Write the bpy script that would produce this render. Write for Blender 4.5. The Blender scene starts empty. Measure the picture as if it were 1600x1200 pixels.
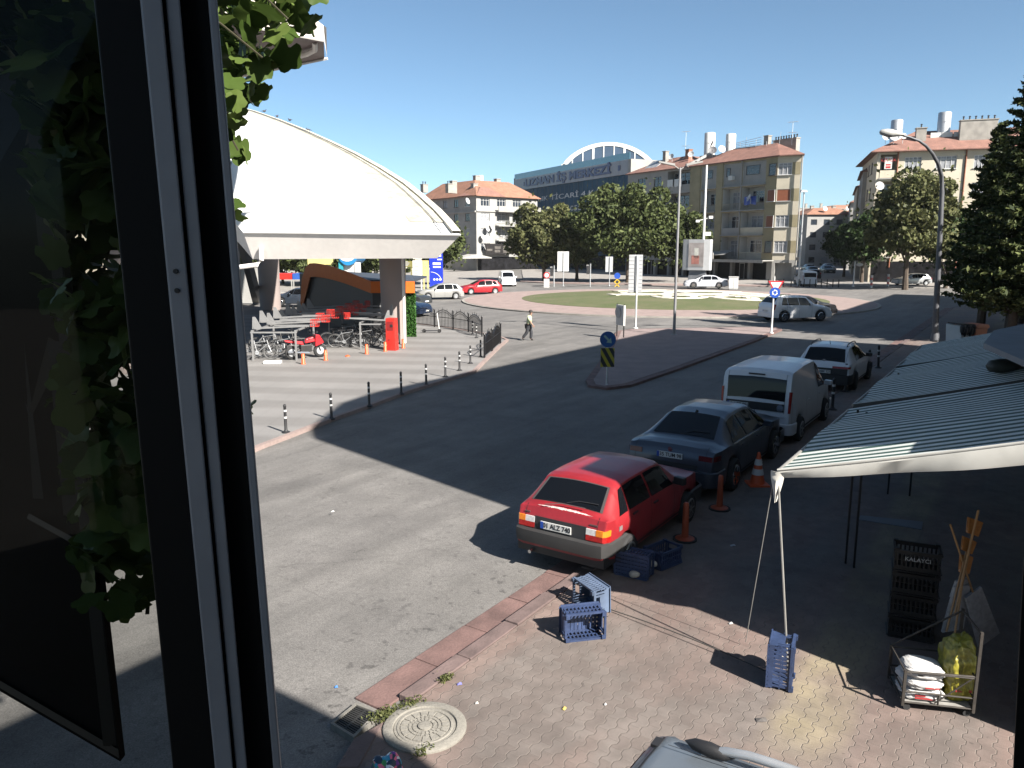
import bpy, bmesh, math, random
import numpy as np
from mathutils import Vector, Matrix, noise as mnoise
R=math.radians
random.seed(7)
SC=bpy.context.scene
COL=SC.collection
# ---------------------------------------------------------------- camera, sky, sun, exposure
CAMH=4.77
PITCH=math.atan(215/1200)
cd=bpy.data.cameras.new('camera'); cam=bpy.data.objects.new('camera',cd); COL.objects.link(cam)
cam.location=(0,0,CAMH); cam.rotation_euler=(math.pi/2-PITCH,0,0)
cd.sensor_width=36; cd.lens=27; cd.clip_start=0.02; cd.clip_end=3000
SC.camera=cam
SUN_EL=R(37.0)
SUNXY=(0.690,-0.724)                       # where the sun stands, seen from above
world=bpy.data.worlds.new('World'); SC.world=world; world.use_nodes=True
wn=world.node_tree; bg=wn.nodes['Background']
sky=wn.nodes.new('ShaderNodeTexSky'); sky.sky_type='NISHITA'; sky.sun_disc=False
sky.sun_elevation=SUN_EL; sky.sun_rotation=math.atan2(SUNXY[0],SUNXY[1]); sky.air_density=0.55; sky.dust_density=0.9; sky.ozone_density=0.25
tint=wn.nodes.new('ShaderNodeVectorMath'); tint.operation='MULTIPLY'; tint.inputs[1].default_value=(.93,1.09,1.05)
wn.links.new(sky.outputs[0],tint.inputs[0]); wn.links.new(tint.outputs[0],bg.inputs[0]); bg.inputs[1].default_value=0.05
ld=bpy.data.lights.new('sun','SUN'); sun=bpy.data.objects.new('sun',ld); COL.objects.link(sun)
ld.energy=5.0; ld.angle=R(0.6); ld.color=(1.0,0.94,0.86)
sv=Vector((-SUNXY[0]*math.cos(SUN_EL),-SUNXY[1]*math.cos(SUN_EL),-math.sin(SUN_EL)))
sun.rotation_euler=sv.to_track_quat('-Z','Y').to_euler()
SC.view_settings.view_transform='Standard'; SC.view_settings.look='None'; SC.view_settings.gamma=1
SC.view_settings.exposure=1.85
SC.cycles.max_bounces=6; SC.cycles.transparent_max_bounces=16
# ---------------------------------------------------------------- measuring helpers
_c,_s=math.cos(PITCH),math.sin(PITCH)
def G(px,py,z=0.0):                       # point of the horizontal plane at height z seen at photo position px,py
    s=(py-385)*_c/(CAMH-z); zc=1200/s
    return ((px-800)/s,(zc-_s*(CAMH-z))/_c)
def A(px,py,Y):                           # point at distance Y
    dx=(px-800)/1200; dv=(600-py)/1200
    d=(dx,_c+dv*_s,-_s+dv*_c); k=Y/d[1]
    return Vector((dx*k,Y,CAMH+d[2]*k))
DT=(0.5592,0.829); DN=(-0.829,0.5592)     # along the street / away from the house fronts
def W(t,n,z=0.0): return Vector((t*DT[0]+n*DN[0],t*DT[1]+n*DN[1],z))
YAW=math.atan2(DT[1],DT[0])
# ---------------------------------------------------------------- objects
def tag(o,label=None,cat=None,group=None,kind=None):
    if label: o['label']=label
    if cat: o['category']=cat
    if group: o['group']=group
    if kind: o['kind']=kind
    return o
def empty(name,loc=(0,0,0),rz=0,label=None,cat=None,group=None):
    o=bpy.data.objects.new(name,None); COL.objects.link(o); o.location=loc; o.rotation_euler=(0,0,rz)
    o.empty_display_size=0.1
    return tag(o,label,cat,group)
def kids(o): return [c for c in bpy.data.objects if c.parent==o]
KID={}
def copy_tree(o,parent=None):
    c=o.copy(); COL.objects.link(c)
    if parent: c.parent=parent; KID.setdefault(parent.name,[]).append(c)
    for ch in list(KID.get(o.name,[])): copy_tree(ch,c)
    return c
class MB:
    def __init__(s): s.v=[]; s.f=[]; s.m=[]; s.cm=0; s.T=None
    def add(s,vs,fs,m=None):
        b=len(s.v)
        if s.T is not None: vs=[tuple(s.T@Vector(p)) for p in vs]
        s.v.extend([tuple(p) for p in vs]); s.f.extend([tuple(i+b for i in f) for f in fs]); s.m.extend([s.cm if m is None else m]*len(fs)); return s
    def box(s,x0,x1,y0,y1,z0,z1,m=None):
        return s.add([(x0,y0,z0),(x1,y0,z0),(x1,y1,z0),(x0,y1,z0),(x0,y0,z1),(x1,y0,z1),(x1,y1,z1),(x0,y1,z1)],
            [(0,3,2,1),(4,5,6,7),(0,1,5,4),(1,2,6,5),(2,3,7,6),(3,0,4,7)],m)
    def cbox(s,c,d,rz=0,rx=0,ry=0,m=None):
        M=Matrix.Translation(c)@Matrix.Rotation(rz,4,'Z')@Matrix.Rotation(rx,4,'X')@Matrix.Rotation(ry,4,'Y')
        h=[q/2 for q in d]
        vs=[tuple(M@Vector((a*h[0],b*h[1],e*h[2]))) for e in(-1,1) for a,b in((-1,-1),(1,-1),(1,1),(-1,1))]
        return s.add(vs,[(0,3,2,1),(4,5,6,7),(0,1,5,4),(1,2,6,5),(2,3,7,6),(3,0,4,7)],m)
    def quad(s,a,b,c,d,m=None): return s.add([a,b,c,d],[(0,1,2,3)],m)
    def poly(s,pts,m=None): return s.add(pts,[tuple(range(len(pts)))],m)
    def prism(s,pts,z0,z1,m=None):        # pts: plan outline, counter-clockwise
        n=len(pts); vs=[(p[0],p[1],z0) for p in pts]+[(p[0],p[1],z1) for p in pts]
        fs=[tuple(range(n-1,-1,-1)),tuple(range(n,2*n))]+[(i,(i+1)%n,(i+1)%n+n,i+n) for i in range(n)]
        return s.add(vs,fs,m)
    def xprism(s,pts,y0,y1,m=None):       # pts in x,z extruded along y
        n=len(pts); vs=[(p[0],y0,p[1]) for p in pts]+[(p[0],y1,p[1]) for p in pts]
        fs=[tuple(range(n)),tuple(range(2*n-1,n-1,-1))]+[(i+n,(i+1)%n+n,(i+1)%n,i) for i in range(n)]
        return s.add(vs,fs,m)
    def tube(s,pts,r,n=6,m=None,cap=True,closed=False):
        pts=[Vector(p) for p in pts]; rs=r if isinstance(r,(list,tuple)) else [r]*len(pts)
        vs=[];K=len(pts); up0=None
        for i,p in enumerate(pts):
            if closed: d=(pts[(i+1)%K]-pts[i-1])
            else: d=(pts[min(i+1,K-1)]-pts[max(i-1,0)])
            if d.length<1e-9: d=Vector((0,0,1))
            d.normalize()
            u=Vector((0,0,1)) if abs(d.z)<.95 else Vector((1,0,0))
            if up0 is not None and abs(d.dot(up0))<.98: u=up0
            a=d.cross(u).normalized(); b=d.cross(a).normalized(); up0=-b if False else up0
            for k in range(n):
                t=2*math.pi*k/n; vs.append(p+(a*math.cos(t)+b*math.sin(t))*rs[i])
        fs=[]
        L=K if closed else K-1
        for i in range(L):
            j=(i+1)%K
            for k in range(n): fs.append((i*n+k,i*n+(k+1)%n,j*n+(k+1)%n,j*n+k))
        if cap and not closed: fs+= [tuple(range(n-1,-1,-1)),tuple((K-1)*n+k for k in range(n))]
        return s.add(vs,fs,m)
    def lathe(s,prof,n=16,c=(0,0,0),axis='Z',m=None):   # prof: (r,h)
        vs=[];K=len(prof)
        for r,h in prof:
            for k in range(n):
                t=2*math.pi*k/n; x,y=r*math.cos(t),r*math.sin(t)
                if axis=='Z': q=(c[0]+x,c[1]+y,c[2]+h)
                elif axis=='Y': q=(c[0]+x,c[1]+h,c[2]+y)
                else: q=(c[0]+h,c[1]+x,c[2]+y)
                vs.append(q)
        fs=[(i*n+k,i*n+(k+1)%n,(i+1)*n+(k+1)%n,(i+1)*n+k) for i in range(K-1) for k in range(n)]
        fs+=[tuple(range(n-1,-1,-1)),tuple((K-1)*n+k for k in range(n))]
        return s.add(vs,fs,m)
    def grid(s,rows,m=None):
        a=len(rows);b=len(rows[0]); vs=[p for r in rows for p in r]
        return s.add(vs,[(i*b+j,i*b+j+1,(i+1)*b+j+1,(i+1)*b+j) for i in range(a-1) for j in range(b-1)],m)
    def build(s,name,mats,parent=None,smooth=False,loc=None,rz=None,bevel=None,fix=True):
        me=bpy.data.meshes.new(name); me.from_pydata(s.v,[],s.f)
        if not isinstance(mats,(list,tuple)): mats=[mats]
        for q in mats: me.materials.append(q)
        if len(mats)>1: me.polygons.foreach_set('material_index',s.m)
        if fix and len(s.f)<20000:
            b=bmesh.new(); b.from_mesh(me); bmesh.ops.recalc_face_normals(b,faces=b.faces); b.to_mesh(me); b.free()
        if smooth:
            me.polygons.foreach_set('use_smooth',[True]*len(me.polygons)); me.set_sharp_from_angle(angle=R(smooth if smooth>1 else 40))
        me.update()
        o=bpy.data.objects.new(name,me); COL.objects.link(o)
        if parent: o.parent=parent; KID.setdefault(parent.name,[]).append(o)
        if loc: o.location=loc
        if rz is not None: o.rotation_euler=(0,0,rz)
        if bevel:
            md=o.modifiers.new('bevel','BEVEL'); md.width=bevel; md.segments=2; md.limit_method='ANGLE'; md.angle_limit=R(40)
        return o
def text_ob(txt,size,mat,parent,loc,rot,extrude=0.0,name='lettering',sx=1.0,align='CENTER',bold=0.0):
    cu=bpy.data.curves.new(name,'FONT'); cu.body=txt; cu.size=size; cu.extrude=extrude; cu.align_x=align; cu.align_y='CENTER'; cu.offset=bold
    cu.resolution_u=3
    o=bpy.data.objects.new('tmp_text',cu); COL.objects.link(o)
    dg=bpy.context.evaluated_depsgraph_get(); me=bpy.data.meshes.new_from_object(o.evaluated_get(dg))
    bpy.data.objects.remove(o); bpy.data.curves.remove(cu)
    me.name=name; me.materials.clear(); me.materials.append(mat)
    q=bpy.data.objects.new(name,me); COL.objects.link(q); q.location=loc; q.rotation_euler=rot; q.scale=(sx,1,1)
    if parent: q.parent=parent; KID.setdefault(parent.name,[]).append(q)
    return q
# ---------------------------------------------------------------- materials
def newmat(name):
    m=bpy.data.materials.new(name); m.use_nodes=True; return m,m.node_tree.nodes,m.node_tree.links,m.node_tree.nodes['Principled BSDF']
def N(ns,t,**k):
    n=ns.new(t)
    for a,b in k.items(): setattr(n,a,b)
    return n
_M={}
KA=.62                                     # the photograph is exposed for shade-dark surfaces: keep all albedos moderate
def mat(name,col,rough=.6,metal=0,var=.12,scale=3.0,bump=0.0,bscale=40,spec=None,coat=0,var2=0,scale2=30,emit=0,sheen=0,trans=0):
    if name in _M: return _M[name]
    m,ns,ls,p=newmat(name); col=tuple(q*(KA if metal<.6 else 1) for q in col)
    c=(*col,1)
    p.inputs['Roughness'].default_value=rough; p.inputs['Metallic'].default_value=metal
    if spec is not None: p.inputs['Specular IOR Level'].default_value=spec
    if coat: p.inputs['Coat Weight'].default_value=coat; p.inputs['Coat Roughness'].default_value=.08
    tc=N(ns,'ShaderNodeTexCoord')
    if var:
        n=N(ns,'ShaderNodeTexNoise'); n.inputs['Scale'].default_value=scale; n.inputs['Detail'].default_value=5
        ls.new(tc.outputs['Object'],n.inputs['Vector'])
        rp=N(ns,'ShaderNodeMapRange'); rp.inputs[1].default_value=.3; rp.inputs[2].default_value=.7; rp.inputs[3].default_value=1-var; rp.inputs[4].default_value=1+var
        ls.new(n.outputs['Fac'],rp.inputs[0]); last=rp.outputs[0]
        if var2:
            n2=N(ns,'ShaderNodeTexNoise'); n2.inputs['Scale'].default_value=scale2; n2.inputs['Detail'].default_value=3
            ls.new(tc.outputs['Object'],n2.inputs['Vector'])
            r2=N(ns,'ShaderNodeMapRange'); r2.inputs[1].default_value=.3; r2.inputs[2].default_value=.7; r2.inputs[3].default_value=1-var2; r2.inputs[4].default_value=1+var2
            ls.new(n2.outputs['Fac'],r2.inputs[0]); mu=N(ns,'ShaderNodeMath',operation='MULTIPLY'); ls.new(last,mu.inputs[0]); ls.new(r2.outputs[0],mu.inputs[1]); last=mu.outputs[0]
        mx=N(ns,'ShaderNodeVectorMath',operation='SCALE'); mx.inputs[0].default_value=col; ls.new(last,mx.inputs['Scale'])
        ls.new(mx.outputs[0],p.inputs['Base Color'])
    else: p.inputs['Base Color'].default_value=c
    if bump:
        n=N(ns,'ShaderNodeTexNoise'); n.inputs['Scale'].default_value=bscale; n.inputs['Detail'].default_value=4
        ls.new(tc.outputs['Object'],n.inputs['Vector']); b=N(ns,'ShaderNodeBump'); b.inputs['Strength'].default_value=bump; b.inputs['Distance'].default_value=.02
        ls.new(n.outputs['Fac'],b.inputs['Height']); ls.new(b.outputs[0],p.inputs['Normal'])
    if emit: p.inputs['Emission Color'].default_value=c; p.inputs['Emission Strength'].default_value=emit
    _M[name]=m; return m
def leafmat(name,c1,c2,trans=.25,rough=.5):
    m,ns,ls,p=newmat(name); c1=tuple(q*.75 for q in c1); c2=tuple(q*.75 for q in c2)
    g=N(ns,'ShaderNodeNewGeometry'); mx=N(ns,'ShaderNodeMix',data_type='RGBA')
    ls.new(g.outputs['Random Per Island'],mx.inputs['Factor']); mx.inputs[6].default_value=(*c1,1); mx.inputs[7].default_value=(*c2,1)
    ls.new(mx.outputs[2],p.inputs['Base Color']); p.inputs['Roughness'].default_value=rough
    p.inputs['Specular IOR Level'].default_value=.08
    t=N(ns,'ShaderNodeBsdfTranslucent'); ls.new(mx.outputs[2],t.inputs['Color'])
    ms=N(ns,'ShaderNodeMixShader'); ms.inputs[0].default_value=trans
    ls.new(p.outputs[0],ms.inputs[1]); ls.new(t.outputs[0],ms.inputs[2]); ls.new(ms.outputs[0],ns['Material Output'].inputs['Surface'])
    return m
class NT:                                  # tiny node-expression helper
    def __init__(s,ns,ls): s.ns=ns; s.ls=ls
    def put(s,sock,v):
        if hasattr(v,'is_output'): s.ls.new(v,sock)
        else: sock.default_value=v
    def m(s,op,a,b=None,c=None):
        n=s.ns.new('ShaderNodeMath'); n.operation=op; s.put(n.inputs[0],a)
        if b is not None: s.put(n.inputs[1],b)
        if c is not None: s.put(n.inputs[2],c)
        return n.outputs[0]
    def noise(s,vec,scale,detail=4,rough=.5):
        n=s.ns.new('ShaderNodeTexNoise'); n.inputs['Scale'].default_value=scale; n.inputs['Detail'].default_value=detail; n.inputs['Roughness'].default_value=rough
        s.ls.new(vec,n.inputs['Vector']); return n.outputs['Fac']
    def rng(s,v,a,b,c,d):
        n=s.ns.new('ShaderNodeMapRange'); s.put(n.inputs[0],v)
        for i,q in enumerate((a,b,c,d)): n.inputs[i+1].default_value=q
        return n.outputs[0]
    def mix(s,f,a,b):
        n=s.ns.new('ShaderNodeMix'); n.data_type='RGBA'; s.put(n.inputs[0],f)
        s.put(n.inputs[6],(*a,1) if isinstance(a,tuple) else a); s.put(n.inputs[7],(*b,1) if isinstance(b,tuple) else b); return n.outputs[2]
    def scale(s,col,f):
        n=s.ns.new('ShaderNodeVectorMath'); n.operation='SCALE'; s.put(n.inputs[0],col); s.put(n.inputs['Scale'],f); return n.outputs[0]
    def xyz(s,v):
        n=s.ns.new('ShaderNodeSeparateXYZ'); s.ls.new(v,n.inputs[0]); return n.outputs
    def comb(s,x,y,z=0.0):
        n=s.ns.new('ShaderNodeCombineXYZ'); s.put(n.inputs[0],x); s.put(n.inputs[1],y); s.put(n.inputs[2],z); return n.outputs[0]
    def bump(s,h,st,dist=.02):
        n=s.ns.new('ShaderNodeBump'); n.inputs['Strength'].default_value=st; n.inputs['Distance'].default_value=dist; s.ls.new(h,n.inputs['Height']); return n.outputs[0]
def tn_coords(e,pos):
    x,y,z=e.xyz(pos)
    t=e.m('ADD',e.m('MULTIPLY',x,DT[0]),e.m('MULTIPLY',y,DT[1])); n=e.m('ADD',e.m('MULTIPLY',x,DN[0]),e.m('MULTIPLY',y,DN[1]))
    return t,n
def asphalt_mat():
    m,ns,ls,p=newmat('asphalt'); e=NT(ns,ls); pos=N(ns,'ShaderNodeNewGeometry').outputs['Position']
    t,n=tn_coords(e,pos)
    fine=e.rng(e.noise(pos,55,3,.7),.3,.7,.62,1.38)
    mid=e.rng(e.noise(pos,1.1,6,.6),.3,.7,.84,1.14)
    streak=e.rng(e.noise(e.comb(e.m('MULTIPLY',t,.06),e.m('MULTIPLY',n,.9)),1.6,5,.6),.35,.65,.84,1.10)
    f=e.m('MULTIPLY',e.m('MULTIPLY',fine,mid),streak)
    f=e.m('MULTIPLY',f,e.rng(e.noise(pos,14,4,.7),.3,.7,.86,1.13))
    near=e.rng(n,5.6,8.5,1,0)
    spots=e.m('SUBTRACT',1.0,e.m('MULTIPLY',e.rng(e.noise(pos,6.5,3,.55),.60,.68,0,.5),e.m('MAXIMUM',near,.35)))
    f=e.m('MULTIPLY',f,spots)
    big=e.rng(e.noise(e.comb(e.m('MULTIPLY',t,.25),n),.35,3,.5),.52,.60,1.0,.84)
    f=e.m('MULTIPLY',f,big)
    oil=e.rng(e.noise(pos,2.3,4,.7),.66,.78,1.0,.62); f=e.m('MULTIPLY',f,oil)
    vor=ns.new('ShaderNodeTexVoronoi'); vor.feature='DISTANCE_TO_EDGE'; vor.inputs['Scale'].default_value=.33
    wob=e.m('MULTIPLY',e.noise(pos,2.2,4),.9)
    va=ns.new('ShaderNodeVectorMath'); va.operation='ADD'; ls.new(pos,va.inputs[0]); ls.new(e.comb(wob,wob,0.0),va.inputs[1]); ls.new(va.outputs[0],vor.inputs['Vector'])
    crack=e.rng(vor.outputs['Distance'],0.0,.007,.84,1.0)
    f=e.m('MULTIPLY',f,crack)
    col=e.mix(e.rng(e.noise(pos,.35,3),.35,.65,0.,1.),(.098,.093,.089),(.118,.112,.106))
    ls.new(e.scale(col,f),p.inputs['Base Color']); p.inputs['Roughness'].default_value=.85
    ls.new(e.bump(e.noise(pos,70,3,.7),.5,.006),p.inputs['Normal']); return m
def plaza_mat():
    m,ns,ls,p=newmat('plaza_slabs'); e=NT(ns,ls); pos=N(ns,'ShaderNodeNewGeometry').outputs['Position']
    x,y,z=e.xyz(pos)
    v=e.m('ADD',y,e.m('MULTIPLY',x,.12))
    band=e.m('PINGPONG',e.m('MULTIPLY',v,.9),1.0)
    wob=e.m('ADD',band,e.m('MULTIPLY',e.noise(pos,2.5,4),.3))
    b=e.rng(wob,.5,.8,0,1)
    col=e.mix(b,(.130,.124,.119),(.158,.152,.147))
    f=e.m('MULTIPLY',e.rng(e.noise(pos,.5,5,.6),.3,.7,.9,1.08),e.rng(e.noise(pos,30,3,.7),.3,.7,.9,1.1))
    jx=e.m('PINGPONG',x,.3); j=e.rng(jx,.0,.012,.8,1); f=e.m('MULTIPLY',f,j)
    jy=e.m('PINGPONG',v,.2); f=e.m('MULTIPLY',f,e.rng(jy,.0,.01,.85,1))
    ls.new(e.scale(col,f),p.inputs['Base Color']); p.inputs['Roughness'].default_value=.75; return m
def paver_mat():
    m,ns,ls,p=newmat('interlocking_pavers'); e=NT(ns,ls); pos=N(ns,'ShaderNodeNewGeometry').outputs['Position']
    t,n=tn_coords(e,pos)
    Wd=.128; L=.105
    tri=e.m('SUBTRACT',e.m('PINGPONG',e.m('MULTIPLY',t,1/L),1.0),.5)            # -.5.. .5 every 2L
    zig=e.m('MULTIPLY',e.m('MAXIMUM',e.m('MINIMUM',e.m('MULTIPLY',tri,2.6),.5),-.5),.036)
    nn=e.m('ADD',n,zig)
    r=e.m('DIVIDE',nn,Wd); row=e.m('FLOOR',r); fr=e.m('FRACT',r)
    jd=e.m('MINIMUM',fr,e.m('SUBTRACT',1.0,fr))                                 # distance to long joint (0..0.5)
    u=e.m('ADD',e.m('DIVIDE',t,2*L),e.m('MULTIPLY',e.m('FLOORED_MODULO',row,2.0),.5)) 
    cell=e.m('FLOOR',u); fu=e.m('FRACT',u); ju=e.m('MINIMUM',fu,e.m('SUBTRACT',1.0,fu))
    jl=e.rng(jd,.015,.05,0,1); jc=e.rng(ju,.006,.022,.45,1)
    joint=e.m('MULTIPLY',jl,jc)
    wn_=ns.new('ShaderNodeTexWhiteNoise'); wn_.noise_dimensions='2D'; ls.new(e.comb(row,cell),wn_.inputs['Vector'])
    rnd=wn_.outputs['Value']
    zone=e.noise(e.comb(e.m('MULTIPLY',t,.5),e.m('MULTIPLY',n,1.2)),.75,2,.4)
    colA=e.mix(rnd,(.118,.083,.072),(.152,.112,.097))
    colB=e.mix(rnd,(.120,.102,.092),(.104,.085,.076))
    base=e.mix(e.rng(zone,.42,.58,0,1),colB,colA)
    yel=e.rng(e.m('ABSOLUTE',e.m('SUBTRACT',n,1.45)),.22,.45,1,0)
    yel=e.m('MULTIPLY',yel,e.rng(e.noise(pos,.9,3),.42,.6,.35,1))
    yel=e.m('MULTIPLY',yel,e.rng(t,6.7,7.5,0,1))
    base=e.mix(yel,base,(.18,.15,.102))
    dirt=e.m('MULTIPLY',e.rng(e.noise(pos,3.0,6,.65),.3,.7,.76,1.14),e.rng(e.noise(pos,.8,4,.6),.35,.65,.84,1.1)); dirt=e.m('MULTIPLY',dirt,e.rng(e.noise(pos,11,3,.6),.66,.72,1.0,.62)); fine=e.rng(e.noise(pos,90,3,.6),.3,.7,.88,1.12)
    tint=e.scale(base,e.m('MULTIPLY',dirt,fine))
    jcol=e.mix(e.noise(pos,4,3),(.17,.145,.125),(.045,.036,.032))
    ls.new(e.mix(joint,jcol,tint),p.inputs['Base Color']); p.inputs['Roughness'].default_value=.85
    ls.new(e.bump(joint,.8,.006),p.inputs['Normal']); return m
def grass_mat():
    m,ns,ls,p=newmat('lawn'); e=NT(ns,ls); pos=N(ns,'ShaderNodeNewGeometry').outputs['Position']
    a=e.mix(e.rng(e.noise(pos,.35,5,.65),.35,.65,0,1),(.052,.068,.018),(.088,.086,.040))
    a=e.scale(a,e.rng(e.noise(pos,9,5,.7),.25,.75,.6,1.35))
    ls.new(a,p.inputs['Base Color']); p.inputs['Roughness'].default_value=.9; ls.new(e.bump(e.noise(pos,25,3),.8,.05),p.inputs['Normal']); return m
M_asph=asphalt_mat(); M_plaza=plaza_mat(); M_pave=paver_mat(); M_lawn=grass_mat()
M_kerb=mat('red_kerb_stone',(.165,.098,.088),.85,var=.3,scale=2.5,bump=.4,bscale=30,var2=.12,scale2=50)
M_kerb2=mat('brown_kerb_stone',(.150,.105,.098),.85,var=.3,scale=3,bump=.4,bscale=30)
M_pink=mat('pink_pavers',(.31,.235,.215),.85,var=.14,scale=1.2,var2=.1,scale2=14)
M_conc=mat('concrete',(.33,.31,.28),.85,var=.18,scale=1.5,bump=.2,var2=.1,scale2=20)
M_whitestone=mat('white_gravel',(.62,.58,.50),.9,var=.15,scale=5)
M_dark=mat('black_plastic',(.018,.018,.02),.55,var=0)
M_rub=mat('tyre_rubber',(.02,.02,.021),.85,var=.2,scale=20)
M_white=mat('white_paint',(.72,.72,.70),.5,var=.06,scale=2)
M_steel=mat('galvanised_steel',(.42,.43,.44),.45,metal=.7,var=.12,scale=6)
M_chrome=mat('chrome',(.6,.6,.62),.15,metal=1,var=0)
M_glass=mat('dark_car_glass',(.006,.007,.009),.05,var=0,spec=.3)
M_bglass=mat('window_glass',(.035,.045,.06),.08,var=.3,scale=.8,spec=.8)
M_curtain=mat('curtained_window',(.30,.31,.33),.5,var=.3,scale=2.5,spec=.5)
M_redplastic=mat('red_plastic',(.62,.03,.02),.4,var=.08)
M_orange=mat('orange_plastic',(.80,.12,.03),.5,var=.1)
M_ambl=mat('amber_lens',(.75,.22,.02),.2,var=.1,scale=30)
M_redl=mat('red_lens',(.35,.012,.012),.2,var=.2,scale=30)
M_clearl=mat('clear_lens',(.62,.62,.62),.15,var=.15,scale=30)
M_black=mat('black_paint',(.015,.015,.017),.4,var=.1,metal=.3)
M_blue=mat('blue_sign',(.01,.07,.40),.4,var=.05)
M_yel=mat('yellow_sign',(.65,.42,.02),.45,var=.05)
# ================================================================ the ground
def g2(l,z=0.0): return [G(a,b,z) for a,b in l]
def sheet(name,pts,z0,z1,m):
    o=MB().prism(pts,z0,z1).build(name,m); tag(o,kind='structure'); return o
o=MB().prism([(-900,-60),(900,-60),(900,1800),(-900,1800)],-.6,-.16).build('ground',M_conc); tag(o,kind='structure')
o=MB().prism([(-120,-6),(120,-6),(150,260),(-150,260)],-.155,-.07).build('road',M_asph); tag(o,kind='structure')
# right-hand pavement of interlocking blocks with its kerb
def tnp(l): return [tuple(W(t,n)[:2]) for t,n in l]
sheet('pavement',tnp([(-9,-7),(72,-7),(72,5.03),(5.1,5.03),(4.3,4.75),(-9,4.2)]),-.16,0,M_pave)
kb=MB(); kb2=MB(); t=5.35
while t<70:
    w=.98+random.uniform(-.02,.02); j=random.uniform(-.008,.008)
    kb.prism(tnp([(t,5.262+j),(t+w,5.262+j),(t+w,5.67+j),(t,5.67+j)]),-.15,-.045+random.uniform(-.006,.006)); t+=w+.018
t=5.6
while t<70:
    w=.98+random.uniform(-.02,.02); j=random.uniform(-.01,.01)
    kb2.prism(tnp([(t,5.04+j),(t+w,5.04+j),(t+w,5.245+j),(t,5.245+j)]),-.15,.012+random.uniform(-.006,.008)); t+=w+.02
kb2.prism([G(600,1128),G(560,1200),G(525,1200),G(553,1155)][::-1],-.15,.01)
kb2.prism([G(700,1062),G(735,1070),G(668,1105),G(634,1104)][::-1],-.15,-.012)
tag(kb.build('gutter_stones',M_kerb,bevel=.008),kind='structure'); tag(kb2.build('kerb_stones',M_kerb2,bevel=.01),kind='structure')
# plaza on the left
left=[(-60,3),(-11,11),G(380,708),G(405,697),G(450,680),G(520,653),G(580,632),G(640,610),G(700,592),G(740,580),G(757,563),G(780,541),G(792,531),G(775,524),G(735,518),G(690,511),G(640,505),G(560,494),(-60,60)]
sheet('plaza',left,-.16,0,M_plaza)
ke=MB()
el=[G(380,708),G(405,697),G(450,680),G(520,653),G(580,632),G(640,610),G(700,592),G(740,580),G(757,563),G(780,541),G(792,531),G(775,524),G(735,518),G(690,511),G(640,505)]
for a,b in zip(el[:-1],el[1:]):
    a=Vector((*a,0));b=Vector((*b,0)); d=(b-a).normalized(); n_=Vector((-d.y,d.x,0))*.09
    ke.prism([tuple((a-n_)[:2]),tuple((b-n_)[:2]),tuple((b+n_*.6)[:2]),tuple((a+n_*.6)[:2])],-.14,.035)
tag(ke.build('plaza_kerb',M_pink),kind='structure')
# traffic island in the side street
med=[(23.2,11.75),(24.2,11.3),(28.6,11.3),(39.6,11.55),(45.8,11.9),(46.6,12.5),(46.3,13.6),(41.1,19.2),(39.6,19.5),(36.1,18.0),(30,15.4),(24.2,13.1),(23.3,12.5)]
sheet('median_kerb',tnp(med),-.15,.02,M_kerb)
cx=sum(p[0] for p in med)/len(med); cy=sum(p[1] for p in med)/len(med)
def inset(l,d):
    out=[]
    for i,p in enumerate(l):
        a=Vector(l[i-1]);b=Vector(l[(i+1)%len(l)]); q=(b-a).normalized(); out.append((p[0]-q.y*d,p[1]+q.x*d))
    return out
sheet('median',tnp(inset(med,.28)),-.1,.032,mat('shade_greyed_pavers',(.27,.21,.20),.85,var=.14,scale=1.2,var2=.1,scale2=14))  # greyer copy of the pink pavers, with the shade put into its colour
# roundabout
C0=Vector((13.6,70.0)); 
def circ(r,n=64,rx=1.0,ry=1.0,c=C0): return [(c.x+r*rx*math.cos(2*math.pi*i/n),c.y+r*ry*math.sin(2*math.pi*i/n)) for i in range(n)]
sheet('roundabout_kerb',circ(17.6,rx=1.03),-.15,.03,M_conc)
sheet('roundabout_apron',circ(17.35,rx=1.03),-.1,.045,M_pink)
lawn=MB(); rows=[]
for i in range(14):
    r=13.0*(1-i/13); rows.append([(C0.x+1+r*1.05*math.cos(2*math.pi*k/60),C0.y+1+r*math.sin(2*math.pi*k/60),.06+.5*(1-(r/13.0)**2)) for k in range(61)])
lawn.grid(rows); lawn.prism(circ(13.05,60,1.05,1,Vector((14.6,71))),.0,.058)
tag(lawn.build('lawn',M_lawn,smooth=True),kind='structure')
# flower bed of white gravel scrolls on the lawn
def lawnz(x,y):
    r=math.hypot((x-14.6)/1.05,y-71); return .06+.5*(1-min(1,(r/13.0))**2)
fb=MB()
def scroll(pts,w):
    rows=[]
    for i,(x,y) in enumerate(pts):
        a=pts[max(i-1,0)];b=pts[min(i+1,len(pts)-1)]; d=Vector((b[0]-a[0],b[1]-a[1])).normalized(); nx,ny=-d.y*w,d.x*w
        rows.append([(x-nx,y-ny,lawnz(x-nx,y-ny)-.01),(x-nx*.9,y-ny*.9,lawnz(x,y)+.05),(x+nx*.9,y+ny*.9,lawnz(x,y)+.05),(x+nx,y+ny,lawnz(x+nx,y+ny)-.01)])
    fb.grid(rows)
rr=random.Random(3)
for cx_,cy_,R0 in ((12,71.5,3.2),(17.5,72,3.4),(22.0,71.0,2.6),(15,77.5,3.0),(20.5,77,2.6),(14.5,66.8,2.2),(19.5,66.6,2.4)):
    for k in range(2):
        a0=rr.uniform(0,6.28); scroll([(cx_+(R0-.32*a)*math.cos(a0+a*(1 if k else -1)),cy_+(R0-.32*a)*math.sin(a0+a*(1 if k else -1))) for a in [q*.28 for q in range(22)]],.34)
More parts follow.
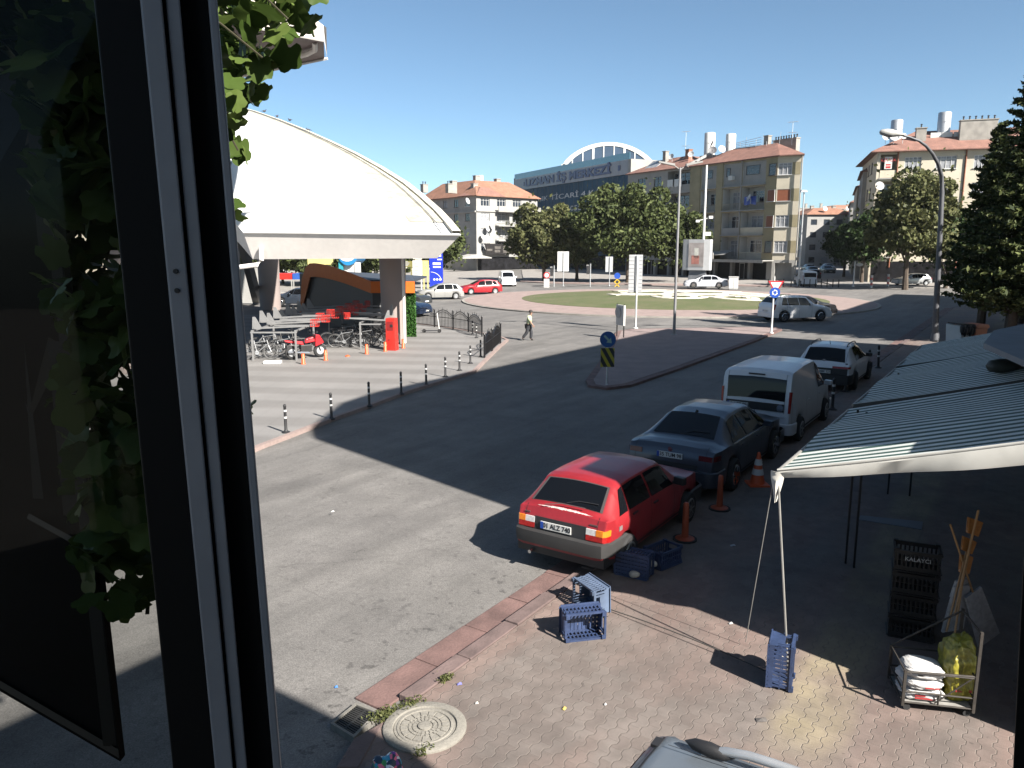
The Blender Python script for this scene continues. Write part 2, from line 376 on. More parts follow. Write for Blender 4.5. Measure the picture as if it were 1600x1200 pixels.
scroll([(9+i*.9,69+1.2*math.sin(i*.7)) for i in range(18)],.45); scroll([(10+i*.9,75+1.2*math.sin(i*.8)) for i in range(16)],.45)
o=fb.build('gravel_scrolls',M_whitestone); tag(o,'white gravel scroll beds laid out on the roundabout lawn','flower bed')
# pavements beyond the roundabout
M_farp=mat('grey_pavement',(.30,.28,.26),.85,var=.15,scale=.8,var2=.08,scale2=10)
sheet('far_pavement',g2([(818,438),(850,440.5),(900,441.5),(1010,443.5),(1130,444.5),(1245,447)])+[(44,112),(62,190),(20,200),(2,165)],-.15,.05,M_farp)
sheet('far_pavement_kerb',g2([(812,440),(850,442),(900,443),(1010,445),(1130,446),(1250,448.6)])+[G(1245,446.8),G(1130,444.3),G(1010,443.3),G(900,441.3),G(850,440.3),G(818,437.8)],-.15,.06,M_pink)
sheet('right_far_pavement',g2([(1306,446),(1400,449),(1500,450),(1640,451)])+[(110,110),(76,230),(68,230)],-.15,.05,M_farp)
sheet('left_far_pavement',[(-70,66)]+g2([(380,464),(560,461),(649,458),(694,453),(733,443),(786,441)])+[(-3,175),(-120,200)],-.15,.05,M_farp)
sheet('side_street_markings',g2([(1060,577.2),(1060,574.8),(960,570.6),(960,572.2)])[::-1],-.07,-.064,M_white)
# ================================================================ buildings
M_roof=mat('red_roof_tiles',(.25,.125,.095),.8,var=.2,scale=1.2,var2=.25,scale2=9,bump=.5,bscale=12)
M_roof2=mat('orange_roof_tiles',(.31,.15,.095),.8,var=.2,scale=1.2,var2=.25,scale2=9,bump=.5,bscale=12)
M_olive=mat('olive_render',(.36,.31,.19),.9,var=.12,scale=.9,var2=.05,scale2=12)
M_cream=mat('cream_render',(.62,.56,.44),.9,var=.10,scale=.7,var2=.05,scale2=12)
M_cream2=mat('pale_cream_render',(.60,.54,.43),.9,var=.08,scale=.6,var2=.04,scale2=12)
M_grey=mat('grey_render',(.36,.35,.33),.9,var=.12,scale=.7,var2=.06,scale2=10)
M_whiter=mat('white_render',(.36,.355,.34),.9,var=.10,scale=.7,var2=.05,scale2=10)
M_brown=mat('brown_shutter',(.25,.075,.03),.6,var=.08)
M_brick=mat('chimney_brick',(.34,.16,.10),.9,var=.2,scale=6)
M_frame=mat('window_frame_white',(.66,.66,.65),.5,var=.05)
M_shopdark=mat('shaded_shop_front',(.012,.012,.014),.6,var=.7,scale=1.1,var2=.5,scale2=5,spec=.08)  # near-black sheet colour stands in for the unlit ground floors
M_tin=mat('awning_cloth_grey',(.40,.39,.37),.8,var=.15,scale=2)
def wall_face(mb,P0,u,w,z0,z1,holes=(),depth=.18,m=None,mdeep=None):
    nx,ny=-u[1],u[0]
    xs=sorted({0,w,*[h[0] for h in holes],*[h[1] for h in holes]}); zs=sorted({z0,z1,*[h[2] for h in holes],*[h[3] for h in holes]})
    pt=lambda x,z,d=0:(P0[0]+u[0]*x+nx*d,P0[1]+u[1]*x+ny*d,z)
    for a,b in zip(xs[:-1],xs[1:]):
        for c,d in zip(zs[:-1],zs[1:]):
            if any(h[0]<=a+1e-6 and h[1]>=b-1e-6 and h[2]<=c+1e-6 and h[3]>=d-1e-6 for h in holes): continue
            mb.quad(pt(a,c),pt(b,c),pt(b,d),pt(a,d),m)
    for h in holes:
        x0,x1,c,d=h[:4]; D=h[4] if len(h)>4 else depth
        m_=m
        if len(h)>4 and mdeep is not None: m=mdeep
        mb.quad(pt(x0,c),pt(x0,d),pt(x0,d,D),pt(x0,c,D),m); mb.quad(pt(x1,d),pt(x1,c),pt(x1,c,D),pt(x1,d,D),m)
        mb.quad(pt(x0,d),pt(x1,d),pt(x1,d,D),pt(x0,d,D),m); mb.quad(pt(x1,c),pt(x0,c),pt(x0,c,D),pt(x1,c,D),m)
        if len(h)>4: mb.quad(pt(x0,c,D),pt(x1,c,D),pt(x1,d,D),pt(x0,d,D),m)
        m=m_
def window(root,P0,u,x0,x1,z0,z1,depth=.16,style='white',n=2,name='window',cur=None,sill=True):
    nx,ny=-u[1],u[0]; an=math.atan2(u[1],u[0]); w=x1-x0;h=z1-z0; t=.07
    T=Matrix.Translation((P0[0]+u[0]*x0+nx*depth,P0[1]+u[1]*x0+ny*depth,z0))@Matrix.Rotation(an,4,'Z')
    f=MB(); f.T=T; y0,y1=-.05,.02
    f.box(0,w,y0,y1,0,t); f.box(0,w,y0,y1,h-t,h); f.box(0,t,y0,y1,t,h-t); f.box(w-t,w,y0,y1,t,h-t)
    for i in range(1,n): x=w*i/n; f.box(x-t/2,x+t/2,y0,y1,t,h-t)
    if h>1.2: f.box(t,w-t,y0+.003,y1-.003,h*.74,h*.74+.05)
    if sill: f.box(-.1,w+.1,-.26,.0,-.07,-.003)
    mf=M_frame if style in('white','shutter') else mat('dark_frame',(.06,.05,.045),.5,var=0)
    fo=f.build(name,mf,root)
    g=MB(); g.T=T
    pm=M_brown if style=='shutter' else (cur or M_bglass)
    if cur is None and style!='shutter' and random.random()<.45: pm=M_curtain
    yy=-.056 if style=='shutter' else 0.0
    g.box(t*.5,w-t*.5,yy,yy+.012,t*.5,h-t*.5); g.build('shutter' if style=='shutter' else 'pane',pm,fo)
    return fo
def railing(root,T,w,h,m,solid=False,name='railing'):
    r=MB(); r.T=T
    if solid: r.box(0,w,0,.1,0,h); 
    else:
        r.box(0,w,0,.05,h-.05,h); r.box(0,w,0,.04,.04,.08); k=int(w/.16)
        for i in range(k+1): x=.02+(w-.04)*i/max(k,1); r.box(x-.015,x+.015,.008,.032,.08,h-.05)
    return r.build(name,m,root)
def hip_roof(mb,poly,z,rise,over=.6,inset_=4.0):
    pts=poly; n=len(pts); cx=sum(p[0] for p in pts)/n; cy=sum(p[1] for p in pts)/n
    out=[]; top=[]
    for p in pts:
        d=Vector((p[0]-cx,p[1]-cy)); L=d.length; q=d/L
        out.append((p[0]+q.x*over*1.3,p[1]+q.y*over*1.3)); top.append((p[0]-q.x*inset_*1.3,p[1]-q.y*inset_*1.3))
    vs=[(a,b,z) for a,b in out]+[(a,b,z+rise) for a,b in top]+[(a,b,z-.12) for a,b in out]
    mb.add(vs,[(i,(i+1)%n,(i+1)%n+n,i+n) for i in range(n)]+[tuple(range(n,2*n))]+[(i,(i+1)%n,(i+1)%n+2*n,i+2*n) for i in range(n)]+[tuple(range(3*n-1,2*n-1,-1))])
def dish(root,p,r=.45,az=0.0,col=None):
    m=MB(); m.T=Matrix.Translation(p)@Matrix.Rotation(az,4,'Z')@Matrix.Rotation(R(70),4,'X')
    m.lathe([(.02,-.09),(r*.5,-.07),(r,.03),(r*1.02,.05),(r*.98,.05),(r*.45,-.05),(.02,-.06)],14); m.T=Matrix.Translation(p)@Matrix.Rotation(az,4,'Z')
    m.tube([(0,0,0),(0,.25,-.1),(0,.25,-.9)],.03,5); m.tube([(0,-.02,-.3),(0,-.45,.1)],.02,4)
    return m.build('satellite_dish',col or mat('dish_white',(.62,.62,.62),.5,var=.1),root)
def tank(root,p,r,h,m): 
    q=MB(); q.lathe([(r,0),(r,h*.97),(r*.9,h),(.05,h*1.02)],16,p); q.lathe([(r*1.03,h*.62),(r*1.03,h*.64)],16,p); return q.build('water_tank',m,root,smooth=True)
def chimney(root,p,w,d,h,m,pots=0):
    q=MB(); q.box(p[0]-w/2,p[0]+w/2,p[1]-d/2,p[1]+d/2,p[2],p[2]+h); q.box(p[0]-w/2-.08,p[0]+w/2+.08,p[1]-d/2-.08,p[1]+d/2+.08,p[2]+h,p[2]+h+.12)
    c=q.build('chimney',m,root)
    if pots:
        for i in range(pots): k=MB(); k.lathe([(.09,0),(.09,.35),(.16,.42),(.05,.5)],8,(p[0]-w/2+w*(i+.5)/pots,p[1],p[2]+h+.12)); k.build('chimney_pot',M_dark,c)
    return c
def antenna(root,p,h):
    q=MB(); q.tube([p,(p[0],p[1],p[2]+h)],.035,5)
    for dz,w in ((h,1.6),(h*.55,1.3)):
        q.tube([(p[0]-w/2,p[1],p[2]+dz),(p[0]+w/2,p[1],p[2]+dz-.1)],.025,4)
        for i in range(6): x=p[0]-w/2+w*i/5; q.tube([(x,p[1]-.3,p[2]+dz-.02*i),(x,p[1]+.3,p[2]+dz-.02*i)],.015,4)
    return q.build('antenna',M_steel,root)
def frame_of(pa,pb,h):                    # two eaves corners seen in the photo at height h
    a=Vector(G(*pa,h)); b=Vector(G(*pb,h)); return a,(b-a).normalized(),(b-a).length
def along(px,O,u,Z):
    r=(px-800)/1200; return (r*(_c*O.y+_s*(CAMH-Z))-O.x)/(u.x-r*_c*u.y)
# ---- the five-storey corner block with balconies
HB=17.0
O,u,LB=frame_of((1079,260),(1216,243),HB); E2=Vector(G(1253,241,HB)); E1=O+u*LB
L0=Vector(G(985,272,HB)); LA=(L0-O).length
apt=empty('apartment_building',(O.x,O.y,0),math.atan2(u.y,u.x),'olive and cream corner block with recessed balconies, two white tanks on its roof','building')
inv=Matrix.Rotation(-math.atan2(u.y,u.x),4,'Z')@Matrix.Translation((-O.x,-O.y,0))
e2=inv@Vector((E2.x,E2.y,0)); 
U=(1,0); fl=[2.9+3.5*k for k in range(5)]
wallm=[M_cream,M_olive,M_whiter,M_grey,mat('balcony_white',(.62,.61,.57),.9,var=.1,scale=.8)]
w=MB()
fx=lambda px,Z=9: along(px,O,u,Z)
cols=[(1094,1116.5),(1128,1155),(1157.5,1193)]
holes=[]
for a,b in cols:
    xa,xb=fx(a),fx(b)
    for k in range(4): holes.append((xa,xb,fl[k]+.05,fl[k+1]-.25,1.5))
w.cm=1; wall_face(w,(0,0),U,LB,2.9,HB,holes,mdeep=4)
# recess back walls are part of the hole; window and door in each recess
for ci,(a,b) in enumerate(cols):
    xa,xb=fx(a),fx(b)
    for k in range(4):
        z=fl[k]
        if k==3:      # closed-in top balconies
            q=MB(); q.box(xa+.01,xb-.01,.12,.2,z+.06,fl[k+1]-.26); q.build('balcony_screen',M_whiter,apt)
            window(apt,(0,0),U,xa+(xb-xa)*(.12 if ci else .3),xa+(xb-xa)*(.35 if ci==1 else .72),z+1.4,z+2.7,.11,'dark',1,cur=M_bglass,sill=False)
        else:
            window(apt,(0,0),U,xa+.25+(xb-xa)*.12,xb-.2,z+.95-(.6 if ci==1 else 0),z+2.75,1.44,'white',3 if ci else 2,cur=M_curtain if (ci+k)%2 else M_bglass,sill=False)
        if k<3: 
            solid=(k in(0,1))
            railing(apt,Matrix.Translation((xa+.01,.02 if solid else .04,z+.055)),xb-xa-.02,1.0,M_whiter if solid and ci<2 else (M_cream if solid else mat('beige_rail',(.40,.34,.24),.7)),solid and k==1,'railing')
        q=MB(); q.box(xa-.1,xb+.1,-.28,.0,z-.1,z+.045); q.build('balcony_slab',M_grey,apt)
# end face towards the roundabout with the bay
e1=Vector((LB,0)); ee=Vector((e2.x,e2.y)); ue=(ee-e1); LE=ue.length; ue=(ue.x/LE,ue.y/LE)
w.cm=0; holes=[]
for k in range(4): holes.append((.12,LE*.62,fl[k]+1.0,fl[k]+2.6))
wall_face(w,(LB,0),ue,LE,2.9,HB,holes)
for k in range(4):
    window(apt,(LB,0),ue,.13,LE*.62-.01,fl[k]+1.01,fl[k]+2.59,.1,'shutter' if k==2 else 'white',3,cur=M_curtain)
    # olive band at each window level, cream between
    q=MB(); nx,ny=ue[1],-ue[0]
    T=Matrix.Translation((LB+ue[0]*LE*.64+nx*.02,ue[1]*LE*.64+ny*.02,0))@Matrix.Rotation(math.atan2(ue[1],ue[0]),4,'Z'); q.T=T
    q.box(0,LE*.355,0,.015,fl[k]+1.0,fl[k]+2.65); q.build('wall_band',M_olive,apt)
# the corner pier windows that turn the corner
for k in range(4):
    window(apt,(LB-1.35,-.16),U,0.05,1.3,fl[k]+1.01,fl[k]+2.59,.0,'shutter' if k in(1,2) else 'dark',1,cur=M_bglass)
# right flank (street side) and left part
_w=inv@Vector((E2.x+15*.30,E2.y+15*.954,0)); f2=Vector((_w.x,_w.y)); uf=(f2-ee).normalized(); w.cm=3
wall_face(w,(ee.x,ee.y),(uf.x,uf.y),14,0,HB,[(2+3*i,3.4+3*i,fl[k]+1,fl[k]+2.5) for i in range(4) for k in range(4)])
for i in range(4):
    for k in range(4): window(apt,(ee.x,ee.y),(uf.x,uf.y),2+3*i,3.4+3*i,fl[k]+1,fl[k]+2.5,.14,'white',2)
w.cm=3; holes=[]
ax=lambda px:fx(px)
hA=[]
for k in range(4):
    for a,b in((995,1007),(1020,1031)): hA.append((ax(a)+LA,ax(b)+LA,fl[k]+1.0,fl[k]+2.6))
    hA.append((ax(1041)+LA,ax(1077)+LA-.1,fl[k]+.05,fl[k+1]-.3,1.4))
wall_face(w,(-LA,0),U,LA,2.9,HB,hA)
for h in hA:
    if len(h)==4: window(apt,(-LA,0),U,h[0],h[1],h[2],h[3],.14,'dark',2,cur=M_bglass)
    else:
        window(apt,(-LA,0),U,h[0]+.3,h[1]-.3,h[2]+.6,h[3]-.3,1.36,'dark',4,cur=M_bglass,sill=False)
        railing(apt,Matrix.Translation((h[0]-LA+.01,.02,h[2])),h[1]-h[0]-.02,.95,M_grey,True)
# ground floor shops, back and top
gh=[]
for i in range(9): 
    x0=.5+i*((LA+LB-1)/9); gh.append((x0,x0+(LA+LB-1)/9-.45,.1,2.55,1.2))
w.cm=3; wall_face(w,(-LA,0),U,LA+LB,0,2.895,gh); wall_face(w,(LB,0),ue,LE,0,2.895,[(.4,LE-.4,.1,2.5,.8)])
bk=[(f2.x,f2.y),(f2.x-6,f2.y+2),(-LA,13)]
w.quad((-LA,0,0),(-LA,0,HB),(-LA,13,HB),(-LA,13,0)); w.quad((-LA,13,0),(-LA,13,HB),(f2.x,f2.y,HB),(f2.x,f2.y,0)); w.build('wall',wallm,apt)
for i,h in enumerate(gh):
    q=MB(); T=Matrix.Translation((h[0]-LA,.62,0)); q.T=T; ww=h[1]-h[0]
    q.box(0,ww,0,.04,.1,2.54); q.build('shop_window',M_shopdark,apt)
    if i in (1,4,5,7):
        q=MB(); q.T=T; x=ww*.3; q.box(x,x+.06,-.06,-.003,.1,2.3); q.box(x+.9,x+.96,-.06,-.003,.1,2.3); q.box(x,x+.96,-.06,-.003,2.3,2.36); q.build('door_frame',M_frame,apt)
# canopy over the shops and the sign board
q=MB(); q.box(fx(1085),LB+.3,-2.2,-.01,2.75,2.86); q.box(fx(1085),LB+.3,-2.25,-2.21,2.5,2.9); q.build('shop_canopy',M_tin,apt)
q=MB(); rows=[]
for i in range(13):
    x=fx(1090)+(fx(1150)-fx(1090))*i/12; rows.append([(x,-.05,4.3-.25*math.sin(math.pi*i/12)),(x,-1.2,3.95-.2*math.sin(math.pi*i/12)),(x,-2.1,3.6-.15*math.sin(math.pi*i/12))])
q.grid(rows); q.build('cloth_awning',M_whiter,apt,fix=False)
x0,x1=fx(1060,3),fx(1132,3)
q=MB(); q.box(x0,x1,-2.4,-2.3,2.92,3.85); sb=q.build('sign_board',mat('pale_sign_board',(.5,.49,.46),.5,var=.08),apt)
text_ob('AR HIRDAVAT',.8,mat('dark_lettering',(.03,.02,.02),.6,var=0),sb,((x0+x1)/2+1.2,-2.403,3.36),(R(90),0,0),.01,sx=1.15,bold=.02)
# pilasters, drainpipe, roof, clutter
q=MB(); 
for a,b in((1079,1092),(1117.5,1127)): q.box(fx(a),fx(b),-.1,-.003,2.9,HB-.02)
q.build('pilaster',M_olive,apt)
q=MB(); q.tube([(fx(1156.3),-.12,3),(fx(1156.3),-.12,HB)],.11,8); q.tube([(LB+LE*.98,ee.y-.25,0.1),(LB+LE*.98,ee.y-.25,HB)],.09,8); q.build('drainpipe',M_grey,apt)
rf=MB(); hip_roof(rf,[(-.1,0),(LB,0),(ee.x,ee.y),(f2.x,f2.y),(-.1,13)],HB,2.3,.55,5.2); 
roofo=rf.build('roof',[M_roof],apt)
rf=MB(); hip_roof(rf,[(-LA,0),(-.5,0),(-.5,13),(-LA,13)],HB-.02,2.3,.5,4.5); rf.build('roof',M_roof,apt)
q=MB(); q.box(-.75,-.1,-.3,12,HB-.3,HB+.3); q.T=Matrix.Translation((-.4,-.4,HB-.1))@Matrix.Rotation(R(24),4,'X'); q.box(-.2,.2,0,6.2,0,.35); q.build('party_wall',M_whiter,apt)
tank(apt,(fx(1073,19)-.2,5.0,HB+1.1),.85,4.4,M_white); tank(apt,(fx(1104,19),5,HB+1.4),.75,3.4,M_white)
q=MB(); q.box(fx(1064,19),fx(1082,19),4,6,HB+.8,HB+2.0); q.box(fx(1098,19),fx(1112,19),4,6,HB+.9,HB+2.0); q.build('tank_base',M_conc,apt)
for px,dy,dz,r,a in((1063,2.2,2.2,.5,.5),(1093,2.5,3.4,.6,-.6),(1098,2.0,2.3,.62,.9),(1111,2.2,2.3,.55,1.2),(1034,2.0,2.2,.5,.2)): dish(apt,(fx(px,18),dy,HB+dz),r,a,mat('dish_dark',(.12,.12,.13),.6) if r>.5 and a<1 else None)
for px,k,dy in((1064,2,-.5),(1070,2,-.4),(1174,2,-.5)): dish(apt,(fx(px,fl[k]+1.5),dy,fl[k]+1.7),.55,-.5)
chimney(apt,(fx(1054,18),3.0,HB+.6),.8,.8,2.4,M_brick); chimney(apt,(fx(1021,18),2.6,HB+.6),.7,.7,2.6,M_conc); chimney(apt,(along(1228,O+Vector((-u.y,u.x))*6.0,u,19),6.0,HB+.9),4.2,.8,2.0,M_conc,9)
chimney(apt,(fx(1165,18),4.4,HB+1.6),.8,.7,1.9,M_conc)
antenna(apt,(fx(1042,20),4,HB+1.2),5.0); antenna(apt,(fx(1196,20),5.5,HB+2.0),3.2)
q=MB(); zz=HB+2.4
for i in range(9): x=fx(1120,18)+i*1.05; q.tube([(x,3.5+.3*(i%2),HB+1.2),(x+.2*(i%3-1),3.6,HB+2.7+.5*(i%3))],.035,4)
for k in range(4): q.tube([(fx(1118,18),3.4,zz+.2*k),(fx(1160,18),3.8,zz+.35*k)],.03,4)
q.build('roof_rails',M_steel,apt)
for i in range(3):
    q=MB(); q.T=Matrix.Translation((fx(1000,18)+i*1.0,1.0,HB+.5))@Matrix.Rotation(R(35),4,'X'); q.box(0,.95,0,2.4,.1,.2); q.build('solar_panel',M_steel,apt)
q=MB(); q.box(fx(1141,fl[3]),fx(1147,fl[3]),-.5,.1,fl[3]+.9,fl[3]+1.5); q.build('air_conditioner',M_white,apt)
for k,(a,b),mm in ((3,(1043,1052),M_white),(3,(1054,1066),M_white),(2,(1163,1182),M_blue)):
    q=MB(); rows=[]; xa,xb=fx(a,fl[k]),fx(b,fl[k])
    for i in range(9):
        x=xa+(xb-xa)*i/8; y=-.12+.04*math.sin(i*2.1); rows.append([(x,y,fl[k]+1.9),(x,y-.02,fl[k]+1.3),(x,y,fl[k]+.75-.08*math.sin(i))])
    q.grid(rows); q.build('hanging_laundry',mm,apt,fix=False)
# ---- office block with blue glass front
HO=20.5
O,u,LO=frame_of((806,281),(984,249),HO); O1=O
off=empty('office_building',(O.x,O.y,0),math.atan2(u.y,u.x),'blue glass office block with a grey lettered band along its top','building')
w=MB(); w.box(0,LO,.1,16,0,HO-.3); w.box(-.5,0,-.3,16,0,HO+.35); w.box(LO,LO+.9,-.3,16,0,HO); w.build('wall',M_grey,off)
M_panel=mat('grey_metal_cladding',(.30,.29,.31),.4,metal=.3,var=.08,scale=.6); M_cglass=mat('blue_curtain_glass',(.016,.075,.14),.45,var=.25,scale=.25,spec=.06)
q=MB()
for i in range(16): q.box(LO*i/16+.02,LO*(i+1)/16-.02,-.3,.1,HO-2.6,HO)
bd=q.build('cladding_band',M_panel,off)
q=MB(); q.box(0,LO,-.02,.09,0,HO-2.6); q.build('curtain_wall',M_cglass,off)
q=MB()
for i in range(27): x=LO*i/26; q.box(x-.03,x+.03,-.07,-.021,3.2,HO-2.61)
for z in (3.2,5.2,7.2,9.2,11.2,13.2,15.2): q.box(0,LO,-.06,-.022,z-.03,z+.03)
q.build('mullions',mat('blue_grey_mullion',(.07,.11,.15),.4,var=0),off)
M_navy=mat('navy_lettering',(.015,.025,.14),.35,var=0); M_wl=mat('white_lettering',(.75,.75,.75),.5,var=0)
text_ob('UZMAN İŞ MERKEZİ',2.15,M_navy,bd,(LO*.50,-.36,HO-1.3),(R(90),0,0),.06,sx=1.85,bold=.10)
q=MB(); q.box(LO*.1,LO*.1+.5,-.36,-.301,HO-1.8,HO-.9); q.box(LO*.93,LO*.93+.8,-.36,-.301,HO-1.8,HO-.8); q.build('emblem',M_navy,bd)
cu=off
text_ob('SATILIK TİCARİ 4 KAT',1.45,M_wl,off,(LO*.47,-.09,HO-5.2),(R(90),0,0),.02,sx=2.5)
text_ob('050',1.45,M_wl,off,(LO*.60,-.09,HO-7.9),(R(90),0,0),.02,sx=2.2)
q=MB(); q.box(-.2,LO+.4,-.25,-.21,HO+.02,HO+1.25); q.build('glass_balustrade',mat('cyan_glass',(.12,.33,.42),.1,var=.1,spec=.8),off)
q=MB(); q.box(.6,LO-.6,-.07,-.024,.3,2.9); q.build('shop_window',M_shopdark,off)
q=MB(); q.box(1.0,5.5,-.9,-.08,3.3,3.9); q.build('turquoise_sign',mat('turquoise_paint',(.02,.32,.40),.5),off)
# ---- the white arched hall behind it
a=A(878,262,205); b=A(1024,262,205); Wd_=(b.x-a.x)
hall=empty('arched_hall',(a.x,205,0),0,'white arched glazed roof rising behind the office block','building')
q=MB(); zb=A(878,272,205).z; top=A(950,222,205).z; Hh=top-zb; K=24
arc=lambda t,o=0:(Wd_*t,zb+2.1+(Hh-2.1-o)*(1-(2*t-1)**2)**.75)
outer=[arc(i/K) for i in range(K+1)]; inner=[(Wd_/2+(x-Wd_/2)*.94,z-.9) for x,z in outer]
for i in range(K):
    p=[outer[i],outer[i+1],inner[i+1],inner[i]]; q.xprism(p,0,.5)
for i in range(1,9):
    x=Wd_*i/9; t=x/Wd_; z=arc(t)[1]-.8; wdt=.28 if i in(3,6) else .13; q.box(x-wdt,x+wdt,.05,.4,zb-1,z)
q.box(0,Wd_,.04,.41,zb+1.6,zb+2.0); q.box(-.1,.9,0,.5,0,zb+2.5); q.box(Wd_-.9,Wd_+.1,0,.5,0,zb+2.5); q.build('arch_frame',M_white,hall)
g=MB(); g.xprism([(Wd_*.03,0),(Wd_*.97,0)]+[(Wd_/2+(x-Wd_/2)*.95,z-.6) for x,z in outer][::-1],.2,.3); g.build('glazing',mat('slate_glass',(.05,.08,.13),.1,var=.2,scale=.2),hall)
g=MB(); rows=[[(x,y,z+.05) for x,z in outer] for y in(.3,30)]; g.grid(rows); g.build('roof',M_white,hall,fix=False)
# ---- apartment block on the left
HL=14.5
O,u,LL=frame_of((744,305),(806,308.5),HL); Lf=Vector(G(672,312,HL))
lb=empty('apartment_building',(O.x,O.y,0),math.atan2(u.y,u.x),'pale grey apartment block with orange tiled roof left of the office block','building')
inv=Matrix.Rotation(-math.atan2(u.y,u.x),4,'Z')@Matrix.Translation((-O.x,-O.y,0)); lf=inv@Vector((Lf.x,Lf.y,0)); lfl=math.hypot(lf.x,lf.y); ul=(-lf.x/lfl,-lf.y/lfl)
w=MB(); w.cm=1; fl2=[3.0,5.9,8.8,11.6,14.5]; hs=[];LL2=LL+6
for k in range(4):
    for i in range(3): hs.append((1.0+i*4.2,3.4+i*4.2,fl2[k]+.9,fl2[k]+2.4) if k==3 or i==0 else (1.0+i*4.2,4.4+i*4.2,fl2[k]+.1,fl2[k]+2.6,1.2))
wall_face(w,(0,0),U,LL2,0,HL,hs)
for h in hs: window(lb,(0,0),U,h[0]+.1,h[1]-.1,max(h[2],h[2]+(.5 if len(h)>4 else 0)),h[3],(1.15 if len(h)>4 else .12),'white',3,sill=False)
for k in range(1,4):
    q=MB(); q.box(4.8,LL2,-1.1,-.003,fl2[k]-.12,fl2[k]+.05); q.build('balcony_slab',M_whiter,lb); railing(lb,Matrix.Translation((4.8,-1.1,fl2[k]+.05)),LL2-4.8,.95,M_whiter,k==3)
w.cm=0; hs=[]
nW=int(lfl/4.2)
for k in range(4):
    for i in range(nW): hs.append((1.2+i*4.2,2.8+i*4.2,fl2[k]+.9,fl2[k]+2.4))
wall_face(w,(lf.x,lf.y),ul,lfl,0,HL,hs); 
for h in hs: window(lb,(lf.x,lf.y),ul,*h,.12,'white' if random.random()<.5 else 'dark',2)
w.quad((LL2,0,0),(LL2,12,0),(LL2,12,HL),(LL2,0,HL)); w.box(-.02,LL2,-.25,-.003,11.45,11.6)
w.build('wall',[M_grey,M_whiter],lb)
q=MB(); q.T=Matrix.Translation((lf.x,lf.y,0))@Matrix.Rotation(math.atan2(ul[1],ul[0]),4,'Z'); q.box(0,lfl,-.35,-.003,11.3,11.6); q.build('cornice',M_whiter,lb)
rf=MB(); hip_roof(rf,[(0,0),(LL2,0),(LL2,12),(2,16),(lf.x,lf.y+4)],HL,3.3,.6,4.5); rf.build('roof',M_roof2,lb)
rf=MB(); hip_roof(rf,[(0.2,-.2),(6.5,-.2),(6.5,5),(.2,5),],HL+.05,1.7,.5,2.2); rf.build('roof',M_roof,lb)
for x,y,h in((-5,2.0,2.0),(-3.6,2.5,2.8),(-9,4.5,1.8),(2.0,3.0,2.6),(7.5,4,2.2),(5.4,6.5,5.0),(11,6.5,4.6)): chimney(lb,(x,y,HL+.3),1.1,.9,h*.8,M_conc,2 if h<2.5 else 0)
for x,y,z in((-2.6,-.6,13.3),(2.2,-.7,8.2),(1.0,-.7,6.6),(1.8,-.7,4.6),(3.4,-.7,8.6)): dish(lb,(x,y,z),.6,.3)
tank(lb,(7,7,HL+3.2),.5,1.4,M_white)
q=MB(); q.box(1.5,8.5,-1.0,-.75,3.2,5.3); s1=q.build('sign_board',mat('black_sign_board',(.012,.01,.01),.5),lb)  # board and print colours darkened to stand in for tree shade
q=MB(); q.box(1.8,3.2,-1.01,-1.0,3.9,4.3);q.box(3.8,5.4,-1.01,-1.0,4.3,4.8);q.box(3.8,5.2,-1.01,-1.0,3.6,4.1);q.box(6,8,-1.01,-1.0,3.5,5.0); q.build('poster_strips',mat('shade_dulled_print',(.10,.09,.08),.6,var=.5,scale=2),s1)
q=MB(); q.box(-6,1.2,-3.2,-.1,2.5,2.65); q.xprism([(-6,2.66),(1.2,2.66),(-2.4,3.3)],-3.2,-.2); q.build('shop_canopy',M_tin,lb)
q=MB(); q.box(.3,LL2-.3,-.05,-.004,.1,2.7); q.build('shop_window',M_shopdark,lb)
# ---- right-hand apartment block
HR=17.0
O,u,LR=frame_of((1372,237),(1508,232.5),HR); LR2=LR+16; S=Vector(G(1348,259,HR))
rb=empty('apartment_building',(O.x,O.y,0),math.atan2(u.y,u.x),'cream four storey apartment block with red roof right of the side street behind the trees','building')
inv=Matrix.Rotation(-math.atan2(u.y,u.x),4,'Z')@Matrix.Translation((-O.x,-O.y,0)); sf=inv@Vector((S.x,S.y,0)); sl=math.hypot(sf.x,sf.y); us=(-sf.x/sl,-sf.y/sl)
w=MB(); hs=[]; fr=lambda px,Z=14: along(px,Vector((O.x,O.y)),u,Z)
xb0,xb1=fr(1374),fr(1400)
for k in range(4):
    z=3.4+3.4*k
    hs.append((xb0,xb1,z+.1,z+3.0,1.5))
    for a,b in((1412,1438),(1460,1493),(1520,1545),(1570,1600)): hs.append((fr(a),fr(b),z+1.0,z+2.6))
wall_face(w,(0,0),U,LR2,0,HR,hs)
for h in hs:
    if len(h)==4: window(rb,(0,0),U,*h,.12,'white',4,cur=M_curtain)
    else:
        window(rb,(0,0),U,h[0]+.3,h[1]-.3,h[2]+.6,h[3]-.3,1.42,'white',2,sill=False); railing(rb,Matrix.Translation((h[0]+.02,-.05,h[2]-.05)),h[1]-h[0]-.04,.95,M_cream,True)
        q=MB(); q.box(h[0]-.1,h[1]+.1,-.3,-.004,h[2]-.25,h[2]-.1); q.build('balcony_slab',M_grey,rb)
hs=[(1.5+i*3.6,3.2+i*3.6,3.4+3.4*k+1,3.4+3.4*k+2.6) for i in range(int(sl/3.8)) for k in range(4)]
wall_face(w,(sf.x,sf.y),us,sl,0,HR,hs)
for h in hs: window(rb,(sf.x,sf.y),us,*h,.12,'dark',2)
w.quad((sf.x,sf.y,0),(sf.x,sf.y,HR),(sf.x+18,sf.y+3,HR),(sf.x+18,sf.y+3,0)); w.build('wall',M_cream2,rb)
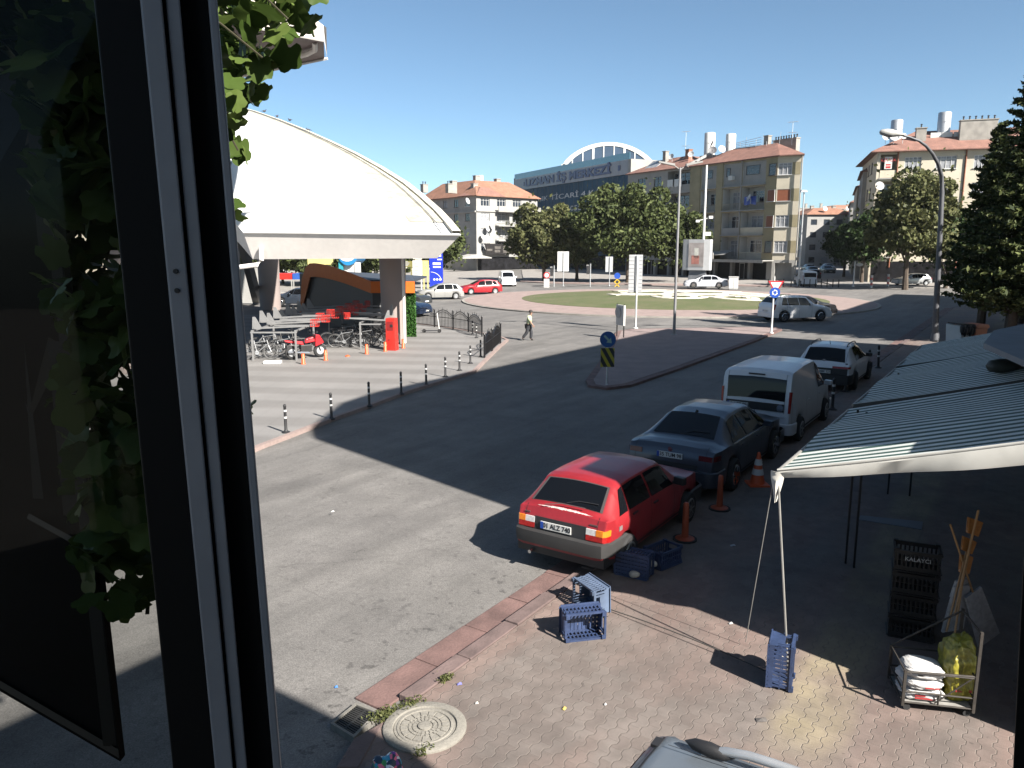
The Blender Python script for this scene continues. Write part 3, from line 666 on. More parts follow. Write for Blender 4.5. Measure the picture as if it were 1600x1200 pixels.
q=MB(); q.box(xb0+.5,xb1-.6,-.14,-.1,13.6+1.15,13.6+2.7); sg=q.build('banner',mat('white_banner_cloth',(.68,.66,.64),.7),rb)
text_ob('KİRALIK',.62,mat('red_lettering',(.5,.02,.02),.6,var=0),sg,((xb0+xb1)/2-.05,-.145,13.6+2.3),(R(90),0,0),.004,sx=.8)
q=MB(); q.box(xb0+.65,xb1-.75,-.146,-.142,14.85,15.1); q.box(xb0+.65,xb1-.75,-.146,-.142,15.2,15.38); q.build('print',mat('red_lettering',(.5,.02,.02)),sg)
rf=MB(); hip_roof(rf,[(0,0),(LR2,0),(LR2,14),(sf.x+6,sf.y),(sf.x,sf.y)],HR,2.9,.9,5.0); rf.build('roof',M_roof,rb)
q=MB(); q.tube([(fr(1400.8),-.1,2),(fr(1400.8),-.1,HR)],.1,6); q.tube([(fr(1507),-.1,2),(fr(1507),-.1,HR)],.1,6); q.build('drainpipe',M_brown,rb)
tank(rb,(fr(1407,20),3,HR+1.0),.75,3.3,M_steel); tank(rb,(fr(1483,20),3,HR+1.6),.8,3.4,M_steel)
chimney(rb,(fr(1444,20),1.8,HR+.4),1.2,.9,2.5,M_conc,1); chimney(rb,(fr(1534,20),1.6,HR+.6),4.2,1.0,3.0,M_conc,6)
for px,r in((1386,.5),(1399,.6),(1413,.4)): dish(rb,(fr(px,19),-.2+.6,HR+1.9),r,.2)
dish(rb,(fr(1374,12),-.6,9.2),.5,.3); dish(rb,(fr(1373,12),-.6,12.6),.55,.3)
for i in range(3): q=MB(); q.box(fr(1461,20)+i*1.35,fr(1461,20)+i*1.35+1.2,2.2,2.3,HR+1.2,HR+2.4); q.build('water_tank_panel',M_white,rb)
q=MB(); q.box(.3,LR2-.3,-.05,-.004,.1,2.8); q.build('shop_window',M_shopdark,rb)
# ---- houses along the side street and the far town
def simple_block(O2,rz,Lx,Ly,h,mw,mr,label,group,flo=3.0,roof=True,seed=0):
    rd=random.Random(seed); e=empty('town_house',(O2[0],O2[1],0),rz,label,'building',group)
    w=MB(); hs=[]; nf=int(h/flo); nn=max(1,int(Lx/3.2)); 
    hs=[(.9+i*3.1,2.4+i*3.1,flo*k+.9,flo*k+2.2) for i in range(nn) for k in range(nf) if 2.5+i*3.1<Lx]
    wall_face(w,(0,0),U,Lx,0,h,hs,.15)
    n2=max(1,int(Ly/3.4)); hs2=[(.9+i*3.3,2.3+i*3.3,flo*k+.9,flo*k+2.2) for i in range(n2) for k in range(nf) if 2.5+i*3.3<Ly]
    wall_face(w,(0,Ly),(0,-1),Ly,0,h,hs2,.15)
    w.quad((Lx,0,0),(Lx,Ly,0),(Lx,Ly,h),(Lx,0,h)); w.quad((0,0,h),(Lx,0,h),(Lx,Ly,h),(0,Ly,h)); w.build('wall',mw,e)
    gl=MB()
    for hh in hs: 
        g=MB(); g.box(hh[0],hh[1],.13,.16,hh[2],hh[3]); g.build('window',M_curtain if rd.random()<.3 else M_bglass,e)
    for hh in hs2:
        g=MB(); g.box(.13,.16,Ly-hh[1],Ly-hh[0],hh[2],hh[3]); g.build('window',M_bglass,e)
    if roof:
        r=MB(); hip_roof(r,[(0,0),(Lx,0),(Lx,Ly),(0,Ly)],h+.05,1.6,.5,min(Lx,Ly)*.3); r.build('roof',mr,e)
    else:
        r=MB(); r.box(-.2,Lx+.2,-.2,Ly+.2,h+.01,h+.3); r.build('parapet',M_conc,e)
    for k in range(2): chimney(e,(Lx*rd.uniform(.2,.8),Ly*rd.uniform(.3,.6),h+.4),.8,.8,1.8,M_conc)
    if rd.random()<.8: dish(e,(Lx*rd.uniform(.2,.8),.4,h+1.4),.6,.3)
    return e
# right side of the side street, going away
sd=(math.atan2(.97,.26))
for i,(px,py,h,m_,lab) in enumerate(((1349,268,15.5,M_grey,'dark grey house next behind the cream block along the side street'),(1340,292,14.5,M_cream2,'pale rendered house further down the side street on the right'),(1330,316,14,M_grey,'last narrow house on the right before the street closes'))):
    a=Vector(G(px,py,h)); simple_block((a.x,a.y),-R(22.4),14,16+6*i,h,m_,M_roof,lab,'houses along the side street',seed=i)
for i,(px,py,h,m_,lab) in enumerate(((1259,372,6.5,M_whiter,'low white house closing the view down the side street on its left'),)):
    pass
tw=[(1262,335,190,11,13,M_whiter,'white terrace house at the left end of the far street view'),(1283,339,215,12,12,M_cream,'ochre fronted far house between the white terrace and the tree'),(1302,333,240,14,15,M_brick,'brick red far house right of the ochre one'),(1246,326,300,20,20,M_grey,'grey far block showing above the white terrace house'),(1290,326,330,26,17,M_conc,'widest pale far block on the skyline of the street'),(1322,330,290,16,16,M_whiter,'small white far block nearest the right-hand houses')]
for i,(px,py,Y,Lx,Ly,m_,lab) in enumerate(tw):
    a=A(px,py,Y); simple_block((a.x,a.y),0,Lx,Ly,a.z,m_,M_roof if i%2 else M_roof2,lab,'distant houses at the end of the side street',3.0,i%2==0,seed=20+i)
# houses far left, behind the hall
for i,(px,py,Y,Lx,m_,lab) in enumerate(((380,398,150,30,M_grey,'long grey house behind the trees under the market hall roof'),(560,400,160,24,M_cream,'cream house behind the petrol station canopy'))):
    a=A(px,py,Y); simple_block((a.x,a.y),0,Lx,12,a.z+3,m_,M_roof,lab,'houses far behind the market hall',seed=40+i)
# ---- the houses of the near row, mostly outside the picture; they throw the big shadows
def row_house(t0,t1,n0,n1,h,label,m_,cut=0,shape=None):
    e=empty('row_house',(0,0,0),0,label,'building'); p0=W(t0,n1)
    T=Matrix.Translation((p0.x,p0.y,0))@Matrix.Rotation(YAW,4,'Z')      # local x along the street, local y out towards the street
    w=MB(); w.T=T
    if shape: w.xprism([(a-t0,b) for a,b in shape],-(n1-n0),0)
    else: w.box(0,t1-t0-cut,-(n1-n0),0,-.1,h); w.box(-.06,t1-t0+.06,-(n1-n0)-.1,.22,h,h+.35)
    w.build('wall',m_,e)
    for k in range(int(h/3.2)):
        for i in range(int((t1-t0)/3.5)):
            g=MB(); g.T=T; g.box(1+3.5*i,2.6+3.5*i,.003,.05,1+3.2*k,2.5+3.2*k); g.build('window',M_bglass,e)
    return e
row_house(8.9,38.2,-13,-.6,14.0,'tall house of the near row beyond the awnings, just outside the right edge',M_cream,0,[(8.9,-.1),(38.2,-.1),(38.2,14.0),(14.2,14.2),(12.4,13.9),(11.3,13.3),(10.1,12.6),(9.6,11.9),(9.6,6.15),(8.9,6.15)])
row_house(8.45,8.88,-9,-.6,3.3,'single storey shop front carrying the striped awnings',M_grey)
row_house(43.0,84,-16,-5.8,13.0,'long house at the far end of the near row beyond the gap',M_grey)
row_house(-14,3.05,-3.9,-.55,6.25,'the house the window belongs to',M_grey,.46)
# ================================================================ trees
def leaf_cloud(name,C_,size,mat_,parent,rng_,aspect=1.6,droop=0.0,flat=0.0):
    n=len(C_); C_=np.asarray(C_,float)
    a=rng_.normal(size=(n,3)); a[:,2]=a[:,2]*(1-flat)-droop; a/=np.linalg.norm(a,axis=1)[:,None]
    b=rng_.normal(size=(n,3)); b[:,2]*=(1-flat*.3); b-=a*np.sum(a*b,axis=1)[:,None]; b/=np.linalg.norm(b,axis=1)[:,None]
    s=(size*rng_.uniform(.6,1.35,n))[:,None]
    V=np.stack([C_-a*s*aspect*.5,C_+b*s*.5,C_+a*s*aspect*.5,C_-b*s*.5],1).reshape(-1,3)
    me=bpy.data.meshes.new(name); me.vertices.add(4*n); me.vertices.foreach_set('co',V.ravel())
    me.loops.add(4*n); me.loops.foreach_set('vertex_index',np.arange(4*n)); me.polygons.add(n); me.polygons.foreach_set('loop_start',np.arange(0,4*n,4)); me.polygons.foreach_set('loop_total',np.full(n,4))
    me.materials.append(mat_); me.update(); me.validate()
    o=bpy.data.objects.new(name,me); COL.objects.link(o); o.parent=parent; KID.setdefault(parent.name,[]).append(o); return o
M_bark=mat('bark',(.10,.075,.055),.9,var=.3,scale=5,bump=.6,bscale=15)
M_leafA=leafmat('olive_green_leaves',(.060,.072,.028),(.150,.152,.068),.15)
M_leafB=leafmat('dark_green_leaves',(.042,.058,.022),(.105,.125,.048),.15)
M_leafC=leafmat('conifer_needles',(.026,.040,.020),(.125,.145,.055),.1)
M_leafD=leafmat('shade_tree_leaves',(.02,.035,.014),(.05,.08,.028),.1)
def broadleaf(loc,h,rx,ry,zb,nl,size,mat_,label,seed,group=None,nc=46,name='leafy_tree',cat='tree'):
    rg=np.random.default_rng(seed); e=empty(name,(loc[0],loc[1],0),0,label,cat,group)
    cz=(h+zb)/2; rz=(h-zb)/2
    d=rg.normal(size=(nc,3)); d/=np.linalg.norm(d,axis=1)[:,None]; d[:,2]=np.maximum(d[:,2],-.75)
    rad=rg.uniform(.45,.84,nc)[:,None]; P_=d*rad*np.array([rx,ry,rz])+np.array([0,0,cz]); 
    cr=rg.uniform(.17,.34,nc)*min(rx,rz)
    pts=[]
    per=nl//nc
    for c,r in zip(P_,cr):
        q=rg.normal(size=(per,3)); q/=np.linalg.norm(q,axis=1)[:,None]; q*=(rg.uniform(.55,1.08,per)**.5)[:,None]*r; q[:,2]*=.8
        pts.append(c+q)
    k=nl//7; q=rg.normal(size=(k,3))*np.array([rx,ry,rz])*.36+np.array([0,0,cz-.1*rz]); q=q[q[:,2]>zb]; pts.append(q)
    leaf_cloud('crown',np.concatenate(pts),size,mat_,e,rg)
    t=MB(); bend=rg.uniform(-.25,.25,2)
    t.tube([(0,0,-.15),(bend[0]*.5,bend[1]*.5,zb*.6),(bend[0],bend[1],cz)],[h*.024+.05,h*.018+.03,h*.008+.02],8)
    for i in range(9):
        c=P_[i*nc//9]; z0=zb*.6+(cz-zb*.6)*(i/9); t.tube([(bend[0]*z0/cz,bend[1]*z0/cz,z0),tuple((c*.5+np.array([0,0,z0*.5+.2]))),tuple(c)],[h*.009+.02,h*.006+.01,.02],5)
    t.build('trunk',M_bark,e,smooth=True); return e
GT='broadleaf trees round the square'
p=G(852,441); broadleaf((p[0],p[1]+3),10.9,5.7,4.6,1.7,22000,.34,M_leafA,'round olive green tree in front of the left end of the office block',1,GT,60)
p=G(985,441); broadleaf((p[0]-.6,p[1]-2),13.2,7.5,5.0,2.0,30000,.34,M_leafB,'widest round dark tree in front of the office block and the corner block',2,GT,70)
p=G(1060,441); broadleaf((p[0]-.5,p[1]-1),10.2,4.3,3.6,1.8,12000,.32,M_leafB,'lower tree beside the totem at the left end of the corner block',3,GT,36)
p=G(905,441); broadleaf((p[0],p[1]+4),10.0,4.2,3.6,1.6,12000,.33,M_leafB,'shaded tree filling the gap between the two big ones',9,GT,36)
p=G(722,448); broadleaf((p[0]-3,p[1]+4),8.5,3.6,3.2,1.8,10000,.30,M_leafB,'small tree beside the blue advertising totem',4,GT,34)
p=G(1414,452); broadleaf((p[0],p[1]),13.6,5.6,4.6,3.0,21000,.31,M_leafA,'tall light green tree in front of the cream block right of the side street',5,GT,56)
a=A(1347,430,103); broadleaf((a.x,103),9.8,4.2,3.8,1.9,13000,.31,M_leafD,'dark tree on the corner of the side street',6,GT,40)
a=A(1318,430,122); broadleaf((a.x,122),9.0,2.9,5.5,2.0,9000,.33,M_leafD,'dark tree further into the side street',7,GT,34)
p=G(1500,452); broadleaf((p[0],p[1]+3),9.0,4.4,3.6,2.0,11000,.30,M_leafD,'low dark tree between the light green one and the conifers',8,GT,36)
for i,(px,Y,hh,r,lab) in enumerate(((400,96,8.5,5,'leftmost tree seen under the market hall roof'),(440,100,8.0,5.0,'tree above the red and blue stalls under the hall roof'),(478,94,8.4,4.6,'tree over the black entrance building'),(518,98,7.6,4.2,'tree just left of the petrol station canopy'),(575,100,8.4,4.4,'tree just right of the petrol station canopy'),(604,92,7.6,3.4,'tree close behind the round column'))):
    a=A(px,400,Y); broadleaf((a.x,Y),hh,r,r*.9,.9,9000,.32,M_leafB,lab,20+i,'trees behind the market hall',34)
def conifer(loc,h,r,zb,label,seed,nb=150,per=70,lean=0):
    rg=np.random.default_rng(seed); e=empty('conifer_tree',(loc[0],loc[1],0),0,label,'tree','conifers on the right'); t=MB()
    t.tube([(0,0,-.15),(0.05,0,h*.5),(lean,0,h)],[.24,.15,.03],8); pts=[]
    bt=MB()
    for i in range(nb):
        f=(i+rg.uniform(-.4,.4))/nb; f=min(max(f,0),.995); z=zb+(h-zb)*f; L=r*((1-f)**.78)*rg.uniform(.62,1.12)+.18; a=i*2.4+rg.uniform(-.3,.3)
        tip=np.array([math.cos(a)*L,math.sin(a)*L,z+.18*L-.05*L*L*.25+rg.uniform(-.1,.25)]); b0=np.array([lean*f,0,z])
        bt.tube([tuple(b0),tuple((b0+tip)/2+np.array([0,0,-.04*L])),tuple(tip)],[.045*(1-f)+.012,.02,.006],4)
        n=max(12,int(per*(L/r)**.9)); s=rg.uniform(.12,1.04,n); side=rg.normal(size=(n,3))*np.array([.17,.17,.10])*L**.5*(1.2-s)[:,None]
        q=b0+(tip-b0)*s[:,None]+side; q[:,2]-=.10*np.abs(side[:,0])+.05; pts.append(q)
    t.build('trunk',M_bark,e,smooth=True); bt.build('branches',M_bark,e)
    leaf_cloud('needles',np.concatenate(pts),.125,M_leafC,e,rg,2.3,.15,.35); return e
p=G(1562,536); conifer((p[0]+.5,p[1]),13.9,3.1,1.55,'tallest conifer with a bare dark trunk near the right edge',11,260,210,.3)
p=G(1530,525); conifer((p[0],p[1]),11.0,2.0,2.1,'conifer left of the tallest one, its spire beside the street lamp',12,200,170)
p=G(1650,526); conifer((p[0],p[1]),13.0,3.4,1.6,'conifer cut off by the right edge',13,170,170)
w1_=W(49.3,-1.6); conifer((w1_.x,w1_.y),16.5,4.4,1.4,'added unseen conifer on the near side of the tallest one, shading the road',15,190,200)  # unseen tree put in to keep the white SUV in shade
w1_=W(58,.5); conifer((w1_.x,w1_.y),12.5,3.4,1.4,'added unseen conifer farther down the street, shading the road',16,150,120)  # another unseen tree, put in to extend the shade over the road
p=G(1575,516); conifer((p[0],p[1]),8.2,1.9,1.6,'shorter conifer behind the two tall ones',14,150,150)
# ================================================================ market hall (white shell roof)
M_shell=mat('white_shell_roof',(.80,.80,.78),.55,var=.03,scale=.4,var2=.03,scale2=6)
M_fasc=mat('fascia_plaster',(.90,.86,.82),.8,var=.06,scale=.5,var2=.04,scale2=5)
M_col=mat('shade_browned_plaster',(.33,.27,.25),.85,var=.08,scale=.6)  # whitish plaster darkened to brown; the hall's shade is in the colour
hall=empty('market_hall',(-10,45,0),0,'white shell roofed market hall on the left with round columns','market hall')
HI=Matrix.Translation((10,-45,0)); FY=33.0
c2=A(720,367,FY); c1=A(380,363,FY)
# right edge of the shell, rising back and to the left
edge=[]
epx=[(720,366),(706,349),(690,332),(665,310),(640,290),(600,265),(560,243),(520,224),(480,206),(440,190),(400,176),(370,168),(330,160),(280,156),(230,160)]
for i,(a,b) in enumerate(epx): edge.append(A(a,b,FY+(720-a)*.10))
n=len(edge)
left_=[c1+Vector((-1.2*i*.55-.02*i*i,.95*i*.6,.62*i-.012*i*i)) for i in range(n)]
rows=[]
for i in range(n):
    r=[]
    for j in range(13):
        f=j/12; q=left_[i]*(1-f)+edge[i]*f; bul=math.sin(math.pi*f)*(.35*(i/n)); r.append(tuple(q+Vector((0,-.3*bul,bul))))
    rows.append(r)
q=MB(); q.T=HI; q.grid(rows)
q.build('roof_shell',M_shell,hall,smooth=60,fix=False)
# raised rim and the dark cable line along the edge
q=MB(); q.T=HI
for i in range(n-1):
    a,b=edge[i],edge[i+1]; la=(left_[i]-a).normalized(); lb_=(left_[i+1]-b).normalized(); up=Vector((0,0,.14))
    q.add([a,b,b+up,a+up,a+la*.35,b+lb_*.35,b+lb_*.35+up,a+la*.35+up],[(0,1,2,3),(3,2,6,7),(4,7,6,5)])
q.build('roof_rim',mat('stained_rim',(.66,.63,.54),.8,var=.12,scale=2.5,var2=.12,scale2=12),hall,fix=False)
q=MB(); q.T=HI
for i in range(1,n-1):
    a,b=edge[i],edge[i+1]; la=(left_[i]-a).normalized(); lb_=(left_[i+1]-b).normalized(); up=Vector((0,0,.05)); o1=2.6+.14*i
    q.add([a+la*.36+up,b+lb_*.36+up,b+lb_*(o1-.9)+up*.8,a+la*(o1-.9)+up*.8],[(0,1,2,3)])
q.build('stained_strip',mat('stained_shell',(.52,.49,.39),.8,var=.3,scale=1.2,var2=.2,scale2=9),hall,fix=False)
q=MB(); q.T=HI; q.tube([edge[i]+(left_[i]-edge[i]).normalized()*(.75)+Vector((0,-.02,.10)) for i in range(n)],.022,4); q.build('cable',mat('grey_blue_cable',(.12,.14,.2),.6),hall)
# fascia: front face leans inwards towards the bottom
c1b=A(395,405,FY+.6); c2b=A(683,403.5,FY+.6)
back2=edge[5]+Vector((0,0,-.1)); 
q=MB(); q.T=HI; dn=Vector((0,0,-1.15))
q.grid([[tuple(c1+(c2-c1)*(i/24)) for i in range(25)],[tuple(c1b+(c2b-c1b)*(i/24)) for i in range(25)]])
q.grid([[tuple(c1b+(c2b-c1b)*(i/24)) for i in range(25)],[tuple(c1b+(c2b-c1b)*(i/24)+Vector((0,2.2,.35))) for i in range(25)]])
for i in range(0,7):
    a,b=edge[i],edge[i+1]; ia=c2b+(a-c2)*.96; ib=c2b+(b-c2)*.96
    q.quad(a,b,ib,ia)
for i in range(0,7):
    a,b=left_[i],left_[i+1]; ia=c1b+(a-c1)*.97+Vector((0,0,0)); ib=c1b+(b-c1)*.97
    q.quad(a,b,ib,ia)
q.build('fascia',M_fasc,hall,fix=False)
q=MB(); q.T=HI; q.tube([tuple(c1+(c2-c1)*(i/4)+Vector((0,-.02,.0))) for i in range(5)],.045,6); q.build('eaves_drip',M_white,hall)
# soffit
sr=[]
for i in range(n): 
    a=left_[i]-Vector((0,-1,.9)); b=edge[i]-Vector((.2*i*.3,-1,.9)); sr.append([tuple(a*(1-f)+b*f) for f in [k/6 for k in range(7)]])
q=MB(); q.T=HI; q.grid(sr[1:]); q.build('soffit',M_col,hall,fix=False)
def column(px0,px1,pyb,zt,label=None):
    c=G((px0+px1)/2,pyb); r=(px1-px0)/2/1200*c[1]
    q=MB(); q.T=HI; q.lathe([(r*1.0,-.05),(r,2.2),(r*1.08,zt)],28,(c[0],c[1]+r,0)); return q.build('column',M_col,hall,smooth=60)
column(594,633,538,4.9); column(402,434,484,6.4); column(330,372,500,6.4)
q=MB(); q.T=HI; x,y=G(632,540); 
q.tube([(x+.05,y+.35,4.6),(x-.02,y+.25,4.2),(x-.02,y+.25,.1)],.07,8); q.build('downpipe',M_fasc,hall)
q=MB(); q.T=HI; p1=A(408,386,FY+.25); q.tube([p1,p1+Vector((0,-.05,-.55)),p1+Vector((-.2,-.05,-.75)),p1+Vector((-1.0,0,-.85)),p1+Vector((-2.6,.4,-.9))],.10,8); q.build('downpipe',M_fasc,hall)
b1=G(404,474);b0=G(372,474)
q=MB(); q.T=HI; q.prism([(b0[0]-3,b0[1]),(b1[0],b1[1]),(b1[0],b1[1]+.5),(b0[0]-3,b0[1]+.5)],0,3.0); q.add([(b1[0],b1[1],0),(b1[0]-.5,b1[1],0),(A(378,395,44).x,44,5.2),(A(370,395,44).x,44,5.2),(b1[0],b1[1]+1.2,0),(A(378,395,44).x,45,5.2)],[(0,1,3,2),(0,2,5,4)]); q.build('buttress',M_whiter,hall,fix=False)
# upper roof corner, top left
M_rust=mat('rust_stained_metal',(.62,.56,.50),.7,var=.12,scale=1.5,var2=.2,scale2=7)
ur=empty('upper_roof',(-8,26,9),0,'rust streaked upper roof corner with dark soffit behind the leaves','roof'); UI=Matrix.Translation((8,-26,-9))
q=MB(); q.T=UI; a=A(510,42,26); b=A(503,92,26.3); c=A(330,2,24); d=A(330,128,27.5); a2=A(497,66,26)
top0=A(505,40,26); 
q.add([A(300,-20,22),A(506,40,26),A(506,62,26),A(300,22,22)],[(0,1,2,3)]); q.add([A(300,-20,22),A(506,40,26),A(480,20,34),A(300,-60,34)],[(0,1,2,3)]); q.build('fascia',M_rust,ur,fix=False)
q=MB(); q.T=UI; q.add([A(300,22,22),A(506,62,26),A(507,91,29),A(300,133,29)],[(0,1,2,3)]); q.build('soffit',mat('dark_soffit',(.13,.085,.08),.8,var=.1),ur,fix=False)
q=MB(); q.T=UI; q.add([A(506,40,26),A(510,43,26.2),A(511,90,29),A(506,62,26)],[(0,1,2,3)]); q.tube([A(300,136,29),A(512,91.5,29)],.05,5); q.tube([A(300,24,21.95),A(506,63.5,25.95)],.045,5); q.build('edge_trim',M_fasc,ur,fix=False)
q=MB(); q.T=UI; q.tube([A(492,66,26.4),A(492,78,26.9),A(478,85,27.4),A(430,98,28.2),A(380,108,28.4)],.09,8); q.build('downpipe',M_fasc,ur)
# entrance building with the orange arch and green wall
M_orf=mat('orange_panel',(.72,.17,.03),.55,var=.06,spec=.1); M_hedge=leafmat('artificial_hedge',(.03,.09,.02),(.07,.17,.04),.1)
r0=G(649,527); r1=G(582,527); l0=G(468,492)
ent=empty('entrance_pavilion',(r0[0],r0[1],0),0,'dark entrance pavilion with a curved orange band and green hedge wall under the hall roof','kiosk'); EI=Matrix.Translation((-r0[0],-r0[1],0))
q=MB(); q.T=EI; zt=2.95
def seg_band(a,b,za0,za1,zb0,zb1,k=1,th=.25):
    q.add([(a[0],a[1],za0),(b[0],b[1],zb0),(b[0],b[1],zb1),(a[0],a[1],za1),(a[0],a[1]+th,za0),(b[0],b[1]+th,zb0),(b[0],b[1]+th,zb1),(a[0],a[1]+th,za1)],[(0,1,2,3),(7,6,5,4),(0,4,5,1),(3,2,6,7),(1,5,6,2),(0,3,7,4)])
seg_band(r1,r0,2.35,zt,2.35,zt)
K=14; prev=None
for i in range(K+1):
    f=i/K; x=r1[0]+(l0[0]-r1[0])*f; y=r1[1]+(l0[1]-r1[1])*f
    zo=zt+.75*math.sin(min(f,.75)/.75*math.pi/2) if f<.75 else (zt+.75)*math.sqrt(max(0,1-((f-.75)/.25)**2))
    zi=zo-.62-.35*f if f<.85 else max(0,zo-1.6*(1+2*(f-.85)))
    if prev: seg_band((x,y),prev[:2],zi,zo,prev[2],prev[3])
    prev=(x,y,zi,zo)
q.build('orange_band',M_orf,ent)
q=MB(); q.T=EI; q.prism([(l0[0],l0[1]+.5),(r1[0],r1[1]+.4),(r0[0]-.7,r0[1]+.4),(r0[0]-.7,r0[1]+6),(l0[0],l0[1]+4)],0,2.9); 
q.build('wall',mat('charcoal_wall',(.03,.03,.032),.6,var=.1),ent)
q=MB(); q.T=EI; q.prism([(l0[0]+1,l0[1]),(r1[0],r1[1]+.26),(r0[0],r0[1]+.26),(r0[0],r0[1]+6),(l0[0]+1,l0[1]+3)],2.92,3.02); q.build('roof',mat('charcoal_roof',(.05,.06,.08),.6),ent)
rg=np.random.default_rng(5); k=5000
hx=rg.uniform(r0[0]-.72,r0[0],k); hz=rg.uniform(0,2.33,k); hy=rg.uniform(r0[1]+.2,r0[1]+.3,k)
leaf_cloud('hedge_wall',np.stack([hx-r0[0],hy-r0[1],hz],1),.09,M_hedge,ent,rg)
q=MB(); q.T=EI; q.box(r0[0]-.71,r0[0]-.01,r0[1]+.28,r0[1]+.5,0,2.33); q.build('wall',mat('hedge_backing',(.02,.05,.015),.9),ent)
# ================================================================ posts, bollards, signs
def bollard_mesh():
    e=empty('bollard',(0,0,0),0)
    q=MB(); q.lathe([(.11,0),(.11,.02),(.055,.05),(.04,.08),(.036,.68),(.042,.70),(.036,.74),(.015,.76)],12); q.build('post',M_dark,e,smooth=50)
    for z in (.38,.56): b=MB(); b.lathe([(.040,z),(.040,z+.05)],12); b.build('reflective_band',M_white,e)
    return e
bo=bollard_mesh(); GB='black bollards along the plaza kerb'
bl=[(447,676,'nearest of the plaza bollards, beside the window frame'),(518,655,'second plaza bollard, at the rounded edge of the big shadow'),(577,635,'third plaza bollard, inside the shadow'),(627,616,'fourth plaza bollard from the window frame'),(666,602,'fifth plaza bollard, where the shadow leaves the kerb'),(696,589,'sixth plaza bollard, in the sun'),(718,579,'seventh plaza bollard, in the sun short of the fence'),(735,568,'eighth plaza bollard, just before the fence starts'),(751,558,'plaza bollard right against the near end of the fence'),(738.5,522.5,'bollard standing behind the fence gap, the left one'),(744.5,528,'bollard standing behind the fence gap, the right one')]
def put_all(proto,spots,cat,group,rz=0,z=0):
    for i,s in enumerate(spots):
        o=proto if i==0 else copy_tree(proto); p=G(s[0],s[1]); o.location=(p[0],p[1],z)
        o.rotation_euler=(0,0,(s[3] if len(s)>3 else rz)); tag(o,s[2],cat,group)
put_all(bo,bl,'bollard',GB,z=.0)
bo2=copy_tree(bo)
rb_=[(1243,644,'tall dark bollard between the white delivery van and the awning'),(1300,640,'dark bollard near the back corner of the white crossover'),(1356,585,'dark bollard beside the front of the white crossover'),(1372,575,'tilted dark bollard beyond the white crossover'),(1320,612,'dark bollard just below the rear wheel of the white crossover')]
for i,s in enumerate(rb_):
    o=bo2 if i==0 else copy_tree(bo2); p=G(s[0],s[1]); o.location=(p[0],p[1],0); o.scale=(1.2,1.2,1.25); o.rotation_euler=(R(8) if i==3 else 0,R(-6) if i==3 else 0,0); tag(o,s[2],'bollard','dark bollards behind the parked cars')
# orange tubes and red markers on the plaza
ot=empty('marker_post',(0,0,0)); q=MB(); q.lathe([(.10,0),(.10,.03),(.075,.06),(.07,.42),(.05,.44)],12); q.build('post',M_orange,ot,smooth=50)
q=MB(); q.lathe([(.073,.25),(.073,.32)],12); q.build('band',mat('pale_orange_band',(.85,.3,.16),.4),ot)
ol=[(474,569,'orange marker post beside the rear wheel of the red motorcycle'),(509,563,'orange marker post right of the red motorcycle'),(573,553,'orange marker post in front of the right bicycle rack'),(602,549,'orange marker post just left of the red charging cabinet'),(630,544,'orange marker post right of the red charging cabinet')]
put_all(ot,ol,'marker post','orange marker posts on the plaza')
q=MB(); q.lathe([(.11,0),(.10,.04),(.03,.07)],10); o=q.build('marker_stub',M_orange); p=G(543,557); o.location=(p[0],p[1],0); tag(o,'stub of a broken orange marker lying flat on the plaza','marker stub')
# orange-red flexible posts and the cone on the near pavement
fp=empty('flexible_post',(0,0,0)); q=MB(); q.lathe([(.16,0),(.16,.03),(.06,.06),(.05,.5),(.045,.62),(.03,.64)],14); q.build('post',mat('dull_orange_rubber',(.42,.07,.02),.6,var=.15),fp,smooth=50)
q=MB(); q.lathe([(.2,.0),(.2,.025)],14); q.build('base',M_rub,fp)
put_all(fp,[(1070,843,'dull orange flexible post beside the red car'),(1124,795,'dull orange flexible post beside the rear wheel of the grey sedan')],'post','orange flexible posts by the parked cars')
cn=empty('traffic_cone',(0,0,0),0,'orange and white traffic cone beside the grey sedan','traffic cone'); q=MB(); q.lathe([(.15,.03),(.03,.66),(.02,.68)],16); q.build('cone_body',M_orange,cn,smooth=50)
q=MB(); q.box(-.2,.2,-.2,.2,0,.035); q.build('base',M_orange,cn)
for z,r in ((.22,.118),(.42,.08)): q=MB(); q.lathe([(r+.004,z),(r-.022,z+.12)],16); q.build('reflective_band',M_white,cn)
p=G(1183,757); cn.location=(p[0],p[1],0)
# ornate fence
def fence(pxs,h,label):
    p0=Vector((*G(*pxs[0]),0)); e=empty('iron_fence',p0,0,label,'fence','black arched fences at the plaza corner')
    pts=[Vector((*G(*p),0))-p0 for p in pxs]
    for p in pts: q=MB(); q.box(p.x-.04,p.x+.04,p.y-.04,p.y+.04,0,h*1.0); q.lathe([(.05,h),(.06,h+.04),(.03,h+.09),(.005,h+.13)],8,(p.x,p.y,0)); q.build('fence_post',M_black,e)
    for a,b in zip(pts[:-1],pts[1:]):
        q=MB(); d=b-a; L=d.length
        for z in(.1,h*.62): q.tube([a+Vector((0,0,z)),b+Vector((0,0,z))],.018,5)
        q.tube([a+d*t+Vector((0,0,h*.72+h*.34*math.sin(math.pi*t))) for t in [k/12 for k in range(13)]],.022,5)
        q.tube([a+d*t+Vector((0,0,h*.60+h*.34*math.sin(math.pi*t))) for t in [k/12 for k in range(13)]],.014,5)
        k=max(6,int(L/.13))
        for i in range(1,k):
            t=i/k; z=h*.72+h*.34*math.sin(math.pi*t); P_=a+d*t; q.tube([P_+Vector((0,0,.08)),P_+Vector((0,0,z-.02+(.16 if i%3==0 else 0)))],.011,4)
        q.build('fence_panel',M_black,e)
    return e
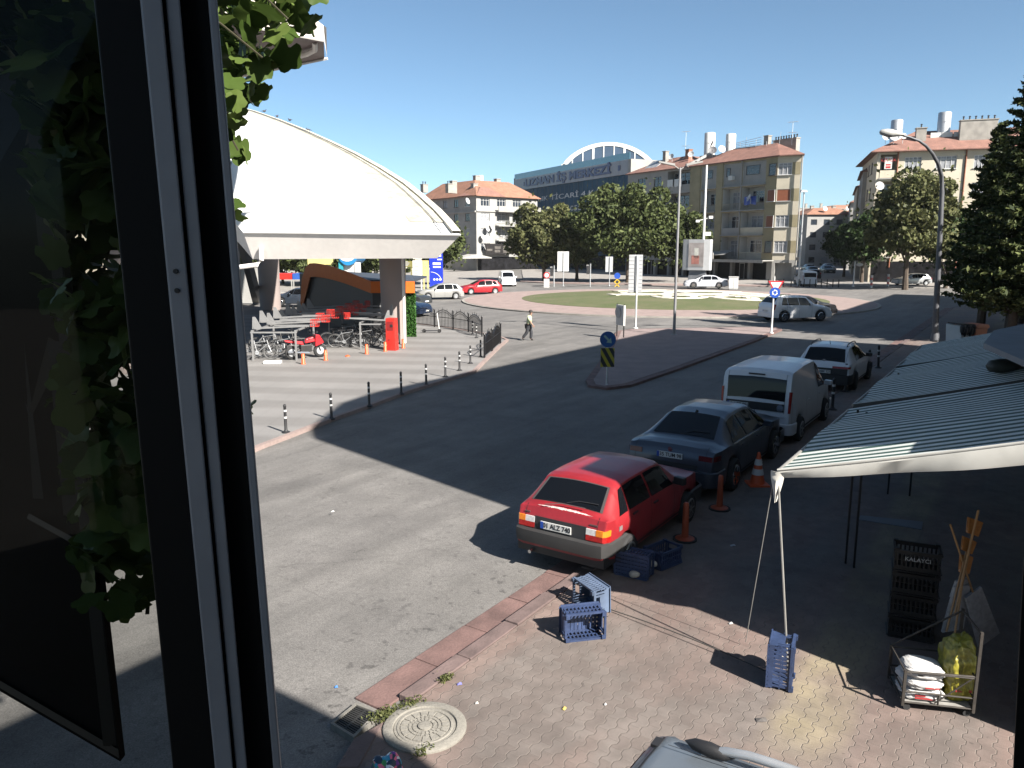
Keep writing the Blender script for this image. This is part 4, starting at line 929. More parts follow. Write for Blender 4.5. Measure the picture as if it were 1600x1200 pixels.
fence([(648,507),(679,511),(708,514.5),(732,518.5),(753,526)],1.02,'black arched fence running along the plaza behind the scooter')
fence([(757,559),(769,549),(782,537)],.98,'black arched fence section standing nearest the walking man')
# poles
def pole(px,py,h,r,name,label,cat,m=M_steel,group=None):
    p=G(px,py); e=empty(name,(p[0],p[1],0),0,label,cat,group); q=MB(); q.lathe([(r*2.2,0),(r*2.2,.04),(r*1.15,.1),(r,.6),(r*.72,h)],12); q.build('pole',m,e,smooth=50); return e
def hgt(px,pyb,pyt):
    p=G(px,pyb); return A(px,pyt,p[1]).z
h=hgt(1053,524,262); e=pole(1053,524,h,.08,'street_lamp','tall grey street lamp with two heads on the traffic island','street lamp',mat('lamp_grey',(.30,.30,.31),.5,metal=.3))
for s in(-1,1): q=MB(); q.tube([(0,0,h-.1),(s*.35,0,h+.12)],.03,6); q.xprism([(s*.3,h+.08),(s*1.15,h+.26),(s*1.15,h+.33),(s*.3,h+.2)][::s],-.14,.14); q.build('lamp_head',M_whiter,e)
h=hgt(1096,449,258); e=pole(1096,449,h,.17,'camera_mast','tall white mast with cameras beside the totem','mast',M_white)
q=MB(); q.tube([(-.8,0,h*.55),(.8,0,h*.58)],.05,6); q.build('cross_arm',M_white,e)
for bx_ in((-1.0,-.6,-.2,.2,h*.55-.15,h*.55+.12),(.5,.95,-.2,.2,h*.58-.15,h*.58+.15),(.15,.8,-.15,.15,h*.43,h*.46)): q=MB(); q.box(*bx_); q.build('camera',M_white,e)
h=hgt(1247,447,302); e=pole(1247,447,h,.11,'street_lamp','short grey street lamp standing before the corner of the apartment block','street lamp'); q=MB(); q.tube([(0,0,h-.1),(-.2,-.4,h+.15)],.06,6); q.xprism([(-.6,h+.1),(.2,h+.1),(.1,h+.35),(-.5,h+.35)],-.6,-.2); q.build('lamp_head',M_steel,e)
# the big curved lamp on the right
pb=G(1460,533); Yb=pb[1]; e=empty('street_lamp',(pb[0],pb[1],0),0,'tall curved street lamp in front of the conifers','street lamp')
M_lp=mat('dark_grey_pole',(.13,.135,.15),.5,metal=.3,var=.1)
cur=[A(x,y,Yb-d)-Vector((pb[0],pb[1],0)) for x,y,d in ((1460,533,0),(1466,420,0),(1470,340,0),(1472,300,0),(1471,275,.1),(1466,256,.3),(1457,240,.5),(1447,228,.7),(1436,220,.8),(1420,214,.9),(1400,209.5,1.0))]
q=MB(); q.tube(cur,[.16,.13,.12,.11,.10,.09,.08,.07,.06,.05,.05],10); q.lathe([(.22,0),(.2,.3),(.16,.5)],12); q.build('pole',M_lp,e,smooth=50)
q=MB(); q.T=Matrix.Translation(cur[-1]+Vector((-.05,0,.02)))@Matrix.Rotation(R(6),4,'Y'); q.lathe([(.02,-.75),(.12,-.68),(.19,-.4),(.19,-.15),(.09,.25),(.05,.45)],12,axis='X'); o=q.build('lamp_head',mat('lamp_head_grey',(.45,.45,.43),.4),e,smooth=50)
# backs of direction boards
def board(px,pyb,x0,x1,y0,y1,label,m,ribs=8,post=M_steel,rz=0.0,group='direction boards seen from behind'):
    p=G(px,pyb); e=empty('sign_board',(p[0],p[1],0),rz,label,'sign',group)
    a=A(x0,y1,p[1]);b=A(x1,y0,p[1]); X0,X1,Z0,Z1=a.x-p[0],b.x-p[0],a.z,b.z
    q=MB(); q.lathe([(.16,0),(.16,.03),(.07,.06),(.055,.3),(.05,Z1-.05)],10); q.build('post',post,e,smooth=50)
    q=MB(); q.box(X0,X1,.07,.1,Z0,Z1); bo_=q.build('panel',m,e)
    q=MB()
    for i in range(ribs): z=Z0+(Z1-Z0)*(i+.5)/ribs; q.box(X0+.02,X1-.02,.052,.069,z-.012,z+.012)
    q.box(-.09,.09,.0,.05,Z0+.05,Z1-.05) if ribs else None
    if ribs: q.build('ribs',M_steel,bo_)
    return e
M_al=mat('aluminium_back',(.50,.51,.52),.5,metal=.2,var=.06,scale=2)
board(993,513,982,1005,398,457,'tall grey direction board with horizontal ribs on the traffic island',M_al,10,M_white)
board(880,447,871,889,393,424,'white board on a post left of the big tree',M_white,0)
board(952,447,946,958,401,425,'narrower pale board on a post in front of the big tree',M_al,0)
e=pole(1205,521,hgt(1205,521,432),.055,'traffic_sign','give way triangle above a blue roundabout disc on one post','traffic sign',M_white)
p=G(1205,521); zt=A(1205,438,p[1]).z
def tri(c,r,y0,y1): return [(c+r*math.sin(R(a)),r*math.cos(R(a))) for a in(180,60,-60)]
s=(A(1220,440,p[1]).x-A(1195,440,p[1]).x)*.5*1.155
q=MB(); q.T=Matrix.Translation((.08,-.08,zt-.28)); q.xprism(tri(0,s,0,0),0,.02); pl=q.build('triangle_plate',mat('red_sign_paint',(.5,.02,.03),.4,var=0),e)
q=MB(); q.T=Matrix.Translation((.08,-.087,zt-.28)); q.xprism(tri(0,s*.70,0,0),0,.005); q.build('white_field',M_white,pl)
zr=A(1205,457,p[1]).z
q=MB(); q.T=Matrix.Translation((0.04,-.09,zr)); q.lathe([(.29,0),(.29,.02)],28,axis='Y'); dp=q.build('blue_disc',M_blue,e)
q=MB(); q.T=Matrix.Translation((0.04,-.095,zr))
for k in range(3):
    pts=[];a0=R(120*k+20)
    for i in range(7): a=a0+R(75)*i/6; pts.append((.155*math.cos(a),.155*math.sin(a)))
    ib=[(.10*math.cos(a0+R(75)*i/6),.10*math.sin(a0+R(75)*i/6)) for i in range(6,-1,-1)]
    q.xprism(pts+ib,0,.004); a=a0+R(75); q.xprism([(.20*math.cos(a),.20*math.sin(a)),(.13*math.cos(a+.55),.13*math.sin(a+.55)),(.055*math.cos(a),.055*math.sin(a))],0,.004)
q.build('arrows',M_white,dp)
# keep right sign with striped plate
p=G(948,602); e=empty('traffic_sign',(p[0],p[1],0),0,'blue keep right disc over a yellow and black striped plate','traffic sign'); Y=p[1]
q=MB(); q.lathe([(.12,0),(.04,.04),(.032,.3),(.03,A(948,520,Y).z)],8); q.build('post',M_steel,e)
zc=A(948,530,Y).z; r=(A(960.5,530,Y).x-A(935.5,530,Y).x)/2
q=MB(); q.T=Matrix.Translation((0,-.06,zc)); q.lathe([(r,0),(r,.02)],32,axis='Y'); dp=q.build('blue_disc',mat('blue_disc_paint',(.012,.09,.30),.4,var=0),e)
q=MB(); q.T=Matrix.Translation((0,-.066,zc))@Matrix.Rotation(R(45),4,'Y'); q.box(-r*.68,r*.2,0,.004,-r*.13,r*.13); q.xprism([(r*.12,r*.42),(r*.12,-r*.42),(r*.68,0)],0,.004); q.build('arrow',mat('pale_arrow',(.35,.5,.42),.5,var=0),dp)
z0,z1=A(948,573,Y).z,A(948,543.5,Y).z; hw=(A(959,560,Y).x-A(937.5,560,Y).x)/2
q=MB(); q.box(-hw,hw,-.05,-.03,z0,z1); pl=q.build('striped_plate',mat('yellow_plate',(.42,.36,.02),.4,var=0),e)
q=MB(); H_=z1-z0
for k in range(4):
    c=-.55+k*.55; pts=[]
    # clip diagonal band to plate
    def clipx(x): return max(-hw,min(hw,x))
    zz=[i/20 for i in range(21)]; L_=[(clipx(-hw+2*hw*(c+ (1-z)*.78)),z0+H_*z) for z in zz]; R_=[(clipx(-hw+2*hw*(c+.30+(1-z)*.78)),z0+H_*z) for z in zz]
    for i in range(20):
        if R_[i][0]-L_[i][0]>.002 or R_[i+1][0]-L_[i+1][0]>.002: q.add([(L_[i][0],-.053,L_[i][1]),(R_[i][0],-.053,R_[i][1]),(R_[i+1][0],-.053,R_[i+1][1]),(L_[i+1][0],-.053,L_[i+1][1])],[(0,1,2,3)])
q.build('stripes',M_dark,pl,fix=False)
# information stand beside it
p=G(969,527); e=empty('information_stand',(p[0],p[1],0),R(-68),'narrow white double panel stand on the traffic island','sign'); Y=p[1]; zt=A(968,475,Y).z; zb=A(968,508,Y).z
q=MB(); 
for x in(-.36,.36): q.tube([(x,0,0),(x,0,zt)],.035,6)
q.build('post',M_black,e); q=MB(); q.box(-.40,.40,-.05,.05,zb,zt-.05); q.build('panel',M_white,e)
q=MB(); q.lathe([(.3,0),(.3,.02)],20,(-.15,-.09,zt-.45),axis='Y'); q.build('disc',M_al,e)
# far small signs
def smallsign(px,pyb,pyt,r,m1,label,extra=None):
    p=G(px,pyb); Y=p[1]; e=empty('traffic_sign',(p[0],p[1],0),0,label,'traffic sign'); zt=A(px,pyt,Y).z
    q=MB(); q.tube([(0,0,0),(0,0,zt)],.05,6); q.build('post',M_steel,e); q=MB(); q.lathe([(r,0),(r,.03)],20,(0,-.1,zt-r),axis='Y'); d=q.build('disc',m1,e)
    if extra: extra(e,zt,r)
    return e
def ex1(e,zt,r):
    q=MB(); q.lathe([(r*.68,0),(r*.68,.01)],18,(0,-.115,zt-r),axis='Y'); q.build('white_field',M_white,e); q=MB(); q.box(-.32,.32,-.1,-.07,zt-2*r-1.35,zt-2*r-.05); q.build('plate',M_white,e)
smallsign(854,448,425,.38,mat('red_sign_paint',(.5,.02,.03)),'small red ringed round sign over a white plate beyond the roundabout',ex1)
def ex2(e,zt,r):
    for dz in(.35,1.0):
        q=MB(); q.T=Matrix.Translation((0,-.1,zt-2*r-dz))@Matrix.Rotation(R(45),4,'Y'); q.box(-.28,.28,0,.03,-.28,.28); d=q.build('diamond_plate',M_yel,e)
        q=MB(); q.T=Matrix.Translation((0,-.105,zt-2*r-dz))@Matrix.Rotation(R(45),4,'Y'); q.box(-.17,.17,0,.004,-.17,.17); q.build('black_diamond',M_dark,d)
smallsign(964,447,426,.38,M_blue,'small blue disc over two yellow diamonds beyond the roundabout',ex2)
def tlight(px,pyb,pyt,label):
    p=G(px,pyb); Y=p[1]; zt=A(px,pyt,Y).z; e=empty('traffic_light',(p[0],p[1],0),0,label,'traffic light','traffic lights beyond the roundabout'); q=MB(); q.tube([(0,0,0),(0,0,zt)],.07,6); q.build('post',M_steel,e)
    q=MB(); q.box(-.42,-.12,-.2,.1,zt-1.2,zt-.2); hd=q.build('signal_head',M_dark,e); q=MB(); q.box(-.46,-.1,.11,.13,zt-1.25,zt-.15); q.build('backplate',M_white,hd)
tlight(865.5,448,415,'traffic light between the red ringed sign and the white board'); tlight(922,448,412,'traffic light standing against the dark wall right of the white board')
def thin(px,pyb,pyt,m,r,label,name='post',cat='post',group=None):
    p=G(px,pyb); q=MB(); q.tube([(0,0,-.05),(0,0,A(px,pyt,p[1]).z)],r,6); o=q.build(name,m); o.location=(p[0],p[1],0); return tag(o,label,cat,group)
# street name pole, striped posts, cabinet
p=G(1333,448); e=pole(1333,448,hgt(1333,448,407),.07,'street_name_sign','thin pole with a small oval name plate at the mouth of the side street','sign'); q=MB(); zt=hgt(1333,448,407); q.xprism([(.1+.45*(1+math.cos(R(a))),zt-.5+.2*math.sin(R(a))) for a in range(0,360,30)],-.05,0); q.build('plate',M_al,e)
sp=empty('striped_post',(0,0,0)); q=MB(); q.tube([(0,0,0),(0,0,1.5)],.13,10); q.build('post',M_white,sp)
for z in(.3,.9): q=MB(); q.lathe([(.135,z),(.135,z+.3)],10); q.build('red_band',M_redplastic,sp)
put_all(sp,[(1361,450,'red and white striped post left of the silver hatchback, the farther left one'),(1387,448,'red and white striped post nearest the silver hatchback')],'post','striped posts by the crossing')
p=G(1145.5,452); e=empty('utility_cabinet',(p[0],p[1],0),R(-12),'pale utility cabinet standing on the far pavement beside the white saloon','cabinet'); q=MB(); q.box(-.5,.5,-.35,.35,.1,1.35); q.box(-.55,.55,-.4,.4,1.352,1.42); q.box(-.45,.45,-.3,.3,0,.098); q.build('housing',M_white,e); q=MB(); q.box(-.008,.008,-.365,-.352,.15,1.3); q.build('door_seam',M_dark,e)
# bollard row on the far kerb
fb_=MB(); fb_.lathe([(.07,0),(.06,.9),(.03,.95)],8); fo=fb_.build('bollard',M_black)
fl_=[]
k=0
for px in list(range(1200,1250,12))+list(range(1256,1312,9)):
    o=fo if k==0 else fo.copy()
    if k: COL.objects.link(o)
    p=G(px,448.5-(1250-px)*.012); o.location=(p[0],p[1],0); tag(o,'thin dark bollard on the far kerb, '+['first','second','third','fourth','fifth','sixth','seventh','eighth','ninth','tenth','eleventh','twelfth'][k]+' of its row from the left','bollard','row of thin bollards on the far kerb'); k+=1
# totem billboard
p=G(1087,449); Y=p[1]; e=empty('billboard',(p[0],p[1],0),R(-28),'tall curved grey advertising totem before the apartment block','billboard'); z0,z1=A(1087,422,Y).z,A(1087,374,Y).z
q=MB(); q.xprism([(-1.0,0),(1.3,0),(1.1,z0),(-.8,z0)],-.25,.25); q.build('stand',mat('slate_metal',(.22,.23,.25),.5),e)
q=MB(); w_=1.75; q.prism([(-w_,.1),(-w_*.9,-.35),(-w_*.5,-.5),(w_*.5,-.5),(w_*.9,-.35),(w_,.1),(w_*.8,.45),(-w_*.8,.45)],z0,z1); q.build('casing',M_al,e)
q=MB(); q.box(-w_*.5,w_*.52,-.53,-.505,z0+.4,z1-.4); pp=q.build('poster',mat('faded_poster',(.33,.30,.29),.4,var=.3,scale=1.2),e)
q=MB(); q.box(-.2,.3,-.54,-.531,z1-2.2,z1-1.0); q.build('print',mat('pale_print',(.6,.6,.55),.5),pp); q=MB(); q.box(-.5,.4,-.54,-.531,z0+.7,z0+1.7); q.build('print',mat('dull_red_print',(.38,.16,.13),.5,var=.3),pp)
# blue totem sign on the left, yellow boards, petrol canopy, stalls
p=G(683,452); Y=p[1]; e=empty('advertising_totem',(p[0],p[1],0),0,'deep blue totem sign with white lettering blocks and a yellow corner','sign'); x0=A(671.5,440,Y).x-p[0]; x1=A(692,440,Y).x-p[0]; z0=A(680,448,Y).z; z1=A(680,396,Y).z
q=MB(); q.box(x0,x1,0,.5,z0,z1); q.box(x0+.2,x1-.2,.1,.4,0,z0); tb=q.build('body',mat('deep_blue_panel',(.015,.04,.50),.35,var=.04),e)
q=MB(); w_=x1-x0; H_=z1-z0
for a,b,c,d in ((.25,.85,.66,.73),(.27,.85,.57,.62),(.62,.9,.90,.97),(.6,.95,.80,.84),(.1,.35,.86,.93)): q.box(x0+w_*a,x0+w_*b,-.015,-.002,z0+H_*c,z0+H_*d)
for k in range(3): q2=MB(); q2.lathe([(.13,0),(.13,.01)],12,(x0+w_*(.35+.22*k),-.014,z0+H_*.22),axis='Y'); q2.build('white_dot',M_white,tb)
q.tube([(x0+w_*(.1+.85*math.sin(R(a))),-.01,z0+H_*(.08+.36*math.cos(R(a)))) for a in range(0,80,8)],.035,4); q.build('white_print',M_white,tb)
q=MB(); q.add([(x0+w_*.45,-.006,z0+.01),(x1-.01,-.006,z0+.01),(x1-.01,-.006,z0+H_*.13)],[(0,1,2)]); q.build('yellow_corner',M_yel,tb,fix=False)
M_pyel=mat('pale_yellow_board',(.62,.56,.22),.5,var=.1,scale=1)
for k,(a,b,c,d,mm,lab) in enumerate(((645,660,407,432,M_white,'white notice board left of the blue totem'),(660.5,670,407,431,M_pyel,'pale yellow notice board touching the blue totem'),(631,644,408,417,mat('olive_board',(.22,.20,.06),.6),'olive green sign just right of the round column'))):
    Y=72; p=A(a,d,Y); o=MB(); o.box(0,A(b,d,Y).x-p.x,0,.15,p.z,A(a,c,Y).z); 
    for x in(.1,A(b,d,Y).x-p.x-.1): o.box(x-.05,x+.05,.02,.12,0,p.z)
    e=empty('notice_board',(p.x,Y,0),0,lab,'sign'); o.build('panel',mm,e)
    q=MB()
    for j in range(4): zz=p.z+(A(a,c,Y).z-p.z)*(.15+.22*j); q.box(.15,(A(b,d,Y).x-p.x)*(.5+.1*(j%3)),-.012,-.002,zz,zz+.08)
    q.build('faint_print',M_grey,e)
Y=80; a=A(528,404,Y); e=empty('petrol_station',(a.x,Y,0),0,'blue and white petrol station canopy seen under the hall roof','petrol station')
b=A(560,404,Y); ww=b.x-a.x; zt=a.z+.5; 
q=MB(); q.xprism([(0,zt)]+[(ww*(.5+.5*math.cos(R(t)))*.98,zt-1.2*math.sin(R(t))) for t in range(0,181,20)][::1],0,5); q.build('canopy',mat('sky_blue_panel',(.02,.22,.50),.4),e)
q=MB(); q.xprism([(.2,zt+.02)]+[(ww*(.5+.5*math.cos(R(t)))*.9,zt-.8*math.sin(R(t))) for t in range(0,181,20)],-.03,-.005); q.build('canopy_field',M_white,e)
for x in(.4,ww*.45,ww*.75): q=MB(); q.box(x,x+.55,.5,1,0,zt-.9); q.build('pillar',M_white,e)
q=MB(); q.box(ww*.0,.45,.2,.4,0,zt-.5); q.build('price_panel',mat('turquoise_paint',(.02,.32,.40)),e)
q=MB(); q.box(-3.4,-.8,1,1.3,2.9,3.5); q.build('shop_sign',M_pyel,e)
Y=66
for k,(xa,xb,mm,lab) in enumerate(((431,456,M_redplastic,'red canopied stall under the hall roof'),(457,478,mat('market_blue',(.02,.10,.42),.6),'blue canopied stall under the hall roof'))):
    a=A(xa,432,Y);b=A(xb,432,Y); e=empty('market_stall',(a.x,Y,0),0,lab,'stall'); w_=b.x-a.x; q=MB(); q.box(0,w_,0,1.5,a.z-.25,a.z+.25); q.build('canopy',mm,e); q=MB(); 
    for x in(.06,w_-.06): q.box(x-.04,x+.04,0,.08,0,a.z-.26)
    q.box(.1,w_-.1,.3,1.2,.6,.9); q.build('counter',M_whiter,e)
for x_,y_ in((-14.5,29.5),(-19,24)):
    q=MB(); q.T=UI; q.lathe([(.8,-.05),(.8,6),(.95,10.6)],20,(x_,y_,0)); q.build('column',M_col,ur,smooth=60)
for i_,(x_,y_,h_,m_,lab) in enumerate(((-78,105,13,M_cream2,'cream house far left beyond the plaza'),(-104,92,16,M_grey,'taller grey house farthest left beyond the plaza'),(-56,128,12,M_whiter,'white house behind the left end of the market hall'))):
    simple_block((x_,y_),.15,18,12,h_,m_,M_roof,lab,'houses left of the market hall',3.0,True,seed=60+i_)
# ================================================================ cars
_paint={}
def paint(name,col,metal=.0,rough=.35):
    return mat(name,col,rough,metal=metal,var=.05,scale=1.5,coat=.3)
def make_car(S,label,loc,yaw,group=None,cat='car',name='parked_car',z=-.02):
    Lc,Wc=S['L'],S['W']; hw=Wc/2; g=S.get('clear',.2); wr=S['wr']; wx=S['wx']; belt=S['belt']; top=S['top']; body=S['paint']
    e=empty(name,(loc[0],loc[1],z),yaw,label,cat,group); KID.setdefault(e.name,[])
    TX=Matrix.Translation((-Lc/2,0,0))
    xs=sorted(set([round(x,3) for x in np.linspace(0,Lc,S.get('ns',44))]+[p[0] for p in top]+[round(c+d*wr,3) for c in wx for d in np.linspace(-1.18,1.18,13)]+[.02,.06,.12,Lc-.02,Lc-.06,Lc-.12]))
    xs=[x for x in xs if 0<=x<=Lc]
    tx=[p[0] for p in top]; tz=[p[1] for p in top]; bx=[p[0] for p in belt]; bz=[p[1] for p in belt]
    gx=[p[0] for p in S['gw']]; gw=[p[1] for p in S['gw']]
    ztop=lambda x: float(np.interp(x,tx,tz))
    def zb(x):
        z0=g+ .10*max(0,1-x/.5)+.05*max(0,1-(Lc-x)/.4)
        for c in wx:
            d=abs(x-c)
            if d<wr*1.16: z0=max(z0,wr+math.sqrt((wr*1.16)**2-d*d)-.02)
        return z0
    def hwid(x): 
        r=.16*Wc; t=1.0
        if x<.5: t=1-.085*(1-x/.5)**2.2
        if Lc-x<.8: t=1-.16*(1-(Lc-x)/.8)**2.2
        return hw*t
    def sec(x):
        w=hwid(x); zt=ztop(x); zbl=min(float(np.interp(x,bx,bz)),zt-.025); b=zb(x); b=min(b,zbl-.03)
        we=min(float(np.interp(x,gx,gw)),w-.03); ze=max(zbl+.012,zt-.055)
        return dict(w=w,zt=zt,zbl=zbl,b=b,we=we,ze=ze)
    def ring(x):
        s=sec(x); w=s['w']; zl=s['b']; m1=zl+(s['zbl']-zl)*.25; m2=zl+(s['zbl']-zl)*.62
        P=[(0,s['b']+.0),(w-.10,zl),(w-.025,zl+.02),(w,m1),(w+.012 if .3<x<Lc-.5 else w,m2),(w-.012,s['zbl']),((w+s['we'])/2-.008,(s['zbl']+s['ze'])/2+.01),(s['we'],s['ze']),(s['we']*.88,s['zt']-.014),(s['we']*.5,s['zt']+.006),(0,s['zt']+.014)]
        return P
    B=MB(); B.T=TX; rows=[]
    for x in xs:
        r=ring(x); rows.append([(x,y,z_) for y,z_ in r]+[(x,-y,z_) for y,z_ in r[::-1][1:]])
    B.grid(rows); B.add(rows[0],[tuple(range(len(rows[0])))]); B.add(rows[-1],[tuple(range(len(rows[-1])-1,-1,-1))])
    B.build('body',body,e,smooth=32)
    def sidept(x,v,sgn,off=.008):        # between belt and roof edge
        s=sec(x); w=s['w']-.012; y=w+(s['we']-w)*v; z_=s['zbl']+(s['ze']-s['zbl'])*v
        mid=4*v*(1-v); y+=mid*(.0); return (x,sgn*(y+off+.012*mid),z_+off*.3)
    def lowpt(x,f,sgn,off=.004):         # f 0..1 from sill to belt
        s=sec(x); zl=s['b']; zs_=[zl+.02,zl+(s['zbl']-zl)*.25,zl+(s['zbl']-zl)*.62,s['zbl']]; ys=[s['w']-.025,s['w'],s['w']+(.012 if .3<x<Lc-.5 else 0),s['w']-.012]
        z_=zs_[0]+(zs_[3]-zs_[0])*f; return (x,sgn*(float(np.interp(z_,zs_,ys))+off),z_)
    glass=S.get('glass',M_glass)
    for sgn in(1,-1):
        for (a0,a1,b0,b1) in S['side']:
            G_=MB(); G_.T=TX; rows=[]
            for j in range(7):
                v=.07+.86*j/6; xa=a0+(b0-a0)*j/6; xb=a1+(b1-a1)*j/6; rows.append([sidept(xa+(xb-xa)*i/12,v,sgn) for i in range(13)])
            G_.grid(rows); G_.build('side_window',glass,e,smooth=60,fix=False)
        D_=MB(); D_.T=TX
        for x in S['seams']:
            rows=[[lowpt(x-.005,f,sgn),lowpt(x+.005,f,sgn)] for f in [k/8 for k in range(9)]]; D_.grid(rows)
        for xa,xb in S.get('strip',[]):
            for f in(.5,): D_.grid([[lowpt(xa+(xb-xa)*i/20,f,sgn,.012) for i in range(21)],[lowpt(xa+(xb-xa)*i/20,f+.055,sgn,.012) for i in range(21)]])
        D_.build('door_seams',M_dark,e,fix=False)
        H_=MB(); H_.T=TX
        for x in S['handles']: p=lowpt(x,.86,sgn,.015); H_=MB(); H_.T=TX; H_.box(x-.08,x+.08,p[1]-.012,p[1]+.012,p[2]-.012,p[2]+.012); H_.build('door_handle',S.get('hm',body),e)
        p=lowpt(S['mx'],1,sgn,.0); q=MB(); q.T=TX; q.cbox((S['mx'],p[1]+sgn*.11,p[2]+.09),(.12,.2,.13),rz=sgn*.25); q.cbox((S['mx']+.02,p[1]+sgn*.01,p[2]+.04),(.06,.08,.05)); q.build('wing_mirror',S.get('mm',body),e,bevel=.02)
    def toppatch(x0,x1,f0,f1,off,nx=8,ny=10):
        rows=[]
        for i in range(nx+1):
            x=x0+(x1-x0)*i/nx; s=sec(x); h_=.02; sl=(ztop(min(x+h_,Lc))-ztop(max(x-h_,0)))/(2*h_) if 0<x<Lc else 0
            nrm=Vector((-sl,0,1)).normalized(); r=[]
            for j in range(ny+1):
                f=f0+(f1-f0)*j/ny; y=s['we']*.88*f; zz=s['zt']+.014-.028*abs(f)**2; r.append((x+nrm.x*off,y,zz+nrm.z*off))
            rows.append(r)
        return rows
    for nm,(x0,x1) in (('rear_window',S['rear']),('windscreen',S['front'])):
        if x1-x0>.03: q=MB(); q.T=TX; q.grid(toppatch(x0,x1,-S.get('rf',.97),S.get('rf',.97),.009)); q.build(nm,glass,e,smooth=60,fix=False)
    # tail: x of the rear surface for a height
    ti=[p for p in top if p[0]<=S['tailx']]; tzz=[p[1] for p in ti]; txx=[p[0] for p in ti]
    xr=lambda z_: float(np.interp(z_,tzz,txx))
    def tailblock(z0,z1,y0,y1,off,m,nm,par=None,deep=.1,wrap=0):
        for sgn in ((1,-1) if y0>0 else (1,)):
            rows=[]
            for z_ in (z0,z1):
                xx=xr(z_)
                if y0>0:
                    ym=min(y1,hwid(0)-.015); pl=[(xx-off,y0),(xx-off,ym)]
                    if wrap: pl+=[(xx+wrap*f,hwid(xx+wrap*f)+.010) for f in(.25,.6,1)]+[(xx+wrap,y0)]
                    else: pl+=[(xx+deep,ym),(xx+deep,y0)]
                else: pl=[(xx-off,y0),(xx-off,y1),(xx+deep,y1),(xx+deep,y0)]
                rows.append([(p_[0],sgn*p_[1],z_) for p_ in pl])
            k=MB(); k.T=TX; n_=len(rows[0]); k.add(rows[0]+rows[1],[tuple(range(n_)),tuple(range(2*n_-1,n_-1,-1))]+[(i+n_,(i+1)%n_+n_,(i+1)%n_,i) for i in range(n_)]); o=k.build(nm,m,par or e)
        return o
    if S.get('txt'):
        q=MB(); q.T=TX; zz0=S['plate'][0]-.14; zz1=max(p[1] for p in top if p[0]<=S['tailx'])-.02
        for y in(-.9,.9):
            rows=[]
            for k in range(8):
                z_=zz0+(zz1-zz0)*k/7; yy=y*min(hwid(0)-.05,hw*.86); rows.append([(xr(z_)-.004,yy-.004,z_),(xr(z_)-.004,yy+.004,z_)])
            q.grid(rows)
        q.build('tailgate_seams',M_dark,e,fix=False)
        x0_,x1_=S['rear']; q=MB(); q.T=TX; zc=lambda x,off:ztop(x)+.016+off; q.tube([(x0_+.01,.0,zc(x0_,.012)),(x0_+(x1_-x0_)*.16,-.18,zc(x0_+(x1_-x0_)*.16,.016)),(x0_+(x1_-x0_)*.2,-.5,zc(x0_+(x1_-x0_)*.2,.010))],.008,4); q.build('rear_wiper',M_dark,e)
        q=MB(); q.T=TX
        for sgn in(1,-1): q.grid([[lowpt(wx[0]+wr*1.25+(wx[1]-wx[0]-wr*2.5)*i/20,f,sgn,.012) for i in range(21)] for f in(.06,.13)])
        q.build('sill_trim',M_dark,e,fix=False)
    for args in S.get('tail',[]): tailblock(*args)
    def nose(z0,z1,y0,y1,off,m,nm):
        for sgn in ((1,-1) if y0>0 else (1,)):
            ya,yb=(sgn*y0,sgn*y1) if y0>0 else (y0,y1); k=MB(); k.T=TX; x=Lc; wx_=.22 if y0>0 else 0
            k.add([(x-.14,ya,z0),(x-.14-wx_,yb,z0),(x+off-wx_,yb,z0),(x+off,ya,z0),(x-.14,ya,z1),(x-.14-wx_,yb,z1),(x+off-.03-wx_,yb,z1),(x+off-.03,ya,z1)],[(0,3,2,1),(4,5,6,7),(0,1,5,4),(1,2,6,5),(2,3,7,6),(3,0,4,7)]); k.build(nm,m,e)
    nz=S.get('nose',(.56,.72)); zf=min(nz[1],ztop(Lc)-.02)
    nose(zf-.15,zf,hw*.42,hw*.80,.012,M_clearl,'headlight'); nose(zf-.15,zf-.02,-hw*.4,hw*.4,.008,M_dark,'grille')
    def bumper(x0,x1,z0,z1,m,nm,front):
        s_=-1 if not front else 1; xe=0 if not front else Lc; q=MB(); q.T=TX; d=S.get('bump',.05); w=hw+.004
        pr=[(0,z0+.03),(d*.8,z0),(d,z0+(z1-z0)*.5),(d*.9,z1-.02),(0,z1)]
        path=[(xe-s_*x1,w-.0),(xe-s_*.12,w-.01),(xe-s_*.02,w-.09),(xe,w-.22),(xe,0)]; path=path+[(a,-b) for a,b in path[::-1][1:]]
        rows=[]
        for dd,zz in pr:
            r=[]
            for i,(px_,py_) in enumerate(path):
                a=Vector(path[max(i-1,0)]);b=Vector(path[min(i+1,len(path)-1)]); t=(b-a).normalized(); n_=Vector((t.y,-t.x)); 
                if n_.x*s_<-.2 or (abs(n_.x)<.2 and n_.y*py_<0): n_=-n_
                r.append((px_+n_.x*dd,py_+n_.y*dd*.5,zz))
            rows.append(r)
        q.grid(rows); return q.build(nm,m,e,smooth=45,fix=False)
    rbz=S.get('rb',(.30,.56)); bumper(0,S.get('bx',.35),rbz[0],rbz[1],S.get('bm',body),'rear_bumper',False)
    fbz=S.get('fb',(.25,.52)); bumper(0,S.get('bx',.35),fbz[0],fbz[1],S.get('bm',body),'front_bumper',True)
